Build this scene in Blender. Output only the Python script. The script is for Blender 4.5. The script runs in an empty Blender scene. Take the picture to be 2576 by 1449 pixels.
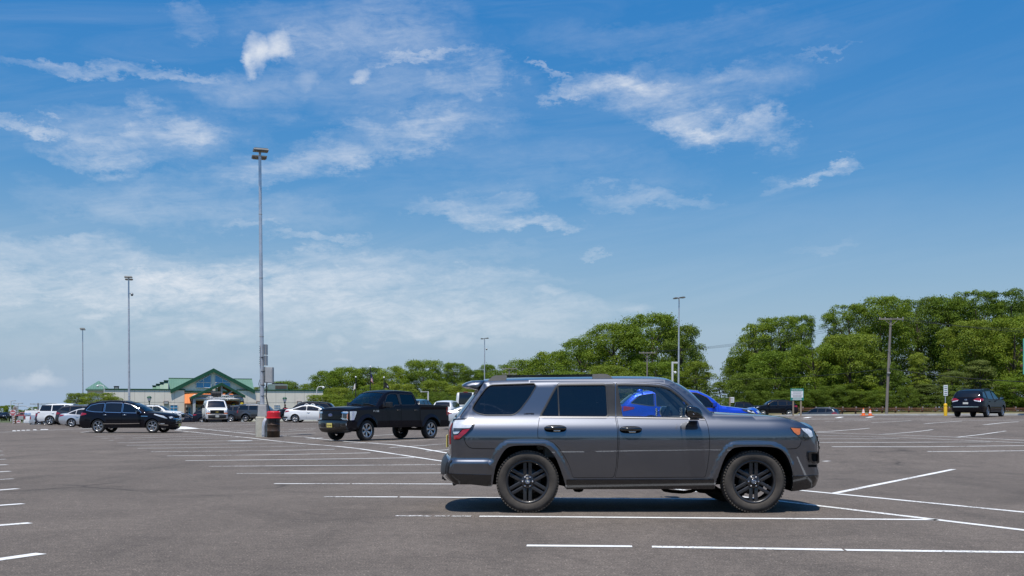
import bpy, bmesh, math, random
import numpy as np
from mathutils import Vector, Matrix
from mathutils.geometry import delaunay_2d_cdt

random.seed(7); RNG = np.random.default_rng(7)
SC = bpy.context.scene
COL = SC.collection
PI = math.pi

# ------------------------------------------------------------------ camera model
F = 2620.0; CX = 1288.0; HY = 1033.0; CH = 1.26       # focal length, centre column, horizon row, eye height

cam_d = bpy.data.cameras.new("camera"); cam = bpy.data.objects.new("camera", cam_d); COL.objects.link(cam)
cam.location = (0, 0, CH); cam.rotation_euler = (PI/2, 0, 0)
cam_d.sensor_width = 36; cam_d.lens = F/2576*36
cam_d.shift_y = (HY-724.5)/2576
cam_d.clip_start = 0.1; cam_d.clip_end = 6000
SC.camera = cam

# ------------------------------------------------------------------ terrain
_cp = []
for _x in range(-50, 11, 10):
    for _y in range(-20, 41, 10):
        _cp.append((_x, _y, 0.0))
_cp += [(6.3,36.0,.50),(4,36,.46),(8.6,36,.50),(7,34,.48),(5,38,.48),(-3.5,45,.06),(-6,42,.0),(12,35,.2),(20,40,.4),(20,60,.65),(30,66,.88),(35,72,.95),(28,80,.88),(26.5,104,.68),(26.5,94,.75),
 (10,60,.42),(0,70,.33),(-5,62,.22),(-17,83,.33),(-4,100,.58),(-26.7,94,.25),(-24,100,.25),(-32,99,.1),(-22,58,0),(-34,81,-.02),
 (-40,92,-.04),(-30,70,0),(-45,70,0),(-55,80,-.05),(-12,70,.12),(10,20,.0),(10,10,0),(20,20,.1),(20,10,.0),(35,40,.5),(35,55,.75),(45,60,.95),
 (50,75,.98),(45,72,.97),(30,20,.15),(30,5,.05),(20,-10,0),(-22,48,0),(-10,52,.02),(-35,55,0),(-58,125,-.7),(-37,125,-.5),(-30,114,-.35),(-45,112,-.5),
 (-75,125,-.8),(-65,100,-.3),(38,130,-.15),(48,130,.2),(30,128,.1),(55,142,1.1),(65,142,1.1),(75,142,1.1),(95,142,1.1),(40,150,1.1),(25,150,1.0),
 (45,104,.3),(60,110,.5),(80,100,.8),(0,130,.1),(15,125,.3),(10,100,.6),(10,85,.55),(0,85,.45)]
for _x in range(-90, 10, 15):
    for _y in (145, 165, 185, 220): _cp.append((_x, _y, -.5))
for _x in range(20, 130, 15):
    for _y in (165, 185, 220): _cp.append((_x, _y, 1.2))
for _x in (-150,-130,-110,-90):
    for _y in (190, 215, 240, 265, 290): _cp.append((_x, _y, -3.2))
_CP = np.array(_cp)
def ground_np(x, y):
    x = np.asarray(x, float); y = np.asarray(y, float)
    sh = x.shape; x = x.ravel(); y = y.ravel()
    out = np.empty_like(x)
    for i in range(0, len(x), 4000):
        dx = x[i:i+4000, None]-_CP[None, :, 0]; dy = y[i:i+4000, None]-_CP[None, :, 1]
        d2 = dx*dx+dy*dy
        w = np.exp(-d2/(2*5.5**2)) + 1e-5/(1+d2/400.)**2
        out[i:i+4000] = (w*_CP[None, :, 2]).sum(1)/w.sum(1)
    near = np.clip((y-22)/11, 0, 1) + np.clip((x-12)/15, 0, 1)      # keep the lot under the nearest car flat
    out = out*np.clip(near, 0, 1)
    return out.reshape(sh)
def ground(x, y): return float(ground_np([x], [y])[0])
def at(px, py, Y):
    """point on the sight line of photo position (px, py) at depth Y"""
    return Vector(((px-CX)/F*Y, Y, CH-(py-HY)/F*Y))
def on_ground(px, py):
    kx = (px-CX)/F; kz = (py-HY)/F
    Y = np.concatenate([np.arange(4, 60, .05), np.arange(60, 200, .1)])
    below = (CH-kz*Y) <= ground_np(kx*Y, Y)
    i = int(np.argmax(below))
    if not below.any(): i = len(Y)-1
    if i > 0:
        a, b = Y[i-1], Y[i]
        fa = CH-kz*a-ground(kx*a, a); fb = CH-kz*b-ground(kx*b, b)
        y = a+(b-a)*fa/(fa-fb) if fa != fb else b
    else: y = Y[0]
    return Vector((kx*y, y, ground(kx*y, y)))

# ------------------------------------------------------------------ materials
def nt(mat):
    mat.use_nodes = True
    return mat.node_tree.nodes, mat.node_tree.links
MATS = {}
def mat(name, col=(.5,.5,.5), rough=.5, metal=0, coat=0, spec=.5, vary=.0, scale=3.0, bump=0., bscale=60., col2=None, emit=0, coat_rough=.03, flake=0, stretch=None, trans=0, dirt=None):
    if name in MATS: return MATS[name]
    m = bpy.data.materials.new(name); MATS[name] = m
    n, l = nt(m); b = n["Principled BSDF"]
    b.inputs["Base Color"].default_value = (*col, 1); b.inputs["Roughness"].default_value = rough
    b.inputs["Metallic"].default_value = metal; b.inputs["Coat Weight"].default_value = coat
    b.inputs["Coat Roughness"].default_value = coat_rough; b.inputs["Specular IOR Level"].default_value = spec
    tc = n.new("ShaderNodeTexCoord"); vec = tc.outputs["Object"]
    if stretch:
        mp = n.new("ShaderNodeMapping"); mp.inputs["Scale"].default_value = stretch; l.new(vec, mp.inputs["Vector"]); vec = mp.outputs[0]
    c_out = None
    if vary or col2:
        t = n.new("ShaderNodeTexNoise"); t.inputs["Scale"].default_value = scale; t.inputs["Detail"].default_value = 6; t.inputs["Roughness"].default_value = .65
        l.new(vec, t.inputs["Vector"])
        r = n.new("ShaderNodeValToRGB"); r.color_ramp.elements[0].position = .32; r.color_ramp.elements[1].position = .7
        c2 = col2 or tuple(min(1, c*(1+vary)) for c in col); c1 = col if col2 else tuple(c*(1-vary) for c in col)
        r.color_ramp.elements[0].color = (*c1, 1); r.color_ramp.elements[1].color = (*c2, 1)
        l.new(t.outputs["Fac"], r.inputs["Fac"]); c_out = r.outputs[0]
    if dirt:                                                  # (colour, amount): road dust low on the object
        sx = n.new("ShaderNodeSeparateXYZ"); l.new(tc.outputs["Object"], sx.inputs[0])
        mr = n.new("ShaderNodeMapRange"); mr.inputs["From Min"].default_value = dirt[2]; mr.inputs["From Max"].default_value = dirt[3]
        mr.inputs["To Min"].default_value = dirt[1]; mr.inputs["To Max"].default_value = 0
        l.new(sx.outputs["Z"], mr.inputs["Value"])
        t3 = n.new("ShaderNodeTexNoise"); t3.inputs["Scale"].default_value = 7; t3.inputs["Detail"].default_value = 5
        l.new(tc.outputs["Object"], t3.inputs["Vector"])
        mu = n.new("ShaderNodeMath"); mu.operation = "MULTIPLY"; l.new(mr.outputs[0], mu.inputs[0]); l.new(t3.outputs["Fac"], mu.inputs[1])
        mx = n.new("ShaderNodeMix"); mx.data_type = "RGBA"; l.new(mu.outputs[0], mx.inputs["Factor"])
        if c_out: l.new(c_out, mx.inputs["A"])
        else: mx.inputs["A"].default_value = (*col, 1)
        mx.inputs["B"].default_value = (*dirt[0], 1); c_out = mx.outputs["Result"]
    if c_out: l.new(c_out, b.inputs["Base Color"])
    if bump:
        t2 = n.new("ShaderNodeTexNoise"); t2.inputs["Scale"].default_value = bscale; t2.inputs["Detail"].default_value = 4
        l.new(vec, t2.inputs["Vector"])
        bp = n.new("ShaderNodeBump"); bp.inputs["Strength"].default_value = bump; bp.inputs["Distance"].default_value = .02
        l.new(t2.outputs["Fac"], bp.inputs["Height"]); l.new(bp.outputs[0], b.inputs["Normal"])
    if flake:
        t4 = n.new("ShaderNodeTexNoise"); t4.inputs["Scale"].default_value = 900; l.new(vec, t4.inputs["Vector"])
        mr = n.new("ShaderNodeMapRange"); mr.inputs["To Min"].default_value = rough-flake; mr.inputs["To Max"].default_value = rough+flake
        l.new(t4.outputs["Fac"], mr.inputs["Value"]); l.new(mr.outputs[0], b.inputs["Roughness"])
    if emit:
        b.inputs["Emission Color"].default_value = (*col, 1); b.inputs["Emission Strength"].default_value = emit
    if trans: b.inputs["Transmission Weight"].default_value = trans
    return m
def glass(name, tint, refl=.04, gtint=(1,1,1)):
    if name in MATS: return MATS[name]
    m = bpy.data.materials.new(name); MATS[name] = m
    n, l = nt(m); n.remove(n["Principled BSDF"]); o = n["Material Output"]
    t = n.new("ShaderNodeBsdfTransparent"); t.inputs[0].default_value = (*tint, 1)
    g = n.new("ShaderNodeBsdfGlossy"); g.inputs["Roughness"].default_value = .015; g.inputs["Color"].default_value = (*gtint, 1)
    lw = n.new("ShaderNodeLayerWeight"); lw.inputs[0].default_value = .5; f5 = n.new("ShaderNodeMath"); f5.operation = "POWER"; l.new(lw.outputs["Facing"], f5.inputs[0]); f5.inputs[1].default_value = 5
    f = n.new("ShaderNodeMath"); f.operation = "MULTIPLY_ADD"; l.new(f5.outputs[0], f.inputs[0]); f.inputs[1].default_value = .96; f.inputs[2].default_value = .04
    t2 = n.new("ShaderNodeTexNoise"); t2.inputs["Scale"].default_value = 2.0
    tc = n.new("ShaderNodeTexCoord"); l.new(tc.outputs["Object"], t2.inputs["Vector"])
    bp = n.new("ShaderNodeBump"); bp.inputs["Strength"].default_value = .06; bp.inputs["Distance"].default_value = .02
    l.new(t2.outputs["Fac"], bp.inputs["Height"]); l.new(bp.outputs[0], g.inputs["Normal"])
    mr = n.new("ShaderNodeMath"); mr.operation = "MULTIPLY_ADD"; mr.inputs[1].default_value = 1.0; mr.inputs[2].default_value = refl
    mr.use_clamp = True
    l.new(f.outputs[0], mr.inputs[0])
    mx = n.new("ShaderNodeMixShader"); l.new(mr.outputs[0], mx.inputs[0]); l.new(t.outputs[0], mx.inputs[1]); l.new(g.outputs[0], mx.inputs[2])
    l.new(mx.outputs[0], o.inputs[0])
    return m
def paint(name, col, metal=0., rough=.35, flake=.0, dust=.25):
    return mat("paint_"+name, col, rough=rough, metal=metal, coat=(.5 if max(col) < .03 else 1.0), spec=(.0 if max(col) < .03 else .35), flake=flake, dirt=((.16,.14,.12), dust*.25, .25, .9))

# ------------------------------------------------------------------ mesh building
class MB:
    def __init__(s): s.v=[]; s.f=[]; s.m=[]; s.sm=[]; s.n={}
    def add(s, verts, faces, mi=0, smooth=False, normals=None, M=None):
        o = len(s.v)
        for i, p in enumerate(verts):
            p = Vector(p)
            s.v.append(M @ p if M is not None else p)
            if normals is not None: s.n[o+i] = normals[i]
        for fc in faces:
            s.f.append(tuple(o+i for i in fc)); s.m.append(mi); s.sm.append(smooth)
        return s
    def box(s, c, d, mi=0, bev=0, M=None, taper=None):
        """box of size d centred at c; bev chamfers every edge; taper=(sx, sy) scales the top"""
        bm = bmesh.new(); bmesh.ops.create_cube(bm, size=1)
        for v in bm.verts:
            k = taper if (taper and v.co.z > 0) else (1, 1)
            v.co = Vector((v.co.x*d[0]*k[0], v.co.y*d[1]*k[1], v.co.z*d[2]))
        if bev: bmesh.ops.bevel(bm, geom=list(bm.edges), offset=bev, segments=2, affect="EDGES", profile=.6)
        for v in bm.verts: v.co += Vector(c)
        s.bm(bm, mi, False, M); return s
    def bm(s, bm, mi=0, smooth=False, M=None):
        bm.verts.index_update()
        s.add([v.co.copy() for v in bm.verts], [[v.index for v in f.verts] for f in bm.faces], mi, smooth, None, M); bm.free()
    def tube(s, pts, r, n=10, mi=0, cap=True, M=None, smooth=True):
        pts = [Vector(p) for p in pts]; k = len(pts); rs = r if isinstance(r, (list, tuple)) else [r]*k
        V = []; Fc = []; up = None
        for i, p in enumerate(pts):
            t = (pts[min(i+1, k-1)]-pts[max(i-1, 0)])
            t = t.normalized() if t.length > 1e-9 else Vector((0,0,1))
            if up is None or abs(up.dot(t)) > .95:
                up = Vector((0,0,1)) if abs(t.z) < .9 else Vector((1,0,0))
            a = t.cross(up).normalized(); b = a.cross(t).normalized(); up = b
            for j in range(n):
                g = 2*PI*j/n; V.append(p+(a*math.cos(g)+b*math.sin(g))*rs[i])
        for i in range(k-1):
            for j in range(n): Fc.append((i*n+j, i*n+(j+1) % n, (i+1)*n+(j+1) % n, (i+1)*n+j))
        s.add(V, Fc, mi, smooth, None, M)
        if cap:
            s.add(V[:n], [tuple(range(n))], mi, False, None, M); s.add(V[-n:], [tuple(reversed(range(n)))], mi, False, None, M)
        return s
    def lathe(s, prof, n=32, mi=0, smooth=True, M=None, ends=False):
        """prof: [(radius, height)] turned about z"""
        V = []; Fc = []; k = len(prof)
        for r, z in prof:
            for j in range(n): V.append((r*math.cos(2*PI*j/n), r*math.sin(2*PI*j/n), z))
        for i in range(k-1):
            for j in range(n): Fc.append((i*n+j, i*n+(j+1) % n, (i+1)*n+(j+1) % n, (i+1)*n+j))
        s.add(V, Fc, mi, smooth, None, M)
        if ends:
            s.add(V[:n], [tuple(reversed(range(n)))], mi, False, None, M); s.add(V[-n:], [tuple(range(n))], mi, False, None, M)
        return s
    def prism(s, poly, y0, y1, mi=0, M=None, axes="xz"):
        """closed outline swept between two depths; axes xz -> depth along y, xy -> depth along z, yz -> depth along x"""
        def P(a, b, d): return {"xz": (a, d, b), "xy": (a, b, d), "yz": (d, a, b)}[axes]
        n = len(poly); V = [P(a, b, y0) for a, b in poly]+[P(a, b, y1) for a, b in poly]
        Fc = [(i, (i+1) % n, n+(i+1) % n, n+i) for i in range(n)]
        Fc += [tuple(range(n))[::-1], tuple(range(n, 2*n))]
        bm = bmesh.new(); vs = [bm.verts.new(v) for v in V]
        for f in Fc: bm.faces.new([vs[i] for i in f])
        bmesh.ops.recalc_face_normals(bm, faces=bm.faces); 
        bmesh.ops.triangulate(bm, faces=[f for f in bm.faces if len(f.verts) > 4])
        s.bm(bm, mi, False, M); return s
    def build(s, name, mats, parent=None, loc=None):
        me = bpy.data.meshes.new(name)
        me.from_pydata([tuple(v) for v in s.v], [], s.f)
        mats = mats if isinstance(mats, (list, tuple)) else [mats]
        for m in mats: me.materials.append(m)
        me.polygons.foreach_set("material_index", s.m); me.polygons.foreach_set("use_smooth", s.sm)
        me.update()
        if s.n:
            z = (0., 0., 0.)
            me.normals_split_custom_set_from_vertices([tuple(s.n.get(i, z)) for i in range(len(s.v))])
        o = bpy.data.objects.new(name, me); COL.objects.link(o)
        if parent: o.parent = parent
        if loc: o.location = loc
        return o
def tag(o, label=None, cat=None, group=None, kind=None):
    if label: o["label"] = label
    if cat: o["category"] = cat
    if group: o["group"] = group
    if kind: o["kind"] = kind
    return o
def thing(name, label, cat, loc=(0,0,0), rz=0, group=None):
    o = bpy.data.objects.new(name, None); COL.objects.link(o); o.empty_display_size = .2
    o.location = loc; o.rotation_euler = (0, 0, rz)
    return tag(o, label, cat, group)
def copy_tree(o, parent=None):
    c = o.copy(); COL.objects.link(c)
    if parent: c.parent = parent
    for ch in list(o.children): copy_tree(ch, c)
    return c
def rot_to(loc, rz): return Matrix.Translation(Vector(loc)) @ Matrix.Rotation(rz, 4, "Z")
_TXT = {}
def text_mesh(mb, txt, M, size=1.0, mi=0, depth=.004, spacing=1.0, bold=0.0, width=None):
    """lettering as thin solid; local x along the line, local y up, z out of the surface"""
    cu = bpy.data.curves.new("lettering", "FONT"); cu.body = txt; cu.size = size; cu.extrude = depth/2
    cu.align_x = "CENTER"; cu.align_y = "CENTER"; cu.space_character = spacing; cu.offset = bold*size; cu.resolution_u = 3
    ob = bpy.data.objects.new("lettering", cu); COL.objects.link(ob)
    dg = bpy.context.evaluated_depsgraph_get(); me = ob.evaluated_get(dg).to_mesh()
    vs = [v.co.copy() for v in me.vertices]; fs = [tuple(p.vertices) for p in me.polygons]
    if width and vs:
        w = max(v.x for v in vs)-min(v.x for v in vs); k = width/w
        for v in vs: v.x *= k
    mb.add(vs, fs, mi, False, None, M)
    ob.evaluated_get(dg).to_mesh_clear(); bpy.data.objects.remove(ob); bpy.data.curves.remove(cu)

# ------------------------------------------------------------------ 2-D outline tools
def catmull(pts, per=8, closed=False):
    pts = [np.array(p, float) for p in pts]; n = len(pts); out = []
    rng = range(n) if closed else range(n-1)
    for i in rng:
        p0 = pts[(i-1) % n] if (closed or i > 0) else 2*pts[0]-pts[1]
        p1 = pts[i]; p2 = pts[(i+1) % n]
        p3 = pts[(i+2) % n] if (closed or i+2 < n) else 2*pts[-1]-pts[-2]
        d = [max(np.linalg.norm((b-a)[:2]), 1e-6)**.5 for a, b in ((p0,p1),(p1,p2),(p2,p3))]
        m1 = d[1]*((p1-p0)/d[0]-(p2-p0)/(d[0]+d[1])+(p2-p1)/d[1])
        m2 = d[1]*((p2-p1)/d[1]-(p3-p1)/(d[1]+d[2])+(p3-p2)/d[2])
        for k in range(per):
            t = k/per
            out.append((2*t**3-3*t*t+1)*p1+(t**3-2*t*t+t)*m1+(-2*t**3+3*t*t)*p2+(t**3-t*t)*m2)
    if not closed: out.append(pts[-1])
    return np.array(out)
def roundpoly(pts, r, k=5):
    """closed outline with its corners rounded"""
    pts = [np.array(p[:2], float) for p in pts]; n = len(pts); out = []
    for i in range(n):
        a, b, c = pts[i-1], pts[i], pts[(i+1) % n]
        la = np.linalg.norm(a-b); lc = np.linalg.norm(c-b); q = min(r, la*.45, lc*.45)
        p = b+(a-b)/max(la, 1e-9)*q; s = b+(c-b)/max(lc, 1e-9)*q
        for j in range(k+1):
            t = j/k; out.append((1-t)**2*p+2*t*(1-t)*b+t*t*s)
    return np.array(out)
def densify(pts, h, closed=True):
    pts = np.array(pts, float)[:, :2]; n = len(pts); out = []
    for i in range(n if closed else n-1):
        a, b = pts[i], pts[(i+1) % n]; k = max(1, int(np.ceil(np.linalg.norm(b-a)/h)))
        for j in range(k): out.append(a+(b-a)*j/k)
    if not closed: out.append(pts[-1])
    out = np.array(out)
    keep = [0]
    for i in range(1, len(out)):
        if np.linalg.norm(out[i]-out[keep[-1]]) > 1e-4: keep.append(i)
    return out[keep]
def inside(P, poly):
    P = np.asarray(P, float); x, y = P[:, 0], P[:, 1]; c = np.zeros(len(P), bool); n = len(poly)
    for i in range(n):
        x1, y1 = poly[i-1]; x2, y2 = poly[i]
        if y1 == y2: continue
        t = (y1 > y) != (y2 > y)
        c ^= t & (x < (x2-x1)*(y-y1)/(y2-y1)+x1)
    return c
def dist_to(P, line, closed=False):
    P = np.asarray(P, float); L = np.asarray(line, float)[:, :2]
    a = L if closed else L[:-1]; b = np.roll(L, -1, 0) if closed else L[1:]
    ab = b-a; den = np.maximum((ab**2).sum(1), 1e-12); best = np.full(len(P), 1e9)
    for i in range(0, len(P), 2000):
        ap = P[i:i+2000, None, :]-a[None]; t = np.clip((ap*ab[None]).sum(2)/den[None], 0, 1)
        d = np.linalg.norm(ap-t[..., None]*ab[None], axis=2); best[i:i+2000] = d.min(1)
    return best
def fill(outer, holes=(), h=.1):
    """triangulated region: outline, holes and a grid of points inside"""
    outer = densify(outer, h); holes = [densify(q, h) for q in holes]
    V = [tuple(p) for p in outer]; E = [(i, (i+1) % len(outer)) for i in range(len(outer))]
    for q in holes:
        o = len(V); V += [tuple(p) for p in q]; E += [(o+i, o+(i+1) % len(q)) for i in range(len(q))]
    mn, mx = outer.min(0), outer.max(0)
    gx, gy = np.meshgrid(np.arange(mn[0]+h*.5, mx[0], h), np.arange(mn[1]+h*.5, mx[1], h))
    G = np.stack([gx.ravel(), gy.ravel()], 1)
    if len(G):
        k = inside(G, outer)
        for q in holes: k &= ~inside(G, q)
        G = G[k]
        if len(G):
            k = dist_to(G, outer, True) > h*.35
            for q in holes: k &= dist_to(G, q, True) > h*.35
            V += [tuple(p) for p in G[k]]
    r = delaunay_2d_cdt([Vector(p) for p in V], E, [], 0, 1e-6)
    vv = np.array([tuple(p) for p in r[0]]); ff = [tuple(f) for f in r[2]]
    cen = np.array([vv[list(f)].mean(0) for f in ff])
    k = inside(cen, outer)
    for q in holes: k &= ~inside(cen, q)
    ff = [f for f, q in zip(ff, k) if q]
    return vv, ff, outer, holes
def clip_poly(poly, axis, val, keep_gt):
    out = []; n = len(poly)
    for i in range(n):
        a, b = poly[i], poly[(i+1) % n]
        ia = (a[axis] > val) == keep_gt; ib = (b[axis] > val) == keep_gt
        if ia: out.append(a)
        if ia != ib:
            t = (val-a[axis])/(b[axis]-a[axis]); out.append(tuple(a[j]+(b[j]-a[j])*t for j in (0, 1)))
    return out
# ------------------------------------------------------------------ shared vehicle materials
M_TYRE = mat("tyre_rubber", (.022,.021,.02), rough=.85, vary=.35, scale=14, bump=.15, bscale=120)
M_TYRE_DUSTY = mat("dusty_tyre_rubber", (.058,.05,.042), rough=.9, vary=.3, scale=9, bump=.2, bscale=150)
M_BLACK = mat("black_plastic", (.018,.018,.019), rough=.5, vary=.25, scale=8)
M_GLOSSBLACK = mat("gloss_black", (.008,.008,.009), rough=.12, coat=1, vary=.1)
M_DARK = mat("underbody_dark", (.008,.008,.008), rough=.9, spec=.1, vary=.2)
M_CHROME = mat("chrome", (.75,.75,.76), rough=.12, metal=1, vary=.04)
M_ALLOY = mat("alloy_wheel", (.55,.55,.56), rough=.28, metal=.9, vary=.06)
M_ALLOYDARK = mat("dark_alloy", (.02,.02,.022), rough=.35, metal=.3, coat=.3, vary=.15)
M_BLACKRIM = mat("satin_black_rim", (.022,.022,.024), rough=.33, coat=.35, vary=.15)
M_LENS = mat("lamp_lens", (.66,.68,.70), rough=.08, metal=.25, coat=1, vary=.12, scale=22)
M_LENSDARK = mat("lamp_housing_dark", (.06,.062,.066), rough=.1, coat=1, metal=.4, vary=.5, scale=26)
M_RED = mat("red_lens", (.30,.008,.012), rough=.12, coat=1, vary=.3, scale=25)
M_AMBER = mat("amber_lens", (.60,.16,.03), rough=.15, coat=1, vary=.2, scale=30)
M_PLATE = mat("plate_yellow", (.72,.60,.16), rough=.5, vary=.08)
M_PLATEW = mat("plate_white", (.7,.69,.62), rough=.5, vary=.08)
M_WHITE = mat("white_marking", (.8,.8,.8), rough=.5, vary=.03)
M_INK = mat("black_ink", (.015,.015,.02), rough=.6, vary=.1)
G_DARK = mat("privacy_glass", (.006,.007,.009), rough=.02, spec=.6, coat=.3, vary=.1, scale=2)
G_TINT = glass("tinted_glass", (.22,.26,.26), .03)
G_CLEAR = glass("clear_glass", (.84,.90,.86), .015)
G_PRIV = glass("dark_glass", (.10,.105,.115), .025)
M_SEAT = mat("grey_seat", (.30,.30,.30), rough=.8, vary=.12, bump=.2)
M_SEATDK = mat("dark_seat", (.04,.04,.042), rough=.8, vary=.15)
M_DASH = mat("dashboard", (.045,.045,.048), rough=.7, vary=.15)

def mirror_y(poly): return [(-a, b) for a, b in poly][::-1]

def wheel_proto(R, w, rimR, style, tyre=None, treads=0):
    """tyre with the rim as its child; outer face looks along +y"""
    tyre = tyre or M_TYRE
    t = MB(); h = w/2; MY = Matrix.Rotation(-PI/2, 4, "X")           # z -> +y
    prof = [(rimR+.004, -h*.80), (rimR+.02, -h*.95), (R*.86, -h*1.0), (R-.035, -h*.97), (R-.012, -h*.82), (R-.001, -h*.55), (R, 0),
            (R-.001, h*.55), (R-.012, h*.82), (R-.035, h*.97), (R*.86, h*1.0), (rimR+.03, h*.97), (rimR+.012, h*.88), (rimR, h*.78)]
    t.lathe(prof, 72, 0, True, MY)
    if treads:
        for k in range(treads):
            a = 2*PI*k/treads
            for sy in (-1, 1):
                M = Matrix.Rotation(a, 4, "Y") @ Matrix.Translation((R-.006, sy*h*.68, 0)) @ Matrix.Rotation(sy*.25, 4, "X")
                t.box((0,0,0), (.016, h*.5, 2*PI*R/treads*.55), 0, 0, M)
        for yy in (-.22, .22):
            t.lathe([(R+.001, yy*h-.012), (R+.004, yy*h-.01), (R+.004, yy*h+.01), (R+.001, yy*h+.012)], 72, 0, False, MY)
    wl = t.build("wheel", [tyre])
    r = MB(); face, barrel, lipm = style.get("face", M_ALLOY), style.get("barrel", M_ALLOYDARK), style.get("lip", style.get("face", M_ALLOY))
    yo = h*.74
    r.lathe([(rimR+.004, yo+.012), (rimR-.004, yo+.016), (rimR-.018, yo+.006), (rimR-.024, yo-.012)], 56, 2, True, MY)
    r.lathe([(rimR-.024, yo-.012), (rimR-.03, yo-.05), (rimR-.04, -h*.6)], 48, 1, True, MY)
    r.lathe([(.02, -h*.15), (rimR*.62, -h*.15), (rimR*.64, -h*.35)], 40, 3, True, MY)                 # brake disc
    n = style.get("n", 6); w0 = style.get("w0", .05); w1 = style.get("w1", .07); gap = style.get("gap", 0); dish = style.get("dish", .02)
    r0 = style.get("r0", rimR*.22); r1 = rimR-.012
    for k in range(n):
        a = 2*PI*k/n+style.get("a0", PI/2)
        for q in ((-1, 1) if gap else (0,)):
            pts = []
            g0, g1 = q*style.get("gap0", gap), q*gap
            sec = 5
            V = []; Fc = []
            for i in range(sec+1):
                tt = i/sec; rr = r0+(r1-r0)*tt; hw = (w0+(w1-w0)*tt**style.get("pw", 1))/2; off = g0+(g1-g0)*tt
                if style.get("twist"): off += style["twist"]*math.sin(tt*PI)
                y = yo-.012-dish*(1-tt)**2*1.0-.006*tt
                V += [(rr, y-.035, off-hw), (rr, y-.004, off-hw), (rr, y, off-hw*.6), (rr, y, off+hw*.6), (rr, y-.004, off+hw), (rr, y-.035, off+hw)]
            for i in range(sec):
                for j in range(5): Fc.append((i*6+j, i*6+j+1, (i+1)*6+j+1, (i+1)*6+j))
            M = Matrix.Rotation(-a, 4, "Y")
            r.add(V, [f[::-1] for f in Fc], 0, False, None, M)
    yc = yo-.012-dish
    r.lathe([(r0*1.12, yc-.03), (r0*1.1, yc-.002), (r0*.95, yc+.004), (r0*.62, yc+.002), (r0*.55, yc+.016), (r0*.5, yc+.022), (0.001, yc+.023)], 40, style.get("hubm", 0), True, MY)
    if style.get("lugs"):
        for k in range(style["lugs"]):
            a = 2*PI*(k+.5)/style["lugs"]+PI/2
            r.lathe([(.011, yc), (.011, yc+.016), (.006, yc+.02), (.0005, yc+.02)], 10, 4, False, Matrix.Rotation(-a, 4, "Y") @ Matrix.Translation((r0*.78, 0, 0)) @ MY)
    rim = r.build("rim", [face, barrel, lipm, mat("brake_disc", (.16,.155,.15), rough=.45, metal=.7, vary=.2), M_CHROME], wl)
    cap = MB()
    cap.lathe([(r0*.36, yc+.0232), (r0*.34, yc+.027), (.0005, yc+.0275)], 28, 0, True, MY)
    if style.get("emblem"):
        z = yc+.029
        for rx, ry in ((.028,.019), (.011,.019), (.028,.008)):
            ring = [(math.cos(2*PI*i/24)*rx, z, math.sin(2*PI*i/24)*ry+(0.006 if ry < .01 else 0)) for i in range(25)]
            cap.tube(ring, .003, 6, 1, False)
    cap.build("hub_cap", [style.get("capm", M_GLOSSBLACK), M_CHROME], rim)
    return wl

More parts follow.
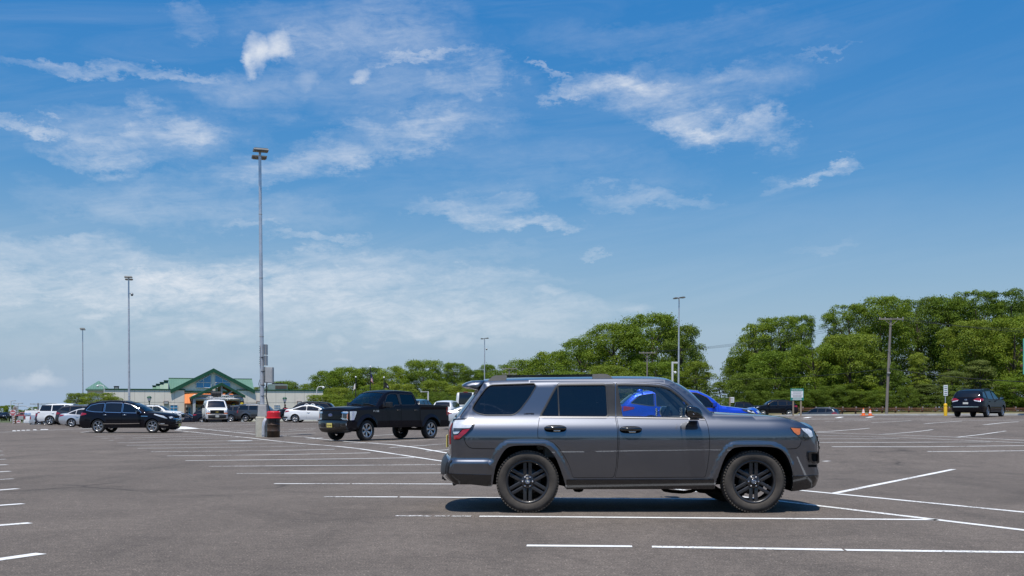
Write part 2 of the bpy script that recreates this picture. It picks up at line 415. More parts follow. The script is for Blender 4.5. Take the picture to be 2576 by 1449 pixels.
class Car:
    """vehicle body: two flanks y = S(x, z) plus one skin that runs round the outline from front bumper over the roof to the rear bumper.
    x forward, y left, z up, origin on the ground midway between the axles"""
    def __init__(c, name, label, cat, group=None, *, L, W, wb, fo, R, segs, zs=.3, wz=None, af=.14, ar=.10, lf=.75, lr=.6, er=(.07,.10), Ra=None,
                 paint, band=(), pillars=(), doors=(), h=.09, glass_side=None, glass_front=None, glass_rear=None, from_front=True, flare=.018, inset=.05, dz=.08,
                 pgap=.04, frame=True, handles=True, band_noclip=False, hb=.5, sill=True, wmargin=.9):
        c.wmargin = wmargin
        c.W, c.R, c.wb, c.h = W, R, wb, h; c.xf = wb/2+fo; c.xr = c.xf-L; c.er = er; c.af, c.ar, c.lf, c.lr = af, ar, lf, lr
        c.flare = flare; c.paint = paint; c.name = name
        X = (lambda d: c.xf-d) if from_front else (lambda d: d)
        c.X = X; c.zs = zs; c.Ra = Ra or R+.045
        wz = wz or [(.2,.93), (.35,.96), (.6,1.0), (.85,.995), (1.0,.965), (1.15,.92), (1.7,.70), (2.2,.58)]
        k = catmull([(z, y*W) for z, y in wz], 10); c.tz, c.ty = k[:, 0], k[:, 1]
        c.path = []; c.seg = {}
        for nm, pts in segs:
            q = catmull([(X(p[0]), p[1], p[2]) for p in pts], hb and 8)
            o = len(c.path)-1 if c.path else 0
            c.path += [tuple(v) for v in (q if not c.path else q[1:])]
            c.seg[nm] = (o, len(c.path)-1)
        c.path = np.array(c.path); P = c.path
        d = np.gradient(P[:, :2], axis=0); d /= np.maximum(np.linalg.norm(d, axis=1), 1e-9)[:, None]
        nn = np.stack([-d[:, 1], d[:, 0]], 1)                       # outward when the outline runs front -> roof -> rear
        cen = P[:, :2].mean(0); 
        if ((P[:, :2]-cen)*nn).sum() < 0: nn = -nn
        for _ in range(3): nn[1:-1] = (nn[:-2]+2*nn[1:-1]+nn[2:])/4
        c.N = nn/np.linalg.norm(nn, axis=1)[:, None]
        c.ye = c.S(P[:, 0], P[:, 1])
        c.root = thing(name, label, cat, group=group); c.spin = True
        # outline of the flank: outline + underside with wheel arches
        def arch(xw):
            a1 = math.asin(max(-.95, min(.95, (zs-R)/c.Ra)))
            return [(xw+c.Ra*math.cos(a), R+c.Ra*math.sin(a)) for a in np.linspace(PI-a1, a1, 22)]
        c.arches = [arch(-wb/2), arch(wb/2)]
        low = [(P[-1][0], P[-1][1])] + c.arches[0]+c.arches[1]+[(P[0][0], P[0][1])]
        c.outer = list(map(tuple, P[:, :2]))+low[1:-1]
        c.low = low
        # windows
        c.wins = []
        if len(band):
            b = [(X(p[0]), p[1]) for p in band]; cuts = sorted([X(p) for p in pillars])
            lo = -99
            for q in cuts+[99]:
                poly = clip_poly(clip_poly(b, 0, lo+pgap if lo > -90 else lo, True), 0, q-pgap if q < 90 else q, False)
                if len(poly) > 2: c.wins.append(roundpoly(poly, .045))
                lo = q
        ins = [(p[0]-n_[0]*inset, p[1]-n_[1]*inset) for p, n_ in zip(P, c.N)]+[(P[-1][0]+.1, zs+dz), (P[0][0]-.1, zs+dz)]
        c.door_polys = []
        for (a, b_) in doors:
            q = clip_poly(clip_poly(clip_poly(ins, 0, X(b_) if from_front else a, True), 0, X(a) if from_front else b_, False), 1, zs+dz, True)
            q = roundpoly(q, .05); q = densify(q, .05); out = []
            for p in q:
                for xw in (-wb/2, wb/2):
                    v = np.array([p[0]-xw, p[1]-R]); l_ = np.linalg.norm(v)
                    if l_ < c.Ra+.07: p = np.array([xw, R])+v/l_*(c.Ra+.07)
                out.append(p)
            c.door_polys.append(densify(out, .03) if h < .05 else np.array(out))
        c.gs = glass_side or [G_DARK]*9; c.gf = glass_front or G_DARK; c.gr = glass_rear or G_DARK
        c.want = (frame, handles, sill)
    # -- surface functions
    def S(c, x, z):
        x = np.asarray(x, float); z = np.asarray(z, float)
        y = np.interp(z, c.tz, c.ty)
        tf = np.clip((x-(c.xf-c.lf))/c.lf, 0, 1); tr = np.clip(((c.xr+c.lr)-x)/c.lr, 0, 1)
        y = y*(1-c.af*tf**2.3)*(1-c.ar*tr**2.3)
        P = np.stack([np.broadcast_to(x, y.shape).ravel(), np.broadcast_to(z, y.shape).ravel()], 1)
        d = dist_to(P, c.path).reshape(y.shape)
        ry, r = c.er
        y = y-ry*np.clip(1-d/r, 0, 1)**2
        if c.flare:
            for xw in (-c.wb/2, c.wb/2):
                q = np.hypot(x-xw, z-c.R)-c.Ra
                y = y+c.flare*np.exp(-(np.clip(q, 0, 9)/.07)**2)*np.clip((z-.1)/.3, 0, 1)*(z < 1.25)
        if hasattr(c, "extra"): y = c.extra(x, z, y)
        return y
    def normals(c, x, z, sg):
        e = .004
        dx = (c.S(x+e, z)-c.S(x-e, z))/(2*e); dz = (c.S(x, z+e)-c.S(x, z-e))/(2*e)
        n = np.stack([-dx, np.ones_like(dx), -dz], 1); n /= np.linalg.norm(n, axis=1)[:, None]
        n[:, 1] *= sg; return n
    def flank(c, mb, poly, holes=(), sg=1, off=0., mi=0, h=None, skirt=0.):
        """region of the side view laid on the flank"""
        V, Fc, o, hs = fill(poly, holes, h or c.h)
        x, z = V[:, 0], V[:, 1]
        of = off(V) if callable(off) else off
        y = (c.S(x, z)+of)*sg
        n = c.normals(x, z, sg)
        if callable(off):
            e = .006; E = np.array([[e, 0]]); E2 = np.array([[0, e]])
            gx = (off(V+E)-off(V-E))/(2*e); gz = (off(V+E2)-off(V-E2))/(2*e)
            n[:, 0] -= gx; n[:, 2] -= gz; n /= np.linalg.norm(n, axis=1)[:, None]
        fs = []
        for f in Fc:
            a, b, d = (V[i] for i in f[:3])
            ccw = (b[0]-a[0])*(d[1]-a[1])-(b[1]-a[1])*(d[0]-a[0]) > 0     # ccw in (x, z) faces -y
            fs.append(f[::-1] if ccw == (sg > 0) else f)
        mb.add([(x[i], y[i], z[i]) for i in range(len(V))], fs, mi, True, [tuple(q) for q in n])
        if skirt:
            for ring in [o]+list(hs):
                rx, rz = ring[:, 0], ring[:, 1]; ro = off(ring) if callable(off) else off
                ry = c.S(rx, rz)+ro; k = len(ring)
                vv = [(rx[i], ry[i]*sg, rz[i]) for i in range(k)]+[(rx[i], (ry[i]-skirt)*sg, rz[i]) for i in range(k)]
                mb.add(vv, [(i, (i+1) % k, k+(i+1) % k, k+i) for i in range(k)], mi, False)
        return mb
    def ribbon(c, mb, poly, sg, w=.02, off=-.012, mi=0, closed=True):
        q = densify(poly, .06, closed); k = len(q)
        d = np.roll(q, -1, 0)-np.roll(q, 1, 0)
        if not closed: d[0] = q[1]-q[0]; d[-1] = q[-1]-q[-2]
        d /= np.maximum(np.linalg.norm(d, axis=1), 1e-9)[:, None]; n = np.stack([-d[:, 1], d[:, 0]], 1)
        a, b = q+n*w, q-n*w
        v = [(p[0], float(y)*sg, p[1]) for p, y in zip(a, c.S(a[:, 0], a[:, 1])+off)]+[(p[0], float(y)*sg, p[1]) for p, y in zip(b, c.S(b[:, 0], b[:, 1])+off)]
        mb.add(v, [(i, (i+1) % k, k+(i+1) % k, k+i) for i in range(k if closed else k-1)], mi, True)
    def ringframe(c, mb, poly, sg, w=.02, proud=.004, mi=0):
        q = densify(poly, .05); k = len(q)
        if sum(q[i-1][0]*q[i][1]-q[i][0]*q[i-1][1] for i in range(k)) < 0: q = q[::-1].copy()
        d = np.roll(q, -1, 0)-np.roll(q, 1, 0); d /= np.maximum(np.linalg.norm(d, axis=1), 1e-9)[:, None]
        n = np.stack([d[:, 1], -d[:, 0]], 1); o = q+n*w
        rows = []
        for pts, of in ((q, -.02), (q, proud*.6), (q+n*w*.4, proud), (o, proud*.7), (o, -.01)):
            y = c.S(pts[:, 0], pts[:, 1])+of
            rows.append([(p[0], float(t)*sg, p[1]) for p, t in zip(pts, y)])
        V = sum(rows, [])
        Fc = [(r*k+i, r*k+(i+1) % k, (r+1)*k+(i+1) % k, (r+1)*k+i) for r in range(4) for i in range(k)]
        mb.add(V, Fc, mi, False)
    def skin(c, s, u, off=0., p=2.6):
        """point of the round-the-outline skin; s in path steps (float), u across in -1..1"""
        i = np.arange(len(c.path)); g = lambda a: np.interp(s, i, a)
        cr = g(c.path[:, 2])*(1-np.abs(u)**p)+off
        return np.stack([g(c.path[:, 0])+g(c.N[:, 0])*cr, u*g(c.ye), g(c.path[:, 1])+g(c.N[:, 1])*cr], -1)
    def skin_grid(c, mb, s0, s1, u0=-1, u1=1, nu=16, mi=0, off=0., ds=1.0):
        ss = np.linspace(s0, s1, max(2, int(abs(s1-s0)/ds)+1)); uu = np.linspace(u0, u1, nu+1)
        if u0 == -1 and u1 == 1: uu = np.sign(uu)*np.abs(uu)**.8
        Sg, U = np.meshgrid(ss, uu, indexing="ij"); V = c.skin(Sg, U, off).reshape(-1, 3); m = len(uu)
        mb.add([tuple(v) for v in V], [(i*m+j, i*m+j+1, (i+1)*m+j+1, (i+1)*m+j) for i in range(len(ss)-1) for j in range(m-1)], mi, True)
    def end_map(c, which):
        a, b = (c.seg["front"][0], c.seg["front"][1]) if which == "front" else (c.seg["tail"][0], c.seg["tail"][1])
        ss = np.arange(a, b+1); zz = c.path[a:b+1, 1]
        if zz[0] > zz[-1]: ss, zz = ss[::-1], zz[::-1]
        k = np.maximum.accumulate(zz+np.arange(len(zz))*1e-7); return ss, k
    def face(c, mb, poly, which="front", off=.004, mi=0, h=None, skirt=.02, holes=()):
        """region of the front or rear view (y, z) laid on the nose or tail"""
        V, Fc, o, hs = fill(poly, holes, h or c.h*.7)
        ss, zz = c.end_map(which)
        def P3(q, of):
            s = np.interp(q[:, 1], zz, ss); ye = np.interp(s, np.arange(len(c.ye)), c.ye)
            u = np.clip(q[:, 0]/ye, -1, 1); return c.skin(s, u, of)
        v3 = P3(V, off); sx = 1 if which == "front" else -1
        fs = []
        for f in Fc:
            a, b, d = (V[i] for i in f[:3]); ccw = (b[0]-a[0])*(d[1]-a[1])-(b[1]-a[1])*(d[0]-a[0]) > 0
            fs.append(f if ccw == (sx > 0) else f[::-1])
        mb.add([tuple(p) for p in v3], fs, mi, True)
        for ring in [o]+list(hs):
            if skirt:
                a = P3(ring, off); b = P3(ring, off-skirt); k = len(ring)
                mb.add([tuple(p) for p in a]+[tuple(p) for p in b], [(i, (i+1) % k, k+(i+1) % k, k+i) for i in range(k)], mi, False)
    def face_point(c, y, z, which="front", off=0.):
        ss, zz = c.end_map(which); s = np.interp(z, zz, ss); ye = np.interp(s, np.arange(len(c.ye)), c.ye)
        a = c.skin(np.array(s), np.array(np.clip(y/ye, -1, 1)), off); return Vector(a)
    # -- assembly
    def shell(c, extra_holes=()):
        wmargin = c.wmargin; c.ye = c.S(c.path[:, 0], c.path[:, 1])
        """body with doors and windows cut out, then doors, windows and glass"""
        frame, handles, sill = c.want
        inw = [None]*len(c.wins)
        for i, w in enumerate(c.wins):
            cen = np.mean(w, 0)
            for j, d in enumerate(c.door_polys):
                if inside([cen], d)[0]: inw[i] = j
        mb = MB()
        for sg in (1, -1):
            holes = list(c.door_polys)+[w for i, w in enumerate(c.wins) if inw[i] is None]+list(extra_holes)
            c.flank(mb, c.outer, holes, sg)
            for d in c.door_polys: c.ribbon(mb, d, sg, .022, -.014, 1)
            for ar in c.arches:                                   # wheel housing
                a = np.array(ar); y = c.S(a[:, 0], a[:, 1]); k = len(a)
                mb.add([(p[0], float(t)*sg, p[1]) for p, t in zip(a, y)]+[(p[0], (float(t)-.05)*sg, p[1]) for p, t in zip(a, y)], [(i, i+1, k+i+1, k+i) for i in range(k-1)], 0, True)
                mb.add([(p[0], (float(t)-.05)*sg, p[1]) for p, t in zip(a, y)]+[(p[0], .42*sg, p[1]) for p in a], [(i, i+1, k+i+1, k+i) for i in range(k-1)], 1, True)
                cx = a[:, 0].mean(); mb.add([(cx, .42*sg, c.R)]+[(p[0], .42*sg, p[1]) for p in a], [(0, i+1, i+2) for i in range(k-1)], 1)
        ws = c.seg.get("windshield"); rw = c.seg.get("rear_window"); end = len(c.path)-1
        gl = {}
        for nm, rg, gm, part in (("windshield", ws, c.gf, "windshield"), ("rear_window", rw, c.gr, "rear_window")):
            if not rg: continue
            a, b = rg; t0, t1 = a+(b-a)*.05, b-(b-a)*.05; m = wmargin
            for q0, q1 in ((-1, -m), (m, 1)): c.skin_grid(mb, a, b, q0, q1, 2)
            for q0, q1 in ((a, t0), (t1, b)): c.skin_grid(mb, q0, q1, -m, m, 12, mi=1)
            g = MB(); c.skin_grid(g, t0, t1, -m, m, 14, off=-.006)
            gl[nm] = g.build(part, [gm], c.root)
        last = 0
        for rg in sorted([r for r in (ws, rw) if r]):
            c.skin_grid(mb, last, rg[0], nu=18); last = rg[1]
        c.skin_grid(mb, last, end, nu=18)
        # underside
        z = c.zs; x0, x1 = c.xr+.25, c.xf-.3
        mb.box(((x0+x1)/2, 0, z+.09), (x1-x0, 2*c.W*.80, .1), 1)
        for xw in (-c.wb/2, c.wb/2): mb.tube([(xw, -c.W*.75, c.R), (xw, c.W*.75, c.R)], .05, 8, 1)
        c.body = mb.build("body", [c.paint, M_DARK], c.root)
        c.doors = {1: [], -1: []}; c.windows = {1: [], -1: []}
        for sg in (1, -1):
            for j, d in enumerate(c.door_polys):
                m = MB(); q = np.array(d); cen = q.mean(0)
                dd = cen+(q-cen)*(1-.006/np.maximum(np.linalg.norm(q-cen, axis=1), .1))[:, None]
                c.flank(m, dd, [w for i, w in enumerate(c.wins) if inw[i] == j], sg, skirt=.02)
                c.doors[sg].append(m.build("door", [c.paint], c.root))
            for i, w in enumerate(c.wins):
                par = c.root if inw[i] is None else c.doors[sg][inw[i]]
                m = MB(); c.flank(m, w, (), sg, -.014)
                wo = m.build("window", [c.gs[min(i, len(c.gs)-1)]], par)
                c.windows[sg].append(wo)
                if frame:
                    m = MB(); c.ringframe(m, w, sg, .022, .004)
                    fo = m.build("window_frame", [frame if frame is not True else M_BLACK], par)
        if handles:
            for sg in (1, -1):
                for j, d in enumerate(c.door_polys):
                    q = np.array(d); xh = q[:, 0].min()+.17; zh = (handles if handles is not True else .93)
                    c.handle(c.doors[sg][j], xh, zh, sg)
        return c
    def handle(c, par, x, z, sg, l=.19, hh=.035, m=None, chrome=None):
        y = float(c.S(np.array([x]), np.array([z]))[0]); mb = MB()
        pts = [(x-l/2, (y+.002)*sg, z), (x-l/2+.02, (y+.03)*sg, z), (x, (y+.04)*sg, z+.003), (x+l/2-.02, (y+.03)*sg, z), (x+l/2, (y+.002)*sg, z)]
        mb.tube(pts, [hh*.45, hh*.5, hh*.55, hh*.5, hh*.45], 8, 0)
        return mb.build("handle", [m or c.paint], par)
    def wheels(c, proto, y=None, steer=0):
        y = y if y is not None else c.W-.135
        k = 0
        for xw in (c.wb/2, -c.wb/2):
            for sg in (1, -1):
                o = proto if k == 0 else copy_tree(proto)
                o.parent = c.root; o.location = (xw, y*sg, c.R); o.rotation_euler = (0, (k*1.3 if c.spin else 0), 0 if sg > 0 else PI)
                if xw > 0 and steer: o.rotation_euler[2] += steer
                k += 1; c.last_wheel = o
    def lamp(c, name, mats, side=None, front=None, rear=None, off=.006, sgs=(1, -1), parts=()):
        """parts: (where, polygon, material index)"""
        out = []
        for sg in sgs:
            mb = MB()
            for where, poly, mi, of in parts:
                q = roundpoly(poly, .02)
                if where == "side": c.flank(mb, q, (), sg, of, mi, skirt=.02, h=.06)
                else:
                    q = [(a*sg, b) for a, b in q]; c.face(mb, q, where, of, mi, h=.06)
            out.append(mb.build(name, mats, c.root))
        return out
    def mirrors(c, x, z, col=None, size=(.13,.22,.16)):
        for sg in (1, -1):
            y = float(c.S(np.array([x]), np.array([z]))[0])*sg; mb = MB()
            mb.box((x, y+sg*(.06+size[1]/2), z+.07), size, 0, .035)
            mb.box((x+.01, y+sg*.04, z+.02), (.06, .12, .04), 1, .01)
            mb.box((x-size[0]/2-.002, y+sg*(.06+size[1]/2), z+.07), (.006, size[1]*.82, size[2]*.78), 2)
            mb.build("mirror", [col or c.paint, M_BLACK, M_CHROME], c.root)
    def rails(c, x0, x1, y, m=None, up=.05, lift=None):
        for sg in (1, -1):
            xs = np.linspace(x0, x1, 9); i = np.arange(len(c.path)); a, b = c.seg["roof"]
            px = c.path[a:b+1, 0][::-1]; pi_ = i[a:b+1][::-1]
            s = np.interp(xs, px, pi_); ye = np.interp(s, i, c.ye); pts = [Vector(p) for p in c.skin(s, np.clip(sg*y/ye, -1, 1))]
            for k, p in enumerate(pts): p.z += up*min(1, min(k, 8-k)*1.0)+.004
            mb = MB(); mb.tube(pts, .018, 8, 0)
            mb.build("roof_rail", [m or M_CHROME], c.root)
    def plate(c, z, which="front", m=None, txt=None, off=.03, y=0):
        p = c.face_point(y, z, which, off); sx = 1 if which == "front" else -1
        mb = MB(); mb.box((p.x, p.y, z), (.012, .31, .16), 0, .003)
        if txt:
            M = Matrix.Translation((p.x+sx*.0075, p.y, z-.01)) @ Matrix.Rotation(sx*PI/2, 4, "Z") @ Matrix.Rotation(PI/2, 4, "X")
            text_mesh(mb, txt, M, .085, 1, .003, 1.0, .012, .26)
        return mb.build("license_plate", [m or M_PLATE, M_INK], c.root)
    def cabin(c, xs, z0=.62, seat=None, steer=True, w=.3, dash=None, hz=0, rows=1, wheel_side=1, dash_z=None, shell_z=None):
        """seats, dashboard and steering wheel; xs = x of the front seat cushion"""
        seat = seat or M_SEATDK
        for r in range(rows):
            for sg in (1, -1):
                mb = MB(); x = xs-r*.95; y = sg*w*1.25
                mb.box((x, y, z0-.08), (.52, .5, .16), 0, .05)
                mb.box((0, 0, .30), (.14, .48, .62), 0, .055, Matrix.Translation((x-.27, y, z0-.05)) @ Matrix.Rotation(-.28, 4, "Y"))
                mb.box((0, 0, .73), (.09, .26, .19), 0, .04, Matrix.Translation((x-.28, y, z0-.05)) @ Matrix.Rotation(-.2, 4, "Y"))
                for q in (-.06, .06): mb.tube([(x-.43, y+q, z0+.5), (x-.44, y+q, z0+.62)], .008, 6, 0)
                mb.build("seat", [seat], c.root)
        d = MB(); xd = dash or xs+.75; dzz = dash_z or z0+.36
        d.box((xd, 0, dzz-.16), (.42, c.W*1.62, .3), 0, .06)
        d.box((xd-.2, -.02, z0-.05), (.6, .24, .34), 0, .04)
        d.box((xd+.1, wheel_side*.36, dzz+.0), (.22, .36, .07), 0, .03)
        d.build("dashboard", [M_DASH], c.root)
        if steer:
            m = MB(); M = Matrix.Translation((xd-.33, wheel_side*.37, dzz-.04)) @ Matrix.Rotation(-1.15, 4, "Y")
            m.tube([(math.cos(a)*.185, math.sin(a)*.185, 0) for a in np.linspace(0, 2*PI, 25)], .016, 8, 0, False, M)
            for a in (0.4, PI-.4, PI*1.5): m.tube([(0,0,-.02), (math.cos(a)*.18, math.sin(a)*.18, 0)], .014, 6, 0, True, M)
            m.lathe([(.06,-.03), (.06,.0), (.03,.012), (.0005,.014)], 16, 0, True, M)
            m.build("steering_wheel", [M_BLACK], c.root)
    def place(c, loc, rz):
        c.root.location = loc; c.root.rotation_euler = (0, 0, rz); return c
# ------------------------------------------------------------------ the grey SUV in front
HW = .965; HYC = 13.765; HXC = 1.587
HWZ = [(.15,.88),(.35,.935),(.5,.96),(.70,.985),(.88,1.0),(.96,.996),(1.03,.980),(1.09,.948),(1.14,.908),(1.19,.872),(1.26,.845),(1.72,.71),(2.0,.60)]
_k = catmull([(z, y*HW) for z, y in HWZ], 10)
def hp(px, py, y=None):
    z = 1.0
    for _ in range(6):
        yy = y if y is not None else np.interp(z, _k[:, 0], _k[:, 1])
        Y = HYC-yy; z = CH-(py-HY)/F*Y
    return ((px-CX)/F*Y-HXC, z)
def c4(x, y, d=None): return hp(1094.3+.2822*x, 911.9+.2822*y, d)
def c5(x, y, d=None): return hp(1572.3+.2821*x, 911.9+.2821*y, d)
def P4(*pts): return [c4(*p) for p in pts]
def P5(*pts): return [c5(*p) for p in pts]
def crown(pts, c): return [(p[0], p[1], (c[i] if isinstance(c, (list, tuple)) else c)) for i, p in enumerate(pts)]
HPAINT = mat("paint_metallic_grey", (.078,.085,.103), rough=.42, metal=.9, coat=1.0, flake=.05, coat_rough=.01, dirt=((.13,.12,.11), .10, .3, .75)); HPAINT.node_tree.nodes["Principled BSDF"].inputs["Coat IOR"].default_value = 2.1
_front = crown(P5((1735,1110),(1766,1045),(1766,985),(1752,930),(1755,840),(1755,760),(1745,690),(1712,592)), [.05,.10,.12,.13,.14,.14,.13,.09])
_hood = crown(P5((1712,592),(1660,573),(1560,527),(1440,497),(1300,481),(1180,475),(1000,468),(880,462),(785,452)), [.09,.05,.04,.03,.03,.03,.03,.03,.02])
_ws = crown(P5((785,452),(700,375),(630,312),(560,255),(500,213),(450,184)), [.02,.06,.08,.08,.07,.05])
_roof = crown(P5((450,184),(400,160),(300,146),(100,141),(0,140))+P4((1500,143),(1100,148),(640,158),(440,166)), .045)
_rw = crown(P4((440,166),(395,240),(330,335),(260,420),(215,478),(188,502)), [.05,.06,.07,.07,.07,.06])
_tail = crown(P4((188,502),(150,560),(141,640),(139,740),(137,850),(104,900),(93,950),(94,1000),(125,1045),(175,1090)), [.06,.07,.07,.07,.08,.1,.1,.1,.08,.03])
H = Car("suv", "dark metallic grey boxy SUV with black wheels, parked sideways nearest the viewer", "SUV", L=4.83, W=HW, wb=2.79, fo=.93, R=.3835,
        segs=[("front", _front), ("hood", _hood), ("windshield", _ws), ("roof", _roof), ("rear_window", _rw), ("tail", _tail)],
        from_front=False, wz=HWZ, af=.20, ar=.10, lf=.75, lr=.5, er=(.055,.085), paint=HPAINT, h=.045, flare=0, glass_front=G_CLEAR, glass_rear=G_PRIV)
G_DOOR = glass("door_glass", (.78,.84,.81), .05)
_ar = P4((506,1106),(512,1090),(530,970),(545,915),(570,860),(598,812),(630,772),(665,750),(720,740),(840,737),(950,738),(985,750),(1022,778),(1055,818),(1085,868),(1110,930),(1130,985),(1148,1040),(1163,1095),(1168,1128))
_af = P5((798,1128),(808,1080),(822,1020),(842,960),(865,895),(892,835),(925,790),(965,762),(1015,752),(1100,749),(1250,750),(1330,757),(1375,772),(1410,798),(1445,845),(1475,915),(1492,980),(1500,1060),(1495,1135),(1492,1150))
_ar = [tuple(p) for p in catmull(_ar, 3)]; _af = [tuple(p) for p in catmull(_af, 3)]
H.arches = [_ar, _af]
H.outer = list(map(tuple, H.path[:, :2]))+P4((270,1080),(480,1104))+_ar+_af+P5((1600,1140),(1690,1125))
H.door_polys = [densify(roundpoly(P4((1098,181),(1604,179),(1608,480),(1626,580),(1631,720),(1616,940),(1594,1028),(1232,1028),(1222,1000),(1197,920),(1160,850),(1108,770),(1052,712),(985,684),(914,678),(914,590),(930,484),(1062,240)), .03), .03),
                densify(roundpoly([c4(1612,179)]+P5((0,180),(180,178),(300,184),(390,204),(470,262),(560,342),(640,418),(716,500),(742,570),(757,690),(752,820),(736,940),(716,1024))+P4((1602,1028),(1624,940),(1639,720),(1634,580),(1616,480)), .025), .03)]
_q = roundpoly(P4((497,203),(640,197),(882,189),(897,212),(838,312),(752,425),(700,465),(448,466),(372,446),(334,414),(350,375),(402,300),(455,232)), .05)
_r = roundpoly(P4((1112,208),(1520,205),(1536,480),(948,477),(992,400),(1062,268),(1088,224)), .03)
_f = roundpoly([c4(1626,206), c4(1672,484)]+P5((606,488),(600,428),(540,362),(470,298),(400,246),(330,222),(200,210),(0,206)), .025)
H.wins = [_q, _r, _f]
H.gs = [G_PRIV, G_PRIV, G_DOOR]; H.want = (False, False, True)
def _hx(x, z, y):
    # shelf of the rear bumper and the crease above the sill
    return y + .03*np.clip((.66-z)/.035, 0, 1)*np.clip((-1.78-x)/.12, 0, 1)
H.extra = _hx
H.shell()
hb = H.root
for sg in (1, -1):
    for i, (w, par) in enumerate(((_q, hb), (_r, H.doors[sg][0]), (_f, H.doors[sg][1]))):
        m = MB(); H.ringframe(m, w, sg, .012 if i == 0 else .026, .004); m.build("window_frame", [M_BLACK], par)
    m = MB(); H.flank(m, P4((1522,190),(1602,188),(1606,478),(1540,478)), (), sg, .003, 0, skirt=.01); m.build("pillar_trim", [M_BLACK], H.doors[sg][0])
    m = MB(); H.flank(m, P4((1614,188),(1626,188),(1673,480),(1616,478)), (), sg, .003, 0, skirt=.01); m.build("pillar_trim", [M_BLACK], H.doors[sg][1])
    m = MB(); H.flank(m, P5((604,428),(650,436),(716,505),(606,496)), (), sg, .003, 0, skirt=.01); m.build("mirror_sail", [M_BLACK], H.doors[sg][1])
    m = MB(); H.flank(m, P4((1090,212),(1100,210),(1112,476),(1100,476)), (), sg, .004, 0, skirt=.02); m.build("window_bar", [M_BLACK], H.doors[sg][0])
    for k, (pl, par) in enumerate(((P4((930,482),(1606,485),(1606,491),(928,489)), H.doors[sg][0]), (P4((1618,485),(1680,486))+P5((600,497),(712,508),(712,515),(600,503))+P4((1680,492),(1618,491)), H.doors[sg][1]))):
        m = MB(); H.flank(m, pl, (), sg, .006, 0, skirt=.01); m.build("belt_trim", [M_CHROME if k < 0 else mat("brushed_trim", (.30,.30,.31), rough=.25, metal=.9, vary=.05)], par)
    # wheel-arch flares
    for k, (outl, arc) in enumerate(((P4((470,893),(486,862),(505,815),(530,768),(562,730),(605,700),(660,682),(760,678),(910,678),(985,685),(1055,716),(1108,778),(1160,868),(1200,965),(1228,1040)), _ar), (P5((733,1030),(768,950),(808,852),(858,772),(905,722),(965,697),(1050,690),(1180,690),(1290,697),(1360,712),(1420,745),(1470,800),(1505,880)), _af))):
        o = catmull(outl, 4)
        if k == 0: inn = [p for p in _ar if p[1] > c4(0, 1042)[1] or p[0] < -1.4]; inn = [p for p in inn if p[1] > c4(0, 985)[1]]+[c4(1148,1040)]
        else: inn = [c5(818,1030)]+[p for p in _af if p[1] > c5(0, 1025)[1] and p[0] < c5(1478, 0)[0]]
        inn = sorted(set(map(tuple, inn)), key=lambda p: p[0])
        poly = [tuple(p) for p in o]+[(p[0], p[1]) for p in inn[::-1]]
        def off(V, o=o): return .003+.030*np.clip(dist_to(V, o)/.05, 0, 1)**.6
        m = MB(); H.flank(m, poly, (), sg, off, 0, h=.03, skirt=.05); m.build("wheel_arch_flare", [HPAINT], hb)
    m = MB(); H.flank(m, P4((1170,1046),(1240,1041),(1600,1040))+P5((300,1040),(790,1041),(797,1128))+P4((1500,1129),(1173,1130)), (), sg, .014, 0, skirt=.05); m.build("side_sill", [M_GLOSSBLACK], hb)
    m = MB()
    for ln_i, ln in enumerate((P4((258,655),(262,690),(275,725),(300,753),(335,766),(500,769),(608,772)), P5((1388,771),(1480,771),(1540,766),(1568,742),(1582,704)), P4((438,165),(395,242),(318,350),(245,450),(222,490)))):
        m = MB(); H.ribbon(m, ln, sg, .0035, .0016, 0, closed=False); m.build("panel_gap", [M_DARK], hb)
    m = MB(); H.flank(m, P4((96,988),(300,994),(505,1001),(498,1104),(480,1103),(270,1080),(178,1088),(130,1042)), (), sg, .010, 0, skirt=.03); m.build("rear_bumper_trim", [M_GLOSSBLACK], hb)
    m = MB(); H.flank(m, P5((1503,1012),(1640,1010),(1762,1004),(1764,1040),(1735,1106),(1690,1124),(1600,1139),(1494,1148)), (), sg, .010, 0, skirt=.03)
    H.flank(m, P5((1506,1016),(1760,1010),(1760,1018),(1506,1026)), (), sg, .016, 0, skirt=.02); m.build("front_bumper_trim", [M_GLOSSBLACK], hb)
    m = MB()
    o = roundpoly(P5((1652,796),(1764,797),(1766,898),(1750,910),(1682,905),(1662,886),(1648,842)), .02); i_ = roundpoly(P5((1674,812),(1752,813),(1752,885),(1690,886),(1676,868)), .015)
    H.flank(m, o, [i_], sg, .030, 0, skirt=.06, h=.03); H.flank(m, i_, (), sg, .004, 1, h=.03)
    H.flank(m, P5((1650,914),(1746,916),(1746,940),(1652,936)), (), sg, .006, 1, h=.03, skirt=.01)
    m.build("fog_lamp_surround", [M_GLOSSBLACK, M_DARK], hb)
    # lamps
    m = MB()
    H.flank(m, roundpoly(P5((1474,576),(1560,574),(1660,585),(1690,607),(1706,666),(1664,682),(1640,700),(1600,697),(1578,682),(1545,652),(1506,622),(1484,592)), .015), (), sg, .006, 0, h=.03, skirt=.02)
    H.flank(m, P5((1482,583),(1571,590),(1567,640),(1546,648),(1508,619)), (), sg, .010, 1, h=.03, skirt=.01)
    H.flank(m, P5((1580,586),(1655,592),(1686,612),(1698,660),(1665,670),(1640,640),(1600,610)), (), sg, .009, 2, h=.03, skirt=.01)
    H.flank(m, P5((1610,622),(1642,640),(1655,668),(1620,680),(1598,662)), (), sg, .013, 3, h=.03, skirt=.01)
    m.build("headlight", [M_LENSDARK, M_AMBER, M_LENS, M_LENSDARK], hb)
    m = MB()
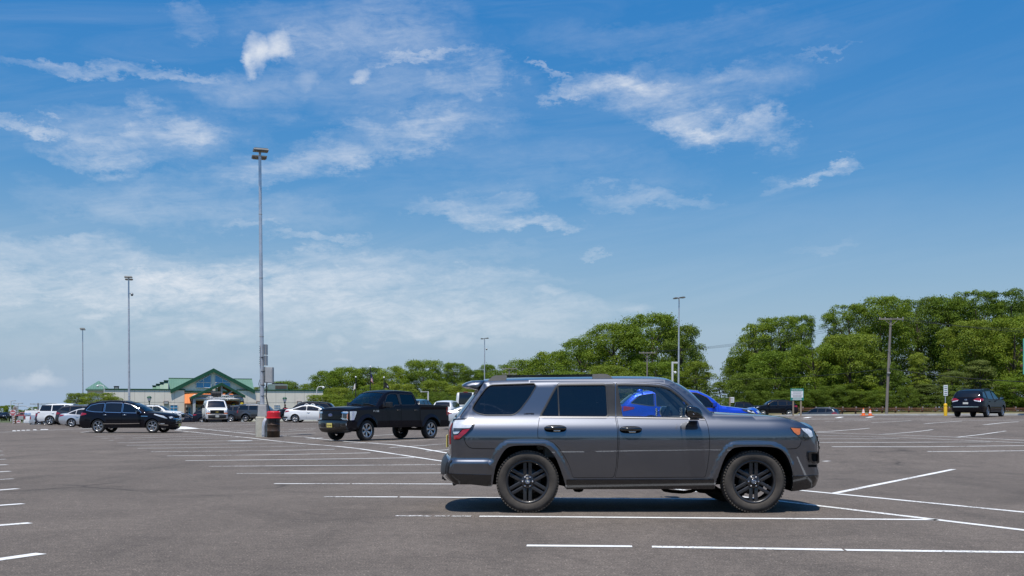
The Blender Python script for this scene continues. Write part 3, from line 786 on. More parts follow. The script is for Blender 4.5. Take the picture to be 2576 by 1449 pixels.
    H.flank(m, roundpoly(P4((158,503),(200,498),(342,497),(358,512),(355,546),(338,592),(280,652),(208,694),(162,690),(146,600)), .015), (), sg, .008, 0, h=.03, skirt=.03)
    H.flank(m, roundpoly(P4((164,515),(332,506),(337,545),(318,582),(240,588),(205,635),(162,640),(155,590)), .02), (), sg, .024, 1, h=.03, skirt=.02)
    H.flank(m, P4((162,585),(318,583),(300,590),(242,594),(228,612),(160,615)), (), sg, .027, 3, h=.03, skirt=.01)
    H.flank(m, P4((166,652),(206,646),(246,600),(314,588),(282,625),(214,682),(168,686)), (), sg, .024, 2, h=.03, skirt=.02)
    m.build("taillight", [M_GLOSSBLACK, M_LENS, M_RED, M_LENSDARK], hb)
    # door handles
    for (hx0, hz0), par in ((c4(1072,590), H.doors[sg][0]), (c5(50,600), H.doors[sg][1])):
        m = MB(); y = float(H.S(np.array([hx0]), np.array([hz0]))[0])
        el = [(hx0+.132*math.copysign(abs(math.cos(a))**.6, math.cos(a)), hz0+.044*math.copysign(abs(math.sin(a))**.7, math.sin(a))) for a in np.linspace(0, 2*PI, 28, endpoint=False)]
        H.flank(m, el, (), sg, .0025, 1, h=.02)
        m.tube([(hx0-.125, (y+.004)*sg, hz0+.006), (hx0-.105, (y+.026)*sg, hz0+.008), (hx0-.04, (y+.036)*sg, hz0+.008), (hx0+.04, (y+.036)*sg, hz0+.008), (hx0+.105, (y+.026)*sg, hz0+.008), (hx0+.125, (y+.004)*sg, hz0+.006)], [.018,.023,.024,.024,.023,.018], 12, 0)
        m.box((hx0+.02, (y+.016)*sg, hz0-.025), (.085, .02, .018), 2, .006)
        m.build("handle", [M_GLOSSBLACK, M_DARK, M_CHROME], par)
    # mirror
    m = MB(); prof = [c5(x, y, 1.08) for x, y in ((575,384),(640,396),(678,430),(691,474),(690,500),(640,500),(562,492),(538,470),(539,405),(552,388))]
    prof = [tuple(p) for p in catmull(prof, 3, True)]; cx_, cz_ = np.mean(prof, 0); V = []; kk = len(prof)
    for yy, sc in ((.95,.55),(.985,.86),(1.02,.97),(1.07,1.0),(1.12,.97),(1.155,.86),(1.172,.6),(1.176,.05)):
        V += [(cx_+(p[0]-cx_)*sc, yy*sg, cz_+(p[1]-cz_)*sc) for p in prof]
    fs = [(r*kk+i, r*kk+(i+1) % kk, (r+1)*kk+(i+1) % kk, (r+1)*kk+i) for r in range(7) for i in range(kk)]
    m.add(V, [f[::-1] for f in fs] if sg < 0 else fs, 0, True)
    a, b = c5(548,446,1.12), c5(612,462,1.14)
    m.tube([(a[0], 1.095*sg, a[1]), ((a[0]+b[0])/2, 1.158*sg, (a[1]+b[1])/2), (b[0], 1.172*sg, b[1])], [.008,.010,.006], 8, 1)
    m.box((cx_+.03, .94*sg, cz_-.07), (.12, .1, .05), 0, .015)
    m.box((cx_-.152, 1.07*sg, cz_), (.008, .15, .11), 1, .002)
    m.build("mirror", [M_GLOSSBLACK, M_CHROME], H.doors[sg][1])
    # roof rail
    RY = .60; q4 = lambda x, y: c4(x, y, RY)
    m = MB()
    m.prism([q4(x, y) for x, y in ((636,113),(1402,104),(1402,128),(636,136))], sg*(RY-.02), sg*(RY+.02), 0)
    rr = m.build("roof_rail", [M_GLOSSBLACK], hb)
    for pl in (((468,168),(486,146),(516,124),(545,116),(642,112),(640,146),(618,168)), ((1400,105),(1470,102),(1525,103),(1560,119),(1592,152),(1404,150))):
        m = MB(); m.prism([tuple(p) for p in roundpoly([q4(x, y) for x, y in pl], .02)], sg*(RY-.03), sg*(RY+.03), 0)
        m.build("rail_end_cap", [mat("bronze_grey_cap", (.36,.31,.26), rough=.42, metal=.7, vary=.1)], rr)
    # badge on the rear pillar
    if sg < 0:
        m = MB(); bx, bz = c4(838,457); y = float(H.S(np.array([bx]), np.array([bz]))[0])
        M = Matrix.Translation((bx, -(y+.004), bz)) @ Matrix.Rotation(PI/2, 4, "X")
        text_mesh(m, "LIMITED", M, .024, 0, .006, 1.05, .03, .125)
        m.build("badge_lettering", [M_INK], hb)
# spoiler over the tailgate
SY = .66; q4 = lambda x, y: c4(x, y, SY)
m = MB(); V = []; prof = [q4(*p) for p in ((446,160),(400,160),(330,163),(280,178),(239,200),(240,216),(300,222),(350,236),(384,243),(404,225))]; kk = len(prof); zc_ = min(p[1] for p in prof)+.035; xc_ = np.mean([p[0] for p in prof])
SEC = ((-SY-.03,0,.25),(-SY-.02,0,.62),(-SY+.04,0,.92),(-SY+.10,0,1),(-.3,-.02,1),(0,-.03,1),(.3,-.02,1),(SY-.10,0,1),(SY-.04,0,.92),(SY+.02,0,.62),(SY+.03,0,.25))
for yy, sx, sc in SEC: V += [(xc_+(p[0]-xc_)*(.5+.5*sc)+sx, yy, zc_+(p[1]-zc_)*sc+.02*(1-abs(yy)/SY)) for p in prof]
m.add(V, [(r*kk+i, r*kk+(i+1) % kk, (r+1)*kk+(i+1) % kk, (r+1)*kk+i) for r in range(len(SEC)-1) for i in range(kk)], 0, True)
m.add(V[:kk], [tuple(range(kk))], 0); m.add(V[-kk:], [tuple(range(kk))[::-1]], 0)
m.build("roof_spoiler", [HPAINT], hb)
a_, b_ = H.seg["tail"]; zt, zb = c4(0,872)[1], c4(0,1004)[1]; ii = [k for k in range(a_, b_+1) if zb <= H.path[k, 1] <= zt and H.path[k, 0] < c4(137,0)[0]+.02]
m = MB(); H.skin_grid(m, ii[0], ii[-1], -1, 1, 16, 0, .006); m.build("bumper_step", [M_BLACK], hb)
for sg in (1, -1):
    m = MB(); H.flank(m, P4((139,868),(120,884),(106,902),(96,948),(95,990),(112,990),(116,950),(128,905),(150,868)), (), sg, .006, 0, h=.03, skirt=.01); m.build("bumper_corner", [M_BLACK], hb)
# front and rear faces
m = MB(); H.face(m, roundpoly([(-.62,.72),(.62,.72),(.66,.98),(-.66,.98)], .06), "front", .006, 0, .05)
for z in (.77,.83,.89): H.face(m, [(-.56,z),(.56,z),(.56,z+.03),(-.56,z+.03)], "front", .014, 1, .05)
m.build("grille", [M_DARK, M_GLOSSBLACK], hb)
H.plate(.62, "front", M_PLATE); H.plate(.86, "rear", M_PLATE)
for sg in (1, -1):
    m = MB(); H.face(m, [(sg*.66,.84),(sg*.80,.84),(sg*.80,1.10),(sg*.62,1.10)], "tail", .012, 0, .05); m.build("taillight", [M_RED], hb)
m = MB(); a, b = hp(1116,1191,0), hp(1128,1206,0)
m.box((a[0]+.12, 0, (a[1]+b[1])/2), (.28, .07, .075), 0, .006); m.box((a[0]+.03, 0, (a[1]+b[1])/2), (.05, .10, .10), 0, .008); m.build("tow_hitch", [M_BLACK], hb)
m = MB(); t = [c5(x, y, .35) for x, y in ((330,1118),(350,1138),(420,1150),(520,1156),(590,1148),(640,1128))]
m.tube([(p[0], -.35, p[1]) for p in t], .022, 8, 0); m.build("exhaust_pipe", [M_DARK], hb); m = MB(); t = [c4(x, y, .4) for x, y in ((150,1060),(175,1096),(200,1080),(240,1060))]
m.prism([c4(x, y, .5) for x, y in ((150,1060),(172,1095),(205,1078),(260,1070),(260,1050))], -.62, -.45, 0); m.build('tow_bracket', [M_DARK], hb); m = MB()
m.prism([c4(x, y, .3) for x, y in ((1230,1128),(1240,1146),(1280,1152),(1310,1144),(1320,1128))], -.4, -.1, 0); m.build('crossmember', [M_DARK], hb); m = MB()
m.prism([c5(x, y, .5) for x, y in ((640,1128),(660,1160),(720,1166),(780,1150),(800,1120))], -.55, .55, 0)
m.build("underbody", [M_DARK], hb)
m = MB(); m.tube([(p[0], -.72, p[1]) for p in (c5(795,446,.72), c5(760,440,.72), c5(700,452,.72))], .008, 6); m.build("wiper", [M_BLACK], hb)
M_TRIM = mat("pale_interior_trim", (.42,.42,.40), rough=.8, vary=.06)
for sg in (1, -1):
    m = MB(); d_ = clip_poly([tuple(p) for p in H.door_polys[1]], 1, 1.12, True); H.flank(m, d_, [_f] if False else (), sg, -.05, 0) if False else None
    ring = [tuple(p) for p in clip_poly([tuple(p) for p in H.door_polys[1]], 1, 1.135, True)]; H.flank(m, ring, [np.array(_f)], sg, -.035, 0); m.build("interior_trim", [M_TRIM], hb)
m = MB(); a_, b_ = H.seg["roof"]; H.skin_grid(m, a_, b_, -.96, .96, 10, 0, -.05); m.build("headliner", [M_TRIM], hb)
a_, b_ = H.seg["windshield"]
for q in (-1, 1): m = MB(); H.skin_grid(m, a_, b_, min(q, q*.86), max(q, q*.86), 2, 0, -.04); m.build("pillar_lining", [M_TRIM], hb)
H.cabin(0.02, z0=.82, seat=M_SEAT, steer=True, dash=.80, dash_z=1.20, rows=2, w=.30)
_st = dict(n=6, gap=.0315, gap0=.0325, w0=.040, w1=.043, face=M_BLACKRIM, barrel=M_DARK, lip=M_BLACKRIM, r0=.078, dish=.012, lugs=6, emblem=True, hubm=0)
H.spin = False; H.wheels(wheel_proto(.3835, .245, .262, _st, M_TYRE_DUSTY, 64), y=.84)
H.place((HXC, HYC, 0), 0)
# ------------------------------------------------------------------ other vehicles
P_BLACK = paint("black", (.006,.006,.010), rough=.3)
P_NAVY = paint("dark_navy", (.010,.012,.022), rough=.3)
P_WHITE = paint("white", (.78,.78,.77), rough=.35)
P_SILVER = paint("silver", (.50,.51,.53), metal=.5, rough=.32)
P_PEARL = paint("pearl_silver", (.60,.60,.60), metal=.25, rough=.32)
P_BLUE = paint("bright_blue", (.010,.065,.62), metal=.4, rough=.28, dust=.08)
P_CHAR = paint("charcoal", (.040,.042,.048), metal=.5, rough=.33)
P_GREYD = paint("steel_grey", (.085,.09,.10), metal=.5, rough=.33)
P_MAROON = paint("dark_maroon", (.035,.010,.012), rough=.3)
P_TEAL = paint("dark_teal", (.022,.05,.055), rough=.3)
P_DBLUE = paint("deep_blue", (.008,.014,.055), rough=.3)

ST6 = dict(n=6, w0=.05, w1=.085, pw=1.5, dish=.015, face=M_ALLOY, barrel=M_DARK)
ST5 = dict(n=5, gap=.03, gap0=.012, w0=.03, w1=.045, dish=.015, face=M_ALLOY, barrel=M_DARK)
ST10 = dict(n=10, w0=.022, w1=.04, dish=.01, face=M_ALLOY, barrel=M_DARK)
STSTEEL = dict(n=8, w0=.06, w1=.09, dish=.01, face=M_ALLOY, barrel=M_DARK)
def rect(y0, y1, z0, z1): return [(y0, z0), (y1, z0), (y1, z1), (y0, z1)]

def crossover(name, label, cat, L=4.65, W=.93, wb=2.75, fo=.90, R=.36, H=1.68, pt=None, group=None, hood=1.02, cowl=1.10, belt=1.05, doors=True, h=.10, glassx=None, rake=0., rim=None, tail_x=0., wheelstyle=None,
              band=None, pillars=None, frame=True, gl=None, lamps=True, zs=.30, emblem=False, red="side"):
    k = L/4.65; h0 = H-.04
    segs = [("front", [(.12,.24,.10),(.02,.42,.18),(0,.58,.20),(.03,.76,.20),(.14,.90,.15),(.26,hood-.06,.09)]),
            ("hood", [(.26,hood-.06,.08),(.55,hood+.0,.05),(.95*k,cowl-.05,.04),(1.30*k,cowl,.03)]),
            ("windshield", [(1.30*k,cowl,.04),(1.62*k,cowl+(h0-cowl)*.50,.08),(2.0*k,cowl+(h0-cowl)*.88,.06)]),
            ("roof", [(2.0*k,cowl+(h0-cowl)*.88,.05),(2.35*k,h0-.01,.04),(2.9*k,h0,.04),(3.7*k,h0-.05,.04),(4.22*k-rake,h0-.14,.04)]),
            ("rear_window", [(4.22*k-rake,h0-.14,.05),(4.40*k-rake*.5,h0-.34,.08),(4.53*k,belt+.06,.09)]),
            ("tail", [(4.53*k,belt+.06,.09),(4.60*k,.86,.12),(L,.62,.13),(L-.03,.44,.12),(L-.14,.30,.05)])]
    b = band or [(1.50*k,belt-.02),(1.75*k,cowl+(h0-cowl)*.50),(2.08*k,cowl+(h0-cowl)*.80),(2.4*k,h0-.10),(3.4*k,h0-.12),(4.05*k-rake,h0-.20),(4.30*k-rake*.4,belt+.12),(3.6*k,belt+.03)]
    c = Car(name, label, cat, group, L=L, W=W, wb=wb, fo=fo, R=R, segs=segs, zs=zs, paint=pt, band=b, pillars=pillars or [2.52*k, 3.46*k],
            wz=[(.2,.94),(.35,.97),(.6,1.0),(.85,.99),(belt,.95),(belt+.12,.90),(H,.70),(H+.4,.6)],
            doors=[(1.40*k,2.52*k),(2.52*k,3.52*k)] if doors else (), h=h, glass_side=gl, frame=frame, handles=(belt-.14) if doors else False)
    c.shell()
    for sg in (1, -1):
        m = MB(); lo = [p for p in c.low if True]
        c.ribbon(m, [(c.arches[0][-1][0]+.02, zs+.05), (c.arches[1][0][0]-.02, zs+.05)], sg, .05, .012, 0, closed=False); m.build("side_sill", [M_BLACK], c.root)
    if lamps:
        X = c.X
        c.lamp("headlight", [M_LENSDARK, M_LENS], parts=[("side", [(X(.12),.80),(X(.22),.78),(X(.62),.93),(X(.62),.985),(X(.28),.94)], 0, .006), ("front", [(.50,.78),(.86,.80),(.86,.94),(.55,.88)], 0, .006), ("side", [(X(.18),.83),(X(.45),.90),(X(.45),.95),(X(.28),.92)], 1, .012), ("front", [(.58,.82),(.80,.83),(.80,.90),(.60,.87)], 1, .012)])
        c.lamp("taillight", [M_RED, M_LENS], parts=[("side", [(X(L-.12),.90),(X(L-.48),.98),(X(L-.50),1.04),(X(L-.14),belt+.02)], 0, .008), ("tail", [(.45,.90),(.84,.88),(.80,belt+.02),(.50,1.0)], 0, .008)])
        m = MB(); c.face(m, roundpoly([(-.46,.50),(.46,.50),(.52,.84),(-.52,.84)], .06), "front", .004, 0)
        for z in (.58,.66,.74): c.face(m, rect(-.45,.45,z,z+.02), "front", .014, 1)
        m.build("grille", [M_DARK, M_CHROME], c.root)
    c.mirrors(X(1.55*k) if lamps else c.X(1.55*k), belt)
    c.wheels(wheel_proto(R, .235, rim or R*.66, wheelstyle or ST5))
    return c

# --- black three-row SUV on the left, side on
X = None
E = Car("suv", "black three-row SUV with chrome window trim parked side-on left of the light poles", "SUV", L=5.19, W=.985, wb=3.07, fo=.99, R=.375,
   segs=[("front", [(.16,.22,.08),(.03,.36,.18),(0,.52,.24),(.02,.70,.24),(.10,.84,.2),(.22,.94,.12)]),
         ("hood", [(.22,.94,.12),(.55,1.03,.07),(.95,1.09,.05),(1.38,1.13,.03)]),
         ("windshield", [(1.38,1.13,.04),(1.80,1.38,.09),(2.25,1.59,.06)]),
         ("roof", [(2.25,1.59,.05),(2.65,1.68,.045),(3.3,1.71,.04),(4.1,1.68,.04),(4.62,1.60,.04)]),
         ("rear_window", [(4.62,1.60,.05),(4.86,1.38,.08),(5.0,1.16,.09)]),
         ("tail", [(5.0,1.16,.09),(5.12,.95,.12),(5.18,.72,.12),(5.19,.55,.12),(5.16,.40,.1),(5.02,.28,.05)])],
   paint=P_BLACK, h=.06, zs=.28, wz=[(.2,.94),(.35,.965),(.6,1.0),(.85,.99),(1.0,.965),(1.15,.91),(1.72,.69),(2,.6)],
   band=[(1.62,1.08),(1.95,1.36),(2.3,1.53),(2.7,1.60),(3.4,1.615),(4.1,1.58),(4.55,1.48),(4.78,1.22),(4.3,1.15),(3.0,1.11)], pillars=[2.72,3.74], doors=[(1.52,2.72),(2.72,3.86)],
   glass_side=[G_DARK, G_DARK, G_TINT], glass_front=G_TINT, frame=M_CHROME, handles=False)
E.shell(); E.cabin(.05, z0=.78, seat=M_SEATDK, dash=1.0, dash_z=1.13)
for sg in (1, -1):
    for j, dd in enumerate(E.doors[sg]): E.handle(dd, E.X((2.56, 3.66)[j]), .97, sg, .2, .035, M_CHROME)
    m = MB(); E.ribbon(m, [(E.X(1.7), .52), (E.X(2.8), .50), (E.X(3.75), .50)], sg, .016, .012, 0, closed=False); m.build("chrome_strip", [M_CHROME], E.root)
    m = MB(); E.ribbon(m, [(E.X(1.25), .90), (E.X(1.62), .91)], sg, .012, .008, 0, closed=False); m.build("fender_trim", [M_CHROME], E.root)
X = E.X
E.lamp("headlight", [M_LENSDARK, M_LENS], parts=[("side", [(X(.14),.78),(X(.30),.80),(X(.90),.99),(X(.88),1.03),(X(.35),.92)], 1, .006), ("front", [(.46,.70),(.90,.74),(.90,.90),(.52,.82)], 0, .006), ("front", [(.6,.76),(.8,.77),(.8,.85),(.62,.82)], 1, .012)])
E.lamp("taillight", [M_RED], parts=[("side", [(X(5.10),.92),(X(4.72),1.00),(X(4.74),1.06),(X(5.04),1.10)], 0, .008), ("tail", [(.4,.93),(.88,.91),(.86,1.08),(.46,1.04)], 0, .008)])
E.lamp("fog_lamp", [M_CHROME, M_LENS], parts=[("side", [(X(.10),.40),(X(.60),.44),(X(.62),.56),(X(.58),.56),(X(.56),.47),(X(.12),.44)], 0, .008), ("side", [(X(.3),.48),(X(.52),.49),(X(.52),.53),(X(.3),.52)], 1, .006)])
m = MB(); E.face(m, roundpoly([(-.5,.46),(.5,.46),(.58,.80),(-.58,.80)], .08), "front", .004, 0)
for z in (.52,.58,.64,.70): E.face(m, rect(-.48,.48,z,z+.015), "front", .014, 1)
E.face(m, [(-.62,.70),(-.2,.66),(.2,.66),(.62,.70),(.62,.72),(.2,.69),(-.2,.69),(-.62,.72)], "front", .02, 1); m.build("grille", [M_DARK, M_CHROME], E.root)
m = MB(); p = E.face_point(0,.70,"front",.03); m.lathe([(.085,0),(.085,.014),(.07,.02),(.07,.005),(.0005,.005)], 24, 0, True, Matrix.Translation(p) @ Matrix.Rotation(PI/2, 4, "Y")); m.build("emblem", [M_CHROME], E.root)
E.plate(.42, "front", M_PLATE, None, .04); E.plate(.85, "tail", M_PLATE); E.mirrors(X(1.72), 1.02); E.rails(X(4.3), X(2.6), .62, M_BLACK, .03)
E.wheels(wheel_proto(.375, .245, .258, dict(n=6, w0=.035, w1=.06, pw=1.6, gap=.012, gap0=.004, dish=.012, face=M_ALLOY, barrel=M_DARK, r0=.05)))
E.root.scale = (1, 1, 1.045); E.place((-22.05+.4, 59.3, ground(-21.7, 58.4)), math.radians(-1.5))

# --- black crew-cab pickup
T = Car("pickup_truck", "black crew-cab pickup truck parked at an angle beside the big grey SUV", "pickup truck", L=5.89, W=1.0, wb=3.68, fo=.95, R=.40,
   segs=[("front", [(.20,.36,.05),(.06,.46,.12),(.02,.62,.14),(.05,.80,.14),(.06,1.0,.13),(.09,1.18,.10)]),
         ("hood", [(.09,1.18,.09),(.35,1.235,.06),(.9,1.28,.05),(1.52,1.31,.04)]),
         ("windshield", [(1.52,1.31,.05),(1.86,1.60,.09),(2.16,1.82,.07)]),
         ("roof", [(2.16,1.82,.06),(2.45,1.90,.05),(3.1,1.92,.045),(3.75,1.89,.045)]),
         ("rear_window", [(3.75,1.89,.03),(3.88,1.62,.03),(3.96,1.36,.03)]),
         ("bed", [(3.96,1.36,.01),(4.0,1.365,.03),(4.9,1.365,.03),(5.72,1.355,.02)]),
         ("tail", [(5.72,1.355,.02),(5.76,1.1,.04),(5.78,.85,.05),(5.78,.74,.07),(5.86,.72,.08),(5.89,.60,.08),(5.80,.50,.04)])],
   paint=P_BLACK, h=.06, zs=.50, Ra=.49, flare=.045, er=(.05,.07), af=.12, ar=.03, lf=.6, lr=.4,
   wz=[(.3,.95),(.5,.975),(.7,.99),(.95,.985),(1.2,.975),(1.32,.955),(1.42,.92),(1.95,.74),(2.2,.7)],
   band=[(1.90,1.30),(2.02,1.50),(2.22,1.74),(2.42,1.80),(3.68,1.79),(3.76,1.44),(3.68,1.385),(2.5,1.375),(2.42,1.30)], pillars=[2.86], doors=[(1.76,2.86),(2.86,3.90)], dz=.05,
   glass_side=[G_PRIV, G_TINT], glass_front=glass("windscreen_tint", (.36,.44,.46), .05), frame=True, handles=False, wmargin=.92)
_o = T.S
def _tx(x, z, y):   # cab narrower than the bed above the beltline, bed sides upright
    bed = np.clip((T.X(3.97)-x)/.04, 0, 1)
    return y + bed*np.clip((z-1.2)/.2, 0, 1)*.05
T.extra = _tx
T.shell(); T.cabin(.32, z0=1.0, seat=M_SEATDK, dash=1.10, dash_z=1.30, rows=2, w=.32)
X = T.X
for sg in (1, -1):
    for j, dd in enumerate(T.doors[sg]): T.handle(dd, X((2.70, 3.72)[j]), 1.16, sg, .2, .045, M_BLACK)
    m = MB(); T.flank(m, [(X(2.80),1.40),(X(2.92),1.40),(X(2.92),1.80),(X(2.76),1.80)], (), sg, .004, 0, skirt=.01); m.build("pillar_trim", [M_BLACK], T.doors[sg][0])
    m = MB(); T.ribbon(m, [(X(3.955),.62),(X(3.955),1.34)], sg, .012, .004, 0, closed=False); m.build("panel_gap", [M_DARK], T.root)
    for xw in (-T.wb/2, T.wb/2):
        arc = [(xw+r*math.cos(a), .40+r*math.sin(a)) for r, rng in ((.60, np.linspace(PI+.0, -.0, 24)), (.49, np.linspace(.0, PI, 24))) for a in rng]
        def off(V, xw=xw): return .004+.02*np.clip((.60-np.hypot(V[:, 0]-xw, V[:, 1]-.40))/.06, 0, 1)
        m = MB(); T.flank(m, [(a, max(b, .50)) for a, b in arc], (), sg, off, 0, h=.05, skirt=.03); m.build("wheel_arch_flare", [P_BLACK], T.root)
    m = MB(); y = float(T.S(np.array([X(1.0)]), np.array([1.12]))[0])
    # badge on the wing
    M = Matrix.Translation((X(1.42), (y+.012)*sg, 1.13)) @ (Matrix.Rotation(PI, 4, "Z") if sg > 0 else Matrix.Identity(4)) @ Matrix.Rotation(PI/2, 4, "X")
    text_mesh(m, "F-150", M, .10, 0, .012, 1.0, .02, .30); m.build("badge_lettering", [M_CHROME], T.root)
T.lamp("headlight", [M_LENSDARK, M_LENS, M_AMBER, M_CHROME], parts=[("front", [(.60,.80),(.985,.78),(.985,1.12),(.60,1.10)], 1, .008), ("side", [(X(.10),.79),(X(.26),.80),(X(.40),1.10),(X(.36),1.13),(X(.11),1.12)], 1, .008),
     ("front", [(.62,.86),(.80,.86),(.80,1.03),(.62,1.03)], 0, .016), ("front", [(.82,.83),(.875,.83),(.875,1.06),(.82,1.06)], 2, .018), ("front", [(.56,1.04),(.86,1.04),(.86,1.075),(.56,1.075)], 3, .024), ("front", [(.56,.84),(.80,.84),(.80,.87),(.56,.87)], 3, .024)])
T.lamp("taillight", [M_RED, M_LENS], parts=[("side", [(X(5.76),.96),(X(5.60),.96),(X(5.58),1.28),(X(5.74),1.30)], 0, .010), ("tail", [(.78,.92),(.97,.92),(.97,1.30),(.78,1.30)], 0, .010), ("side", [(X(5.75),1.10),(X(5.62),1.10),(X(5.62),1.15),(X(5.75),1.15)], 1, .014)])
m = MB(); T.face(m, roundpoly([(-.60,.78),(.60,.78),(.60,1.08),(.54,1.14),(-.54,1.14),(-.60,1.08)], .05), "front", .010, 0)
for k in range(9):
    for q in range(12):
        yy = -.54+q*.098+(k % 2)*.049; zz = .82+k*.034
        if abs(yy) < .56: T.face(m, [(yy-.034,zz),(yy,zz-.012),(yy+.034,zz),(yy,zz+.012)], "front", .020, 1, .2, .01)
m.build("grille", [M_DARK, M_GLOSSBLACK], T.root)
m = MB(); p = T.face_point(0, .97, "front", .028); M = Matrix.Translation(p) @ Matrix.Rotation(PI/2, 4, "Z") @ Matrix.Rotation(PI/2, 4, "X")
def ellipse(a, b, n=28): return [(a*math.cos(2*PI*i/n), b*math.sin(2*PI*i/n)) for i in range(n)]
m.prism(ellipse(.125,.055), 0, .014, 0, M, "xy"); m.prism(ellipse(.115,.047), .010, .019, 1, M, "xy"); text_mesh(m, "Ford", M @ Matrix.Translation((0,0,.021)), .075, 0, .004, 1, .012, .15); m.build("emblem", [M_CHROME, mat("emblem_blue", (.01,.03,.20), rough=.25, coat=1, vary=.05)], T.root)
m = MB(); T.face(m, roundpoly([(-.97,.50),(.97,.50),(.97,.74),(-.97,.74)], .04), "front", .035, 0, skirt=.05); m.build("front_bumper", [M_GLOSSBLACK], T.root)
for sg in (1, -1):
    m = MB(); T.face(m, [(sg*.32,.56),(sg*.54,.56),(sg*.54,.66),(sg*.32,.66)], "front", .05, 0, skirt=.02); m.build("bumper_pad", [M_BLACK], T.root)
    m = MB(); T.face(m, [(sg*.82,.60),(sg*.92,.60),(sg*.92,.66),(sg*.82,.66)], "front", .045, 0, skirt=.02); m.build("fog_lamp", [M_LENS], T.root)
m = MB(); T.face(m, roundpoly([(-.9,.36),(.9,.36),(.95,.50),(-.95,.50)], .03), "front", .02, 0, skirt=.03); m.build("air_dam", [M_BLACK], T.root)
T.plate(.60, "front", M_PLATE, "D25 PRN", .065, y=.02); T.plate(.62, "tail", M_PLATE)
m = MB(); s0, s1 = T.seg["bed"]; T.skin_grid(m, s0+3, s1-1, -.93, .93, 8, 0, .012); m.build("bed_cover", [mat("vinyl_cover", (.03,.03,.032), rough=.75, vary=.2, bump=.2)], T.root)
T.mirrors(X(1.98), 1.30, M_BLACK, (.17,.27,.22))
for sg in (1, -1):
    m = MB(); T.flank(m, [(X(1.80),1.28),(X(1.96),1.28),(X(1.92),1.52)], (), sg, .004, 0, skirt=.01); m.build("mirror_sail", [M_BLACK], T.root)
m = MB()
for k in range(2):
    y0 = .72-k*.75; pts = [T.skin(np.array(T.seg["windshield"][0]+t), np.array(u), .02) for t, u in ((.4, y0/.9), (1.2, (y0-.3)/.9), (1.6, (y0-.62)/.9))]
    m.tube([tuple(p) for p in pts], .012, 6)
m.build("wiper", [M_BLACK], T.root)
T.wheels(wheel_proto(.40, .275, .262, dict(n=6, w0=.045, w1=.125, pw=1.3, dish=.02, face=M_ALLOY, barrel=M_DARK, r0=.05)), y=.86)
_ph = math.radians(51); fwd = Vector((-math.cos(_ph), -math.sin(_ph), 0)); lft = Vector((math.sin(_ph)*1, -math.cos(_ph), 0))
_FL = Vector((-5.9, 42.0, 0)); _c = _FL-fwd*1.84-lft*.99
_c *= .985; T.place((_c.x+.08, _c.y, ground(_c.x, _c.y)), math.atan2(fwd.y, fwd.x)); T.root.scale = (1.0, 1.0, 1.05)

# --- bright blue crossover behind the front SUV
B = crossover("suv", "bright blue crossover parked behind the bonnet of the big grey SUV", "SUV", L=4.74, W=.95, wb=2.75, fo=.93, R=.365, H=1.67, pt=P_BLUE, hood=.98, cowl=1.09, belt=1.06, h=.07, rake=.08,
              gl=[G_TINT, G_DARK, G_TINT], frame=True, wheelstyle=ST10)
m = MB(); y = float(B.S(np.array([B.X(1.28)]), np.array([.83]))[0])
text_mesh(m, "A-SPEC", Matrix.Translation((B.X(1.22), -(y+.004), .84)) @ Matrix.Rotation(PI/2, 4, "X"), .07, 0, .006, 1, .02, .30); m.build("badge_lettering", [M_CHROME], B.root)
m = MB(); s0, s1 = B.seg["roof"]; p = B.skin(np.array(s1-5.), np.array(0.), .0)
m.lathe([(.06,0),(.045,.04),(.03,.075),(.0005,.085)], 12, 0, True, Matrix.Translation(tuple(p)) @ Matrix.Scale(2.2, 4, (1,0,0))); m.build("antenna_fin", [P_BLUE], B.root)
B.cabin(0, z0=.72, dash=.95, dash_z=1.06)
B.place((6.07, 35.9, ground(6.1, 35.5)), math.radians(-1))

# --- row of parked vehicles at the far edge of the lot, left of the pole
R4 = crossover("suv", "white crossover with black roof rails and its tailgate raised, behind the black three-row SUV", "SUV", L=4.60, W=.925, wb=2.69, fo=.93, R=.36, H=1.66, pt=P_WHITE, hood=1.05, cowl=1.13, belt=1.08, gl=[G_DARK, G_TINT, G_TINT], zs=.34, wheelstyle=ST5)
R4.rails(R4.X(3.9), R4.X(2.3), .60, M_BLACK, .06)
m = MB()   # raised tailgate
hx = R4.X(4.2); V = []
tp = [(0,.0),(-.25,.16),(-.55,.22),(-.85,.16),(-1.05,.02)]
for k, (a, b) in enumerate(tp):
    for u in np.linspace(-1, 1, 9): V.append((hx+a, u*(.62+.06*math.sin(k/4*PI)), 1.50+b+.06*(1-u*u)))
m.add(V, [(i*9+j, i*9+j+1, (i+1)*9+j+1, (i+1)*9+j) for i in range(4) for j in range(8)], 0, True)
m.add([(v[0]+.02, v[1]*.96, v[2]-.07) for v in V], [(i*9+j, (i+1)*9+j, (i+1)*9+j+1, i*9+j+1) for i in range(4) for j in range(8)], 1, True)
rim_ = [i*9 for i in range(5)]+[36+j for j in range(1, 9)]+[i*9+8 for i in range(3, -1, -1)]+list(range(7, 0, -1))
n_ = len(rim_); W_ = [V[i] for i in rim_]+[(V[i][0]+.02, V[i][1]*.96, V[i][2]-.07) for i in rim_]
m.add(W_, [(i, (i+1) % n_, n_+(i+1) % n_, n_+i) for i in range(n_)], 1); tg = m.build("tailgate", [P_WHITE, M_BLACK], R4.root)
for sg in (1, -1):
    m = MB(); m.tube([(hx-.05, sg*.6, 1.3), (hx-.5, sg*.58, 1.63)], .02, 6); m.build("gas_strut", [M_BLACK], tg)
_y = 98.5; R4.place(((457-CX)/F*_y-R4.xf, _y, ground(-33, _y)), math.radians(0))

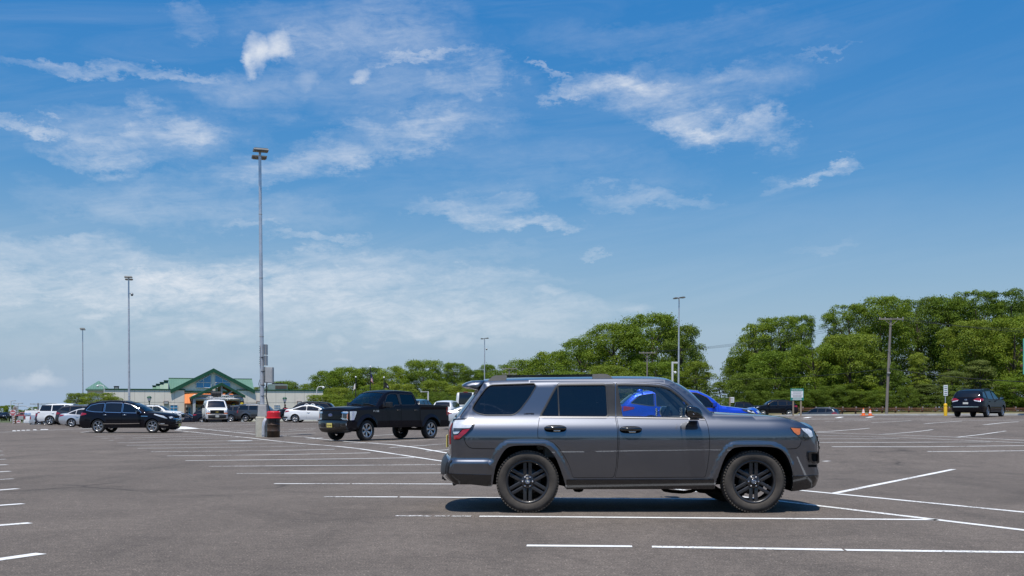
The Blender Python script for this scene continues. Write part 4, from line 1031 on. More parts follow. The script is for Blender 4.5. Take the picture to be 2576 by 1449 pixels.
def put(c, px, Y, rz, dx=0., z=None):
    """origin dx metres ahead of the point seen in column px"""
    x = (px-CX)/F*Y; c.place((x+dx, Y, z if z is not None else ground(x+dx, Y)), math.radians(rz)); return c
# white wagon-like SUV
WG = crossover("suv", "big white square-tailed SUV parked beside the silver saloon at far left", "SUV", L=5.3, W=1.03, wb=3.1, fo=1.0, R=.41, H=1.90, pt=P_WHITE, hood=1.16, cowl=1.24, belt=1.20, zs=.36, wheelstyle=ST6, lamps=False, glassx=None,
     band=[(1.75,1.20),(2.0,1.48),(2.3,1.70),(2.6,1.76),(4.9,1.74),(5.05,1.25),(4.9,1.22)], pillars=[2.9,3.98], frame=False)
WG.lamp("taillight", [M_RED], parts=[("side", [(WG.X(5.24),1.05),(WG.X(4.98),1.06),(WG.X(4.98),1.14),(WG.X(5.2),1.15)], 0, .008), ("tail", [(.5,1.0),(.95,1.0),(.93,1.14),(.5,1.14)], 0, .008)])
put(WG, 138, 92, 0, WG.wb/2)
# charcoal SUV with glazed roof
CH_ = crossover("suv", "charcoal SUV with dark red tail lamps between the big white SUV and the silver saloon", "SUV", L=4.95, W=.96, wb=2.9, fo=.95, R=.38, H=1.74, pt=P_CHAR, hood=1.08, cowl=1.16, belt=1.14)
put(CH_, 149, 87, 0, -CH_.xr)
# silver saloon
def saloon(name, label, L=4.87, W=.93, wb=2.85, fo=.97, R=.335, H=1.46, pt=None, cat="saloon car", doors=True, gl=None, coupe=False, h=.10, wheelstyle=None, fast=0.):
    k = L/4.87; t = H-.03; f = fast
    segs = [("front", [(.14,.20,.10),(.03,.34,.18),(0,.48,.20),(.04,.62,.19),(.16,.74,.12)]), ("hood", [(.16,.74,.1),(.5,.83,.06),(1.0,.91,.04),(1.42*k,.95,.03)]),
            ("windshield", [(1.42*k,.95,.04),(1.85*k,1.18,.08),(2.28*k,t-.06,.06)]), ("roof", [(2.28*k,t-.06,.05),(2.65*k,t,.04),(3.1*k,t-.01,.04),(3.52*k,t-.07,.04)]),
            ("rear_window", [(3.52*k,t-.07,.04),(3.9*k+f*.3,t-.22,.07),(4.24*k+f,1.04-f*.1,.06)]), ("deck", [(4.24*k+f,1.04-f*.1,.05),(4.5*k+f*.3,1.03,.05),(4.74*k,1.0,.06)]),
            ("tail", [(4.74*k,1.0,.07),(4.82*k,.82,.12),(L,.62,.12),(L-.03,.42,.1),(L-.14,.26,.05)])]
    b = [(1.62*k,.93),(1.95*k,1.15),(2.35*k,t-.12),(2.75*k,t-.08),(3.3*k,t-.10),(3.75*k,t-.24),(4.05*k+f*.5,1.04),(3.4*k,.98)]
    c = Car(name, label, cat, L=L, W=W, wb=wb, fo=fo, R=R, segs=segs, zs=.22, paint=pt, band=b, pillars=[2.92*k] if coupe else [2.62*k,3.5*k], doors=([(1.5*k,2.92*k)] if coupe else [(1.5*k,2.62*k),(2.62*k,3.55*k)]) if doors else (),
            wz=[(.15,.94),(.3,.97),(.5,1.0),(.75,.985),(.9,.955),(1.0,.90),(1.45,.64),(1.7,.55)], h=h, glass_side=gl, handles=.82 if doors else False)
    c.shell(); X = c.X
    c.lamp("headlight", [M_LENS], parts=[("side", [(X(.10),.60),(X(.30),.62),(X(.66),.78),(X(.30),.74)], 0, .006), ("front", [(.5,.58),(.85,.60),(.85,.72),(.55,.68)], 0, .006)])
    c.lamp("taillight", [M_RED], parts=[("side", [(X(L-.08),.80),(X(L-.42),.88),(X(L-.46),.95),(X(L-.14),.96)], 0, .008), ("tail", [(.45,.78),(.84,.78),(.82,.94),(.5,.92)], 0, .008)])
    m = MB(); c.face(m, roundpoly([(-.5,.36),(.5,.36),(.54,.60),(-.54,.60)], .05), "front", .004, 0); m.build("grille", [M_DARK], c.root)
    c.mirrors(X(1.75*k), .92); c.wheels(wheel_proto(R, .225, R*.68, wheelstyle or ST5)); return c
SF = saloon("sedan", "silver saloon with red tail lamps, its bonnet hidden by the black three-row SUV", pt=P_SILVER)
put(SF, 192, 81, 0, SF.wb/2)
CV = saloon("coupe", "white two-door coupe with dark wheels parked behind the second red-lidded bin", L=4.5, W=.90, wb=2.70, fo=.90, R=.325, H=1.40, pt=P_WHITE, cat="coupe", coupe=True, gl=[G_TINT, G_TINT], h=.08, fast=.16,
            wheelstyle=dict(n=10, w0=.02, w1=.05, dish=.008, face=M_ALLOY, barrel=M_DARK))
m = MB(); CV.flank(m, [(CV.X(4.46),.36),(CV.X(4.2),.38),(CV.X(4.2),.46),(CV.X(4.46),.48)], (), -1, .006, 0, skirt=.01); m.build("bumper_vent", [M_BLACK], CV.root)
put(CV, 748.7, 83, -3, CV.wb/2)
SW = saloon("sedan", "pearl silver saloon half hidden between the pickup's tail and the big grey SUV", L=4.95, W=.93, wb=2.84, fo=.95, H=1.46, R=.34, pt=P_PEARL, fast=.2)
put(SW, 1168, 60, 4, SW.wb/2)
AU = saloon("sedan", "dark hatchback-like saloon seen low between the white crossover and the white van", L=4.9, W=.93, wb=2.9, pt=P_NAVY, gl=[G_TINT]*3, doors=False)
put(AU, 470, 124, 1, 0)
EQ = crossover("suv", "dark grey crossover partly behind the white van on its right side", "SUV", L=4.65, W=.92, wb=2.73, R=.36, H=1.66, pt=P_CHAR, belt=1.08, wheelstyle=ST5, doors=False)
put(EQ, 587, 104, 0, EQ.wb/2)
DK = crossover("suv", "dark navy SUV mostly hidden behind the left side of the white van", "SUV", L=4.7, W=.92, wb=2.75, R=.36, H=1.66, pt=P_NAVY, belt=1.08, doors=False)
put(DK, 489, 109, 0, -DK.xr, z=-.18)
# boxy grey SUV behind the concrete base
JP = Car("suv", "boxy dark grey SUV with upright windows behind the concrete pole base", "SUV", L=4.41, W=.88, wb=2.63, fo=.86, R=.355,
   segs=[("front", [(.10,.34,.05),(.02,.46,.10),(.0,.60,.10),(.05,.80,.08),(.10,1.0,.06)]), ("hood", [(.10,1.0,.05),(.5,1.06,.04),(1.15,1.09,.03)]), ("windshield", [(1.15,1.09,.03),(1.45,1.38,.06),(1.66,1.56,.05)]),
         ("roof", [(1.66,1.56,.05),(1.95,1.62,.04),(3.0,1.64,.04),(4.15,1.60,.04)]), ("rear_window", [(4.15,1.60,.03),(4.25,1.35,.04),(4.30,1.10,.05)]), ("tail", [(4.30,1.10,.05),(4.34,.8,.06),(4.41,.6,.06),(4.38,.42,.04),(4.28,.36,.02)])],
   paint=P_GREYD, h=.10, zs=.36, Ra=.43, flare=.04, band=[(1.42,1.10),(1.62,1.36),(1.78,1.50),(4.02,1.50),(4.16,1.12)], pillars=[2.35,3.22], doors=[(1.34,2.35),(2.35,3.28)], pgap=.07,
   wz=[(.3,.95),(.5,1.0),(.9,.99),(1.1,.96),(1.64,.80),(2,.7)], handles=.98)
JP.shell(); X = JP.X
JP.lamp("taillight", [M_RED], parts=[("side", [(X(4.32),.82),(X(4.2),.82),(X(4.2),1.06),(X(4.3),1.07)], 0, .01), ("tail", [(.7,.80),(.85,.80),(.84,1.06),(.7,1.06)], 0, .01)])
JP.lamp("headlight", [M_LENS], parts=[("front", [(.5,.76),(.78,.76),(.78,.92),(.5,.92)], 0, .01), ("side", [(X(.12),.78),(X(.3),.78),(X(.3),.92),(X(.12),.92)], 0, .008)])
m = MB(); JP.face(m, rect(-.45,.45,.70,.94), "front", .006, 0); m.build("grille", [M_DARK], JP.root)
for sg in (1, -1):
    m = MB(); JP.ribbon(m, [(X(1.1),.62),(X(3.2),.62)], sg, .04, .012, 0, closed=False); m.build("side_moulding", [M_BLACK], JP.root)
JP.mirrors(X(1.5), 1.06); JP.rails(X(3.9), X(1.9), .6, M_BLACK, .04)
JP.wheels(wheel_proto(.355, .22, .235, dict(n=5, w0=.05, w1=.07, dish=.012, face=M_ALLOY, barrel=M_DARK)))
put(JP, 623.4, 99, 0, JP.wb/2)
# white work van
VN = Car("van", "white work van facing the viewer with ladders on its roof rack", "van", L=5.69, W=1.0, wb=3.43, fo=.92, R=.375,
   segs=[("front", [(.16,.30,.05),(.03,.42,.10),(.0,.58,.10),(.08,.72,.09),(.10,.90,.09),(.14,1.10,.08),(.22,1.16,.06)]), ("hood", [(.22,1.16,.06),(.5,1.24,.05),(.88,1.32,.04)]), ("windshield", [(.88,1.32,.04),(1.12,1.62,.08),(1.36,1.90,.06)]),
         ("roof", [(1.36,1.90,.06),(1.6,1.98,.06),(3.5,2.02,.06),(5.5,1.98,.05)]), ("tail", [(5.5,1.98,.04),(5.6,1.4,.04),(5.62,.8,.04),(5.69,.6,.04),(5.6,.38,.02)])],
   paint=P_WHITE, h=.12, zs=.36, Ra=.44, wz=[(.3,.95),(.5,.985),(1.0,1.0),(1.3,.97),(1.9,.82),(2.2,.75)], band=[(1.14,1.30),(1.34,1.58),(1.52,1.80),(2.05,1.80),(2.05,1.30)], pillars=[], doors=[(1.0,2.18),(2.22,3.4)], er=(.06,.08),
   glass_front=glass("van_windscreen", (.2,.25,.25), .08), handles=1.05, glass_side=[G_TINT])
VN.shell(); VN.cabin(.6, z0=1.0, seat=M_SEATDK, dash=1.15, dash_z=1.3); X = VN.X
VN.lamp("headlight", [M_LENS, M_AMBER], parts=[("front", [(.66,.90),(.95,.90),(.95,1.07),(.66,1.07)], 0, .012), ("front", [(.60,.74),(.97,.74),(.97,.86),(.60,.86)], 1, .012), ("side", [(X(.12),.76),(X(.24),.76),(X(.24),.86),(X(.12),.86)], 1, .01)])
m = MB(); VN.face(m, rect(-.60,.60,.74,1.07), "front", .012, 0); VN.face(m, rect(-.60,.60,.90,.92), "front", .02, 1)
m.build("grille", [M_DARK, M_BLACK], VN.root)
m = MB(); p = VN.face_point(0,.91,"front",.03); MT = Matrix.Translation(p) @ Matrix.Rotation(PI/2, 4, "Z") @ Matrix.Rotation(PI/2, 4, "X")
m.prism([(-.15,-.03),(-.05,-.03),(-.06,-.055),(.05,-.055),(.06,-.03),(.13,-.03),(.15,.03),(.05,.03),(.06,.055),(-.05,.055),(-.06,.03),(-.13,.03)], 0, .02, 0, MT, "xy"); m.build("emblem", [mat("emblem_gold", (.7,.5,.15), rough=.3, metal=.8, vary=.1)], VN.root)
m = MB(); VN.face(m, rect(-.98,.98,.42,.66), "front", .04, 0, skirt=.06); m.build("front_bumper", [M_BLACK], VN.root)
VN.plate(.54, "front", M_PLATEW, "KRG 18V", .06); VN.mirrors(X(1.3), 1.36, M_BLACK, (.12,.22,.3))
VN.wheels(wheel_proto(.375, .24, .21, STSTEEL))
_v = Vector(((545-CX)/F*94, 94, 0)); rzv = math.radians(-70); VN.place((_v.x-math.cos(rzv)*2.0, _v.y-math.sin(rzv)*2.0, ground(_v.x, _v.y)), rzv)
m = MB()
for x in (.4, -1.0, -2.2):
    m.tube([(x, -.8, 1.98), (x, -.8, 2.16), (x, .8, 2.16), (x, .8, 1.98)], .025, 6)
for y in (-.8, .8): m.tube([(.6, y, 2.16), (-2.4, y, 2.16)], .025, 6)
m.build("roof_rack", [M_ALLOY], VN.root)
VM = Matrix.Translation(VN.root.location) @ Matrix.Rotation(rzv, 4, "Z")
def ladder(label, y, z, x0, x1, w, m_, tilt=0.):
    t = thing("ladder", label, "ladder", VM @ Vector(((x0+x1)/2, y, z)), rzv+tilt, "ladders on the white van"); l = (x1-x0)/2
    for s in (1, -1):
        m = MB(); m.box((0, s*w/2, 0), (2*l, .03, .08), 0, .008); m.build("side_rail", [m_], t)
    m = MB()
    for k in range(int(2*l/.3)): m.tube([(-l+.15+k*.3, -w/2, 0), (-l+.15+k*.3, w/2, 0)], .016, 6)
    m.build("rungs", [m_], t)
ladder("aluminium ladder lying at the passenger side of the van roof rack", -.42, 2.24, -2.4, 1.0, .42, M_ALLOY)
ladder("pale aluminium ladder lying flat along the middle of the van roof rack", .06, 2.24, -2.2, 1.0, .36, mat("pale_ladder", (.6,.6,.58), rough=.4, metal=.4, vary=.15), .05)
ladder("short ladder stacked on top of another on the van rack", -.38, 2.34, -1.8, .7, .38, M_ALLOY, -.04)
m = MB(); m.tube([(0, -.42, .27), (0, .42, .27)], .25, 20, 0); m.tube([(0, -.30, .27), (0, .30, .27)], .258, 20, 0)
for y in (-.36, 0, .36): m.tube([(.262*math.cos(a), y, .27+.262*math.sin(a)) for a in np.linspace(0, 2*PI, 21)], .018, 6, 0, False)
hr = m.build("cable_roll", [mat("black_roll", (.012,.012,.012), rough=.6, vary=.3)]); tag(hr, "thick black roll strapped on the ladders of the white van", "roll"); hr.location = VM @ Vector((-.3, .12, 2.30)); hr.rotation_euler = (0, 0, rzv+.12)
# dark minivan behind the coupe, white rings on its flank
DV = crossover("minivan", "black minivan with white rings on its side behind the white coupe", "minivan", L=5.1, W=.98, wb=3.0, fo=.95, R=.37, H=1.78, pt=P_BLACK, hood=1.08, cowl=1.16, belt=1.12, doors=False, wheelstyle=ST6)
put(DV, 768, 91, 182, 0)
m = MB()
for k in (0, .52):
    x = -.25-k; z = 1.36; a = np.linspace(0, 2*PI, 25)
    pts = [(x+.19*math.cos(t), float(DV.S(np.array([x+.19*math.cos(t)]), np.array([z+.19*math.sin(t)]))[0])+.01, z+.19*math.sin(t)) for t in a]
    m.tube(pts, .03, 6, 0, False)
m.build("side_graphic", [M_WHITE], DV.root)
# vehicles whose tops show behind the pickup and the front SUV
TL = crossover("suv", "dark teal SUV roof just showing over the pickup's bed", "SUV", L=4.6, W=.92, pt=P_TEAL, H=1.80, belt=1.16, hood=1.1, cowl=1.18, doors=False, lamps=False)
put(TL, 1058, 88, 75, 0)
WR = crossover("suv", "white crossover roof showing between the pickup tail and the pearl saloon", "SUV", L=4.6, W=.92, pt=P_WHITE, H=1.66, doors=False, lamps=False)
put(WR, 1128, 86, 80, 0)
BS = Car("van", "white high-roof passenger van seen from behind, beside the big grey SUV's rear spoiler", "van", L=5.6, W=1.0, wb=3.4, fo=.95, R=.37,
   segs=[("front", [(.2,.3,.05),(.02,.5,.1),(.05,.9,.1),(.2,1.1,.06)]), ("hood", [(.2,1.1,.05),(.8,1.25,.03)]), ("windshield", [(.8,1.25,.03),(1.2,1.8,.06),(1.5,2.2,.05)]), ("roof", [(1.5,2.2,.05),(2.0,2.40,.05),(4,2.44,.05),(5.35,2.40,.05)]),
         ("rear_window", [(5.35,2.40,.03),(5.48,2.1,.03),(5.54,1.25,.03)]), ("tail", [(5.54,1.25,.03),(5.57,.8,.04),(5.6,.6,.04),(5.5,.38,.02)])], paint=P_WHITE, h=.14, zs=.36, band=[(1.1,1.3),(1.5,1.95),(5.1,2.0),(5.2,1.3)], pillars=[2.2,3.2,4.2],
   wz=[(.3,.95),(.6,1.0),(1.2,.99),(2.4,.85),(2.8,.8)], er=(.05,.10), wmargin=.80, frame=False)
BS.shell(); BS.wheels(wheel_proto(.37, .22, .22, STSTEEL))
m = MB(); s_ = BS.seg["rear_window"][0]; p = BS.skin(np.array(s_-.3), np.array(0.), .02); m.box(tuple(p), (.05, .42, .07), 0, .02); m.build("brake_light", [M_RED], BS.root)
put(BS, 1172, 103, 92, 0)
# --- right-hand side
TB = crossover("suv", "small black SUV facing left beside the green and white notice board", "SUV", L=4.41, W=.90, wb=2.64, fo=.88, R=.36, H=1.66, pt=P_BLACK, hood=1.04, cowl=1.12, belt=1.08, rake=.05, gl=[G_DARK, G_DARK, G_TINT], wheelstyle=ST10)
put(TB, 1978, 104, 180, -TB.wb/2+.1)
EX = crossover("suv", "grey SUV low beyond the kerb in front of the guard rail, driver's arm out", "SUV", L=5.05, W=1.0, wb=3.02, fo=.9, R=.38, H=1.76, pt=P_GREYD, hood=1.1, cowl=1.18, belt=1.16, gl=[G_DARK, G_DARK, G_TINT])
put(EX, 2058, 129, 140, 0, z=-.10); EX.rails(EX.X(4.3), EX.X(2.3), .62, M_ALLOY, .03)
MN = crossover("minivan", "black minivan with red tail lamps driving off at the right edge of the lot", "minivan", L=5.08, W=.99, wb=3.03, fo=.95, R=.36, H=1.76, pt=P_BLACK, hood=1.05, cowl=1.14, belt=1.10, lamps=False, wheelstyle=ST10, pillars=[2.75,3.95])
X = MN.X
MN.lamp("taillight", [M_RED, M_LENS], parts=[("tail", [(.40,1.02),(.93,.96),(.90,1.16),(.62,1.14)], 0, .012), ("side", [(X(5.02),.96),(X(4.72),1.03),(X(4.76),1.10),(X(4.96),1.15)], 0, .010), ("tail", [(.50,.955),(.93,.90),(.93,.955),(.45,1.015)], 1, .012)])
MN.lamp("headlight", [M_LENS], parts=[("front", [(.5,.76),(.88,.78),(.88,.9),(.55,.86)], 0, .006)])
m = MB(); p = MN.face_point(0,1.02,"tail",.02); M_ = Matrix.Translation(p) @ Matrix.Rotation(PI/2, 4, "Y")
for rx, ry in ((.045,.07),(.018,.07),(.02,.04)): m.tube([(rx*math.cos(a), ry*math.sin(a), 0) for a in np.linspace(0, 2*PI, 21)], .009, 6, 0, False, M_)
m.build("emblem", [M_CHROME], MN.root)
MN.plate(.82, "tail", M_PLATEW, None, .015); m = MB(); MN.face(m, rect(-.75,.75,.60,.63), "tail", .02, 0); m.build("bumper_strip", [M_CHROME], MN.root)
MN.rails(X(4.2), X(2.4), .6, M_BLACK, .045)
put(MN, 2464, 66, 49, 0)
# --- far left: capped pickup, silver pickup and maroon pickup, seen from the side
def pickup(label, pt, cap=None, **k):
    c = Car("pickup_truck", label, "pickup truck", L=5.7, W=.99, wb=3.6, fo=.95, R=.39,
      segs=[("front", [(.15,.4,.06),(.02,.6,.12),(.05,.95,.1),(.1,1.12,.08)]), ("hood", [(.1,1.12,.06),(.8,1.22,.04),(1.45,1.26,.03)]), ("windshield", [(1.45,1.26,.04),(1.8,1.56,.08),(2.1,1.78,.06)]), ("roof", [(2.1,1.78,.05),(2.5,1.86,.04),(3.6,1.84,.04)]),
            ("rear_window", [(3.6,1.84,.02),(3.8,1.34,.02)]), ("bed", [(3.8,1.34,.01),(3.85,1.33,.01),(5.58,1.31,.01)]), ("tail", [(5.58,1.31,.02),(5.62,.9,.03),(5.7,.66,.06),(5.6,.48,.03)])], paint=pt, h=.12, zs=.48, Ra=.47, flare=.03,
      wz=[(.3,.95),(.6,1.0),(1.1,.985),(1.3,.95),(1.9,.74),(2.2,.7)], band=[(1.8,1.26),(2.15,1.66),(2.4,1.74),(3.5,1.72),(3.6,1.32)], pillars=[2.8], doors=[(1.7,2.8),(2.8,3.72)], handles=1.1)
    c.shell(); X = c.X
    c.lamp("taillight", [M_RED], parts=[("side", [(X(5.61),.9),(X(5.42),.9),(X(5.42),1.24),(X(5.59),1.24)], 0, .01), ("tail", [(.8,.88),(.96,.88),(.96,1.25),(.8,1.25)], 0, .01)])
    m = MB(); c.face(m, rect(-.95,.95,.50,.72), "tail", .05, 0, skirt=.08); m.build("rear_bumper", [M_CHROME], c.root)
    c.mirrors(X(1.95), 1.24, M_BLACK); c.wheels(wheel_proto(.39, .25, .24, ST6)); return c
NP = pickup("white pickup with a lettered cargo cap over its bed, leftmost of the far trucks", P_WHITE); X = NP.X
m = MB(); m.box(((X(3.85)+X(5.6))/2, 0, 1.62), (X(3.85)-X(5.6), 1.80, .60), 0, .05, None, (.98,.90)); m.box(((X(3.85)+X(5.6))/2, 0, 1.35), (X(3.85)-X(5.6)+.02, 1.86, .03), 1, .005)
text_mesh(m, "NALCO", Matrix.Translation((X(5.2), -.905, 1.56)) @ Matrix.Rotation(PI/2-.15, 4, "X"), .24, 2, .02, 1.0, .02, .72); cp = m.build("cargo_cap", [P_WHITE, M_DARK, mat("lettering_blue", (.03,.25,.60), rough=.5, vary=.05)], NP.root)
m = MB()
for y in (-.7, .7): m.tube([(X(5.5), y, 1.92), (X(5.5), y, 2.02), (X(3.9), y, 2.02), (X(3.9), y, 1.92)], .02, 6)
m.build("roof_rack", [M_ALLOY], NP.root)
put(NP, 67.7, 122, 0, -NP.xr, z=-.66)
SP = pickup("silver pickup tail between the capped white pickup and the maroon pickup", P_SILVER); put(SP, 81.5, 117, 0, -SP.xr, z=-.62)
RP = pickup("dark maroon pickup whose bed shows behind the big white SUV", P_MAROON); put(RP, 96, 108, 0, -RP.xr, z=-.30)
DBL = crossover("suv", "deep blue SUV tail peeping out behind the big white SUV", "SUV", pt=P_DBLUE, doors=False, wheelstyle=ST10); put(DBL, 99, 98, 0, -DBL.xr, z=-.12)
# small far cars on the road beyond, far left
for i, (px, yy, rz, pt_, lab) in enumerate(((12, 230, -85, P_NAVY, "tiny dark car facing the viewer near the far-left canopy"), (2, 260, -80, P_SILVER, "tiny grey car beside the dark one at the far left edge"), (64, 220, 20, paint("red_car", (.30,.02,.02)), "small red car on the road left of the capped white pickup"))):
    c = saloon("sedan", lab, pt=pt_, doors=False, h=.2); put(c, px, yy, rz, 0, z=-.55)
PK = pickup("dark pickup low behind the blue crossover's bonnet by the small notice", P_BLACK); put(PK, 1868, 116, 0, 0, z=.35)
# ------------------------------------------------------------------ ground, paint, kerb
KA = Vector((22.8, 84.0, 0)); KB = Vector((35.4, 72.0, 0)); KD = (KB-KA).normalized(); KN = Vector((-KD.y, KD.x, 0))
if KN.y < 0: KN = -KN
def beyond(x, y): return (x-KA.x)*KN.x+(y-KA.y)*KN.y
GX = np.arange(-170, 152, 2.0); GY = np.arange(-40, 302, 2.0)
_gx, _gy = np.meshgrid(GX, GY, indexing="ij"); GZ = ground_np(_gx, _gy)
def gz(x, y):
    i = min(max(int((x-GX[0])//2), 0), len(GX)-2); j = min(max(int((y-GY[0])//2), 0), len(GY)-2)
    a = (x-GX[i])/2; b = (y-GY[j])/2
    return float(GZ[i,j]*(1-a)*(1-b)+GZ[i+1,j]*a*(1-b)+GZ[i,j+1]*(1-a)*b+GZ[i+1,j+1]*a*b)
def asphalt():
    m = bpy.data.materials.new("asphalt"); n, l = nt(m); b = n["Principled BSDF"]; b.inputs["Roughness"].default_value = .88; b.inputs["Specular IOR Level"].default_value = .35
    tc = n.new("ShaderNodeTexCoord"); P = tc.outputs["Object"]
    def noise(sc, det=5, rough=.6, vec=P, dist=0):
        t = n.new("ShaderNodeTexNoise"); t.inputs["Scale"].default_value = sc; t.inputs["Detail"].default_value = det; t.inputs["Roughness"].default_value = rough; t.inputs["Distortion"].default_value = dist; l.new(vec, t.inputs["Vector"]); return t.outputs["Fac"]
    def ramp(f, stops):
        r = n.new("ShaderNodeValToRGB"); l.new(f, r.inputs[0]); e = r.color_ramp.elements
        while len(e) < len(stops): e.new(.5)
        for k, (p, c) in enumerate(stops): e[k].position = p; e[k].color = (c, c, c, 1) if not isinstance(c, tuple) else (*c, 1)
        return r.outputs[0]
    def mul(a, b_, f=1.0):
        x = n.new("ShaderNodeMix"); x.data_type = "RGBA"; x.blend_type = "MULTIPLY"; x.inputs["Factor"].default_value = f; l.new(a, x.inputs["A"]); l.new(b_, x.inputs["B"]); return x.outputs["Result"]
    base = ramp(noise(.09, 4), [(.3, (.107,.089,.074)), (.7, (.139,.116,.097))])
    c = mul(base, ramp(noise(.55, 6, .7, dist=1.0), [(.27, .74), (.5, 1.0), (.73, 1.20)]))
    c = mul(c, ramp(noise(9, 3, .7), [(.3, .78), (.7, 1.18)]))
    c = mul(c, ramp(noise(55, 2, .8), [(.3, .36), (.52, 1.0), (.70, 1.75)]))
    fl = ramp(noise(42, 1, .5), [(.69, 1.0), (.74, 3.2)]); c = mul(c, fl)                           # pale aggregate
    # scuffs in the driving direction
    mp = n.new("ShaderNodeMapping"); mp.inputs["Rotation"].default_value = (0, 0, math.radians(26)); mp.inputs["Scale"].default_value = (1.0, .06, 1); l.new(P, mp.inputs[0])
    c = mul(c, ramp(noise(.8, 5, .6, mp.outputs[0]), [(.28, .74), (.44, 1.0), (.75, 1.10)]))
    # cracks
    wv = n.new("ShaderNodeTexNoise"); wv.inputs["Scale"].default_value = .6; wv.inputs["Detail"].default_value = 6; l.new(P, wv.inputs["Vector"])
    ad = n.new("ShaderNodeMix"); ad.data_type = "RGBA"; ad.blend_type = "ADD"; ad.inputs["Factor"].default_value = 2.2; l.new(P, ad.inputs["A"]); l.new(wv.outputs["Color"], ad.inputs["B"])
    vo = n.new("ShaderNodeTexVoronoi"); vo.feature = "DISTANCE_TO_EDGE"; vo.inputs["Scale"].default_value = .085; l.new(ad.outputs["Result"], vo.inputs["Vector"])
    gate = ramp(noise(.22, 3), [(.50, 0.0), (.60, .8)])
    cr = ramp(vo.outputs["Distance"], [(.0, .28), (.0022, .5), (.005, 1.0)])
    mx = n.new("ShaderNodeMix"); mx.data_type = "RGBA"; mx.inputs["A"].default_value = (1,1,1,1); l.new(gate, mx.inputs["Factor"]); l.new(cr, mx.inputs["B"]); c = mul(c, mx.outputs["Result"])
    # oil spots
    vs = n.new("ShaderNodeTexVoronoi"); vs.inputs["Scale"].default_value = .42; l.new(ad.outputs["Result"], vs.inputs["Vector"])
    c = mul(c, ramp(vs.outputs["Distance"], [(.0, .45), (.07, .70), (.16, 1.0)]), .75)
    l.new(c, b.inputs["Base Color"])
    bp = n.new("ShaderNodeBump"); bp.inputs["Strength"].default_value = .55; bp.inputs["Distance"].default_value = .012
    l.new(noise(70, 3, .7), bp.inputs["Height"]); l.new(bp.outputs[0], b.inputs["Normal"]); return m
M_ASPH = asphalt()
M_PAINT = mat("road_paint", (.60,.60,.58), rough=.75, col2=(.78,.78,.76), scale=4, bump=.2, bscale=90)
def _wear():
    n, l = M_PAINT.node_tree.nodes, M_PAINT.node_tree.links; b = n["Principled BSDF"]; src = b.inputs["Base Color"].links[0].from_socket
    tc = n.new("ShaderNodeTexCoord"); t = n.new("ShaderNodeTexNoise"); t.inputs["Scale"].default_value = 26; t.inputs["Detail"].default_value = 6; t.inputs["Roughness"].default_value = .75; l.new(tc.outputs["Object"], t.inputs["Vector"])
    g = n.new("ShaderNodeTexNoise"); g.inputs["Scale"].default_value = .55; g.inputs["Detail"].default_value = 4; l.new(tc.outputs["Object"], g.inputs["Vector"])
    a = n.new("ShaderNodeMath"); a.operation = "MULTIPLY_ADD"; l.new(g.outputs["Fac"], a.inputs[0]); a.inputs[1].default_value = .75; l.new(t.outputs["Fac"], a.inputs[2])
    r = n.new("ShaderNodeValToRGB"); r.color_ramp.elements[0].position = .96; r.color_ramp.elements[1].position = 1.0; l.new(a.outputs[0], r.inputs[0])
    r.color_ramp.elements[0].color = (0,0,0,1); r.color_ramp.elements[1].color = (1,1,1,1)
    m = n.new("ShaderNodeMix"); m.data_type = "RGBA"; l.new(r.outputs[0], m.inputs["Factor"]); l.new(src, m.inputs["A"]); m.inputs["B"].default_value = (.13,.11,.095,1); l.new(m.outputs["Result"], b.inputs["Base Color"])
_wear()
M_VERGE = mat("dry_verge", (.16,.11,.065), rough=.95, col2=(.10,.115,.035), scale=.5, bump=.6, bscale=9)
M_GRASS = mat("rough_grass", (.045,.07,.02), rough=.95, col2=(.09,.10,.035), scale=.4, bump=.5, bscale=6)
lot, ver, gra = MB(), MB(), MB()
nj = len(GY); V = [(GX[i], GY[j], GZ[i, j]) for i in range(len(GX)) for j in range(nj)]
sel = {0: [], 1: [], 2: []}
for i in range(len(GX)-1):
    for j in range(nj-1):
        x, y = GX[i]+1, GY[j]+1; f = (i*nj+j, (i+1)*nj+j, (i+1)*nj+j+1, i*nj+j+1)
        k = 0
        if beyond(x, y) > .9 and x > 12: k = 1
        if y > 153 or x > 75 or x < -120: k = 2
        sel[k].append(f)
for k, mb, nm, mt in ((0, lot, "parking_lot", M_ASPH), (1, ver, "verge", M_VERGE), (2, gra, "grass_ground", M_GRASS)):
    used = sorted({q for f in sel[k] for q in f}); mp_ = {q: a for a, q in enumerate(used)}
    mb.add([V[q] for q in used], [tuple(mp_[q] for q in f) for f in sel[k]], 0, True); tag(mb.build(nm, [mt]), kind="structure")
m = MB(); m.add([(-4000,-3000,-5.2),(4000,-3000,-5.2),(4000,5000,-5.2),(-4000,5000,-5.2)], [(0,1,2,3)]); tag(m.build("terrain", [M_GRASS]), kind="structure")

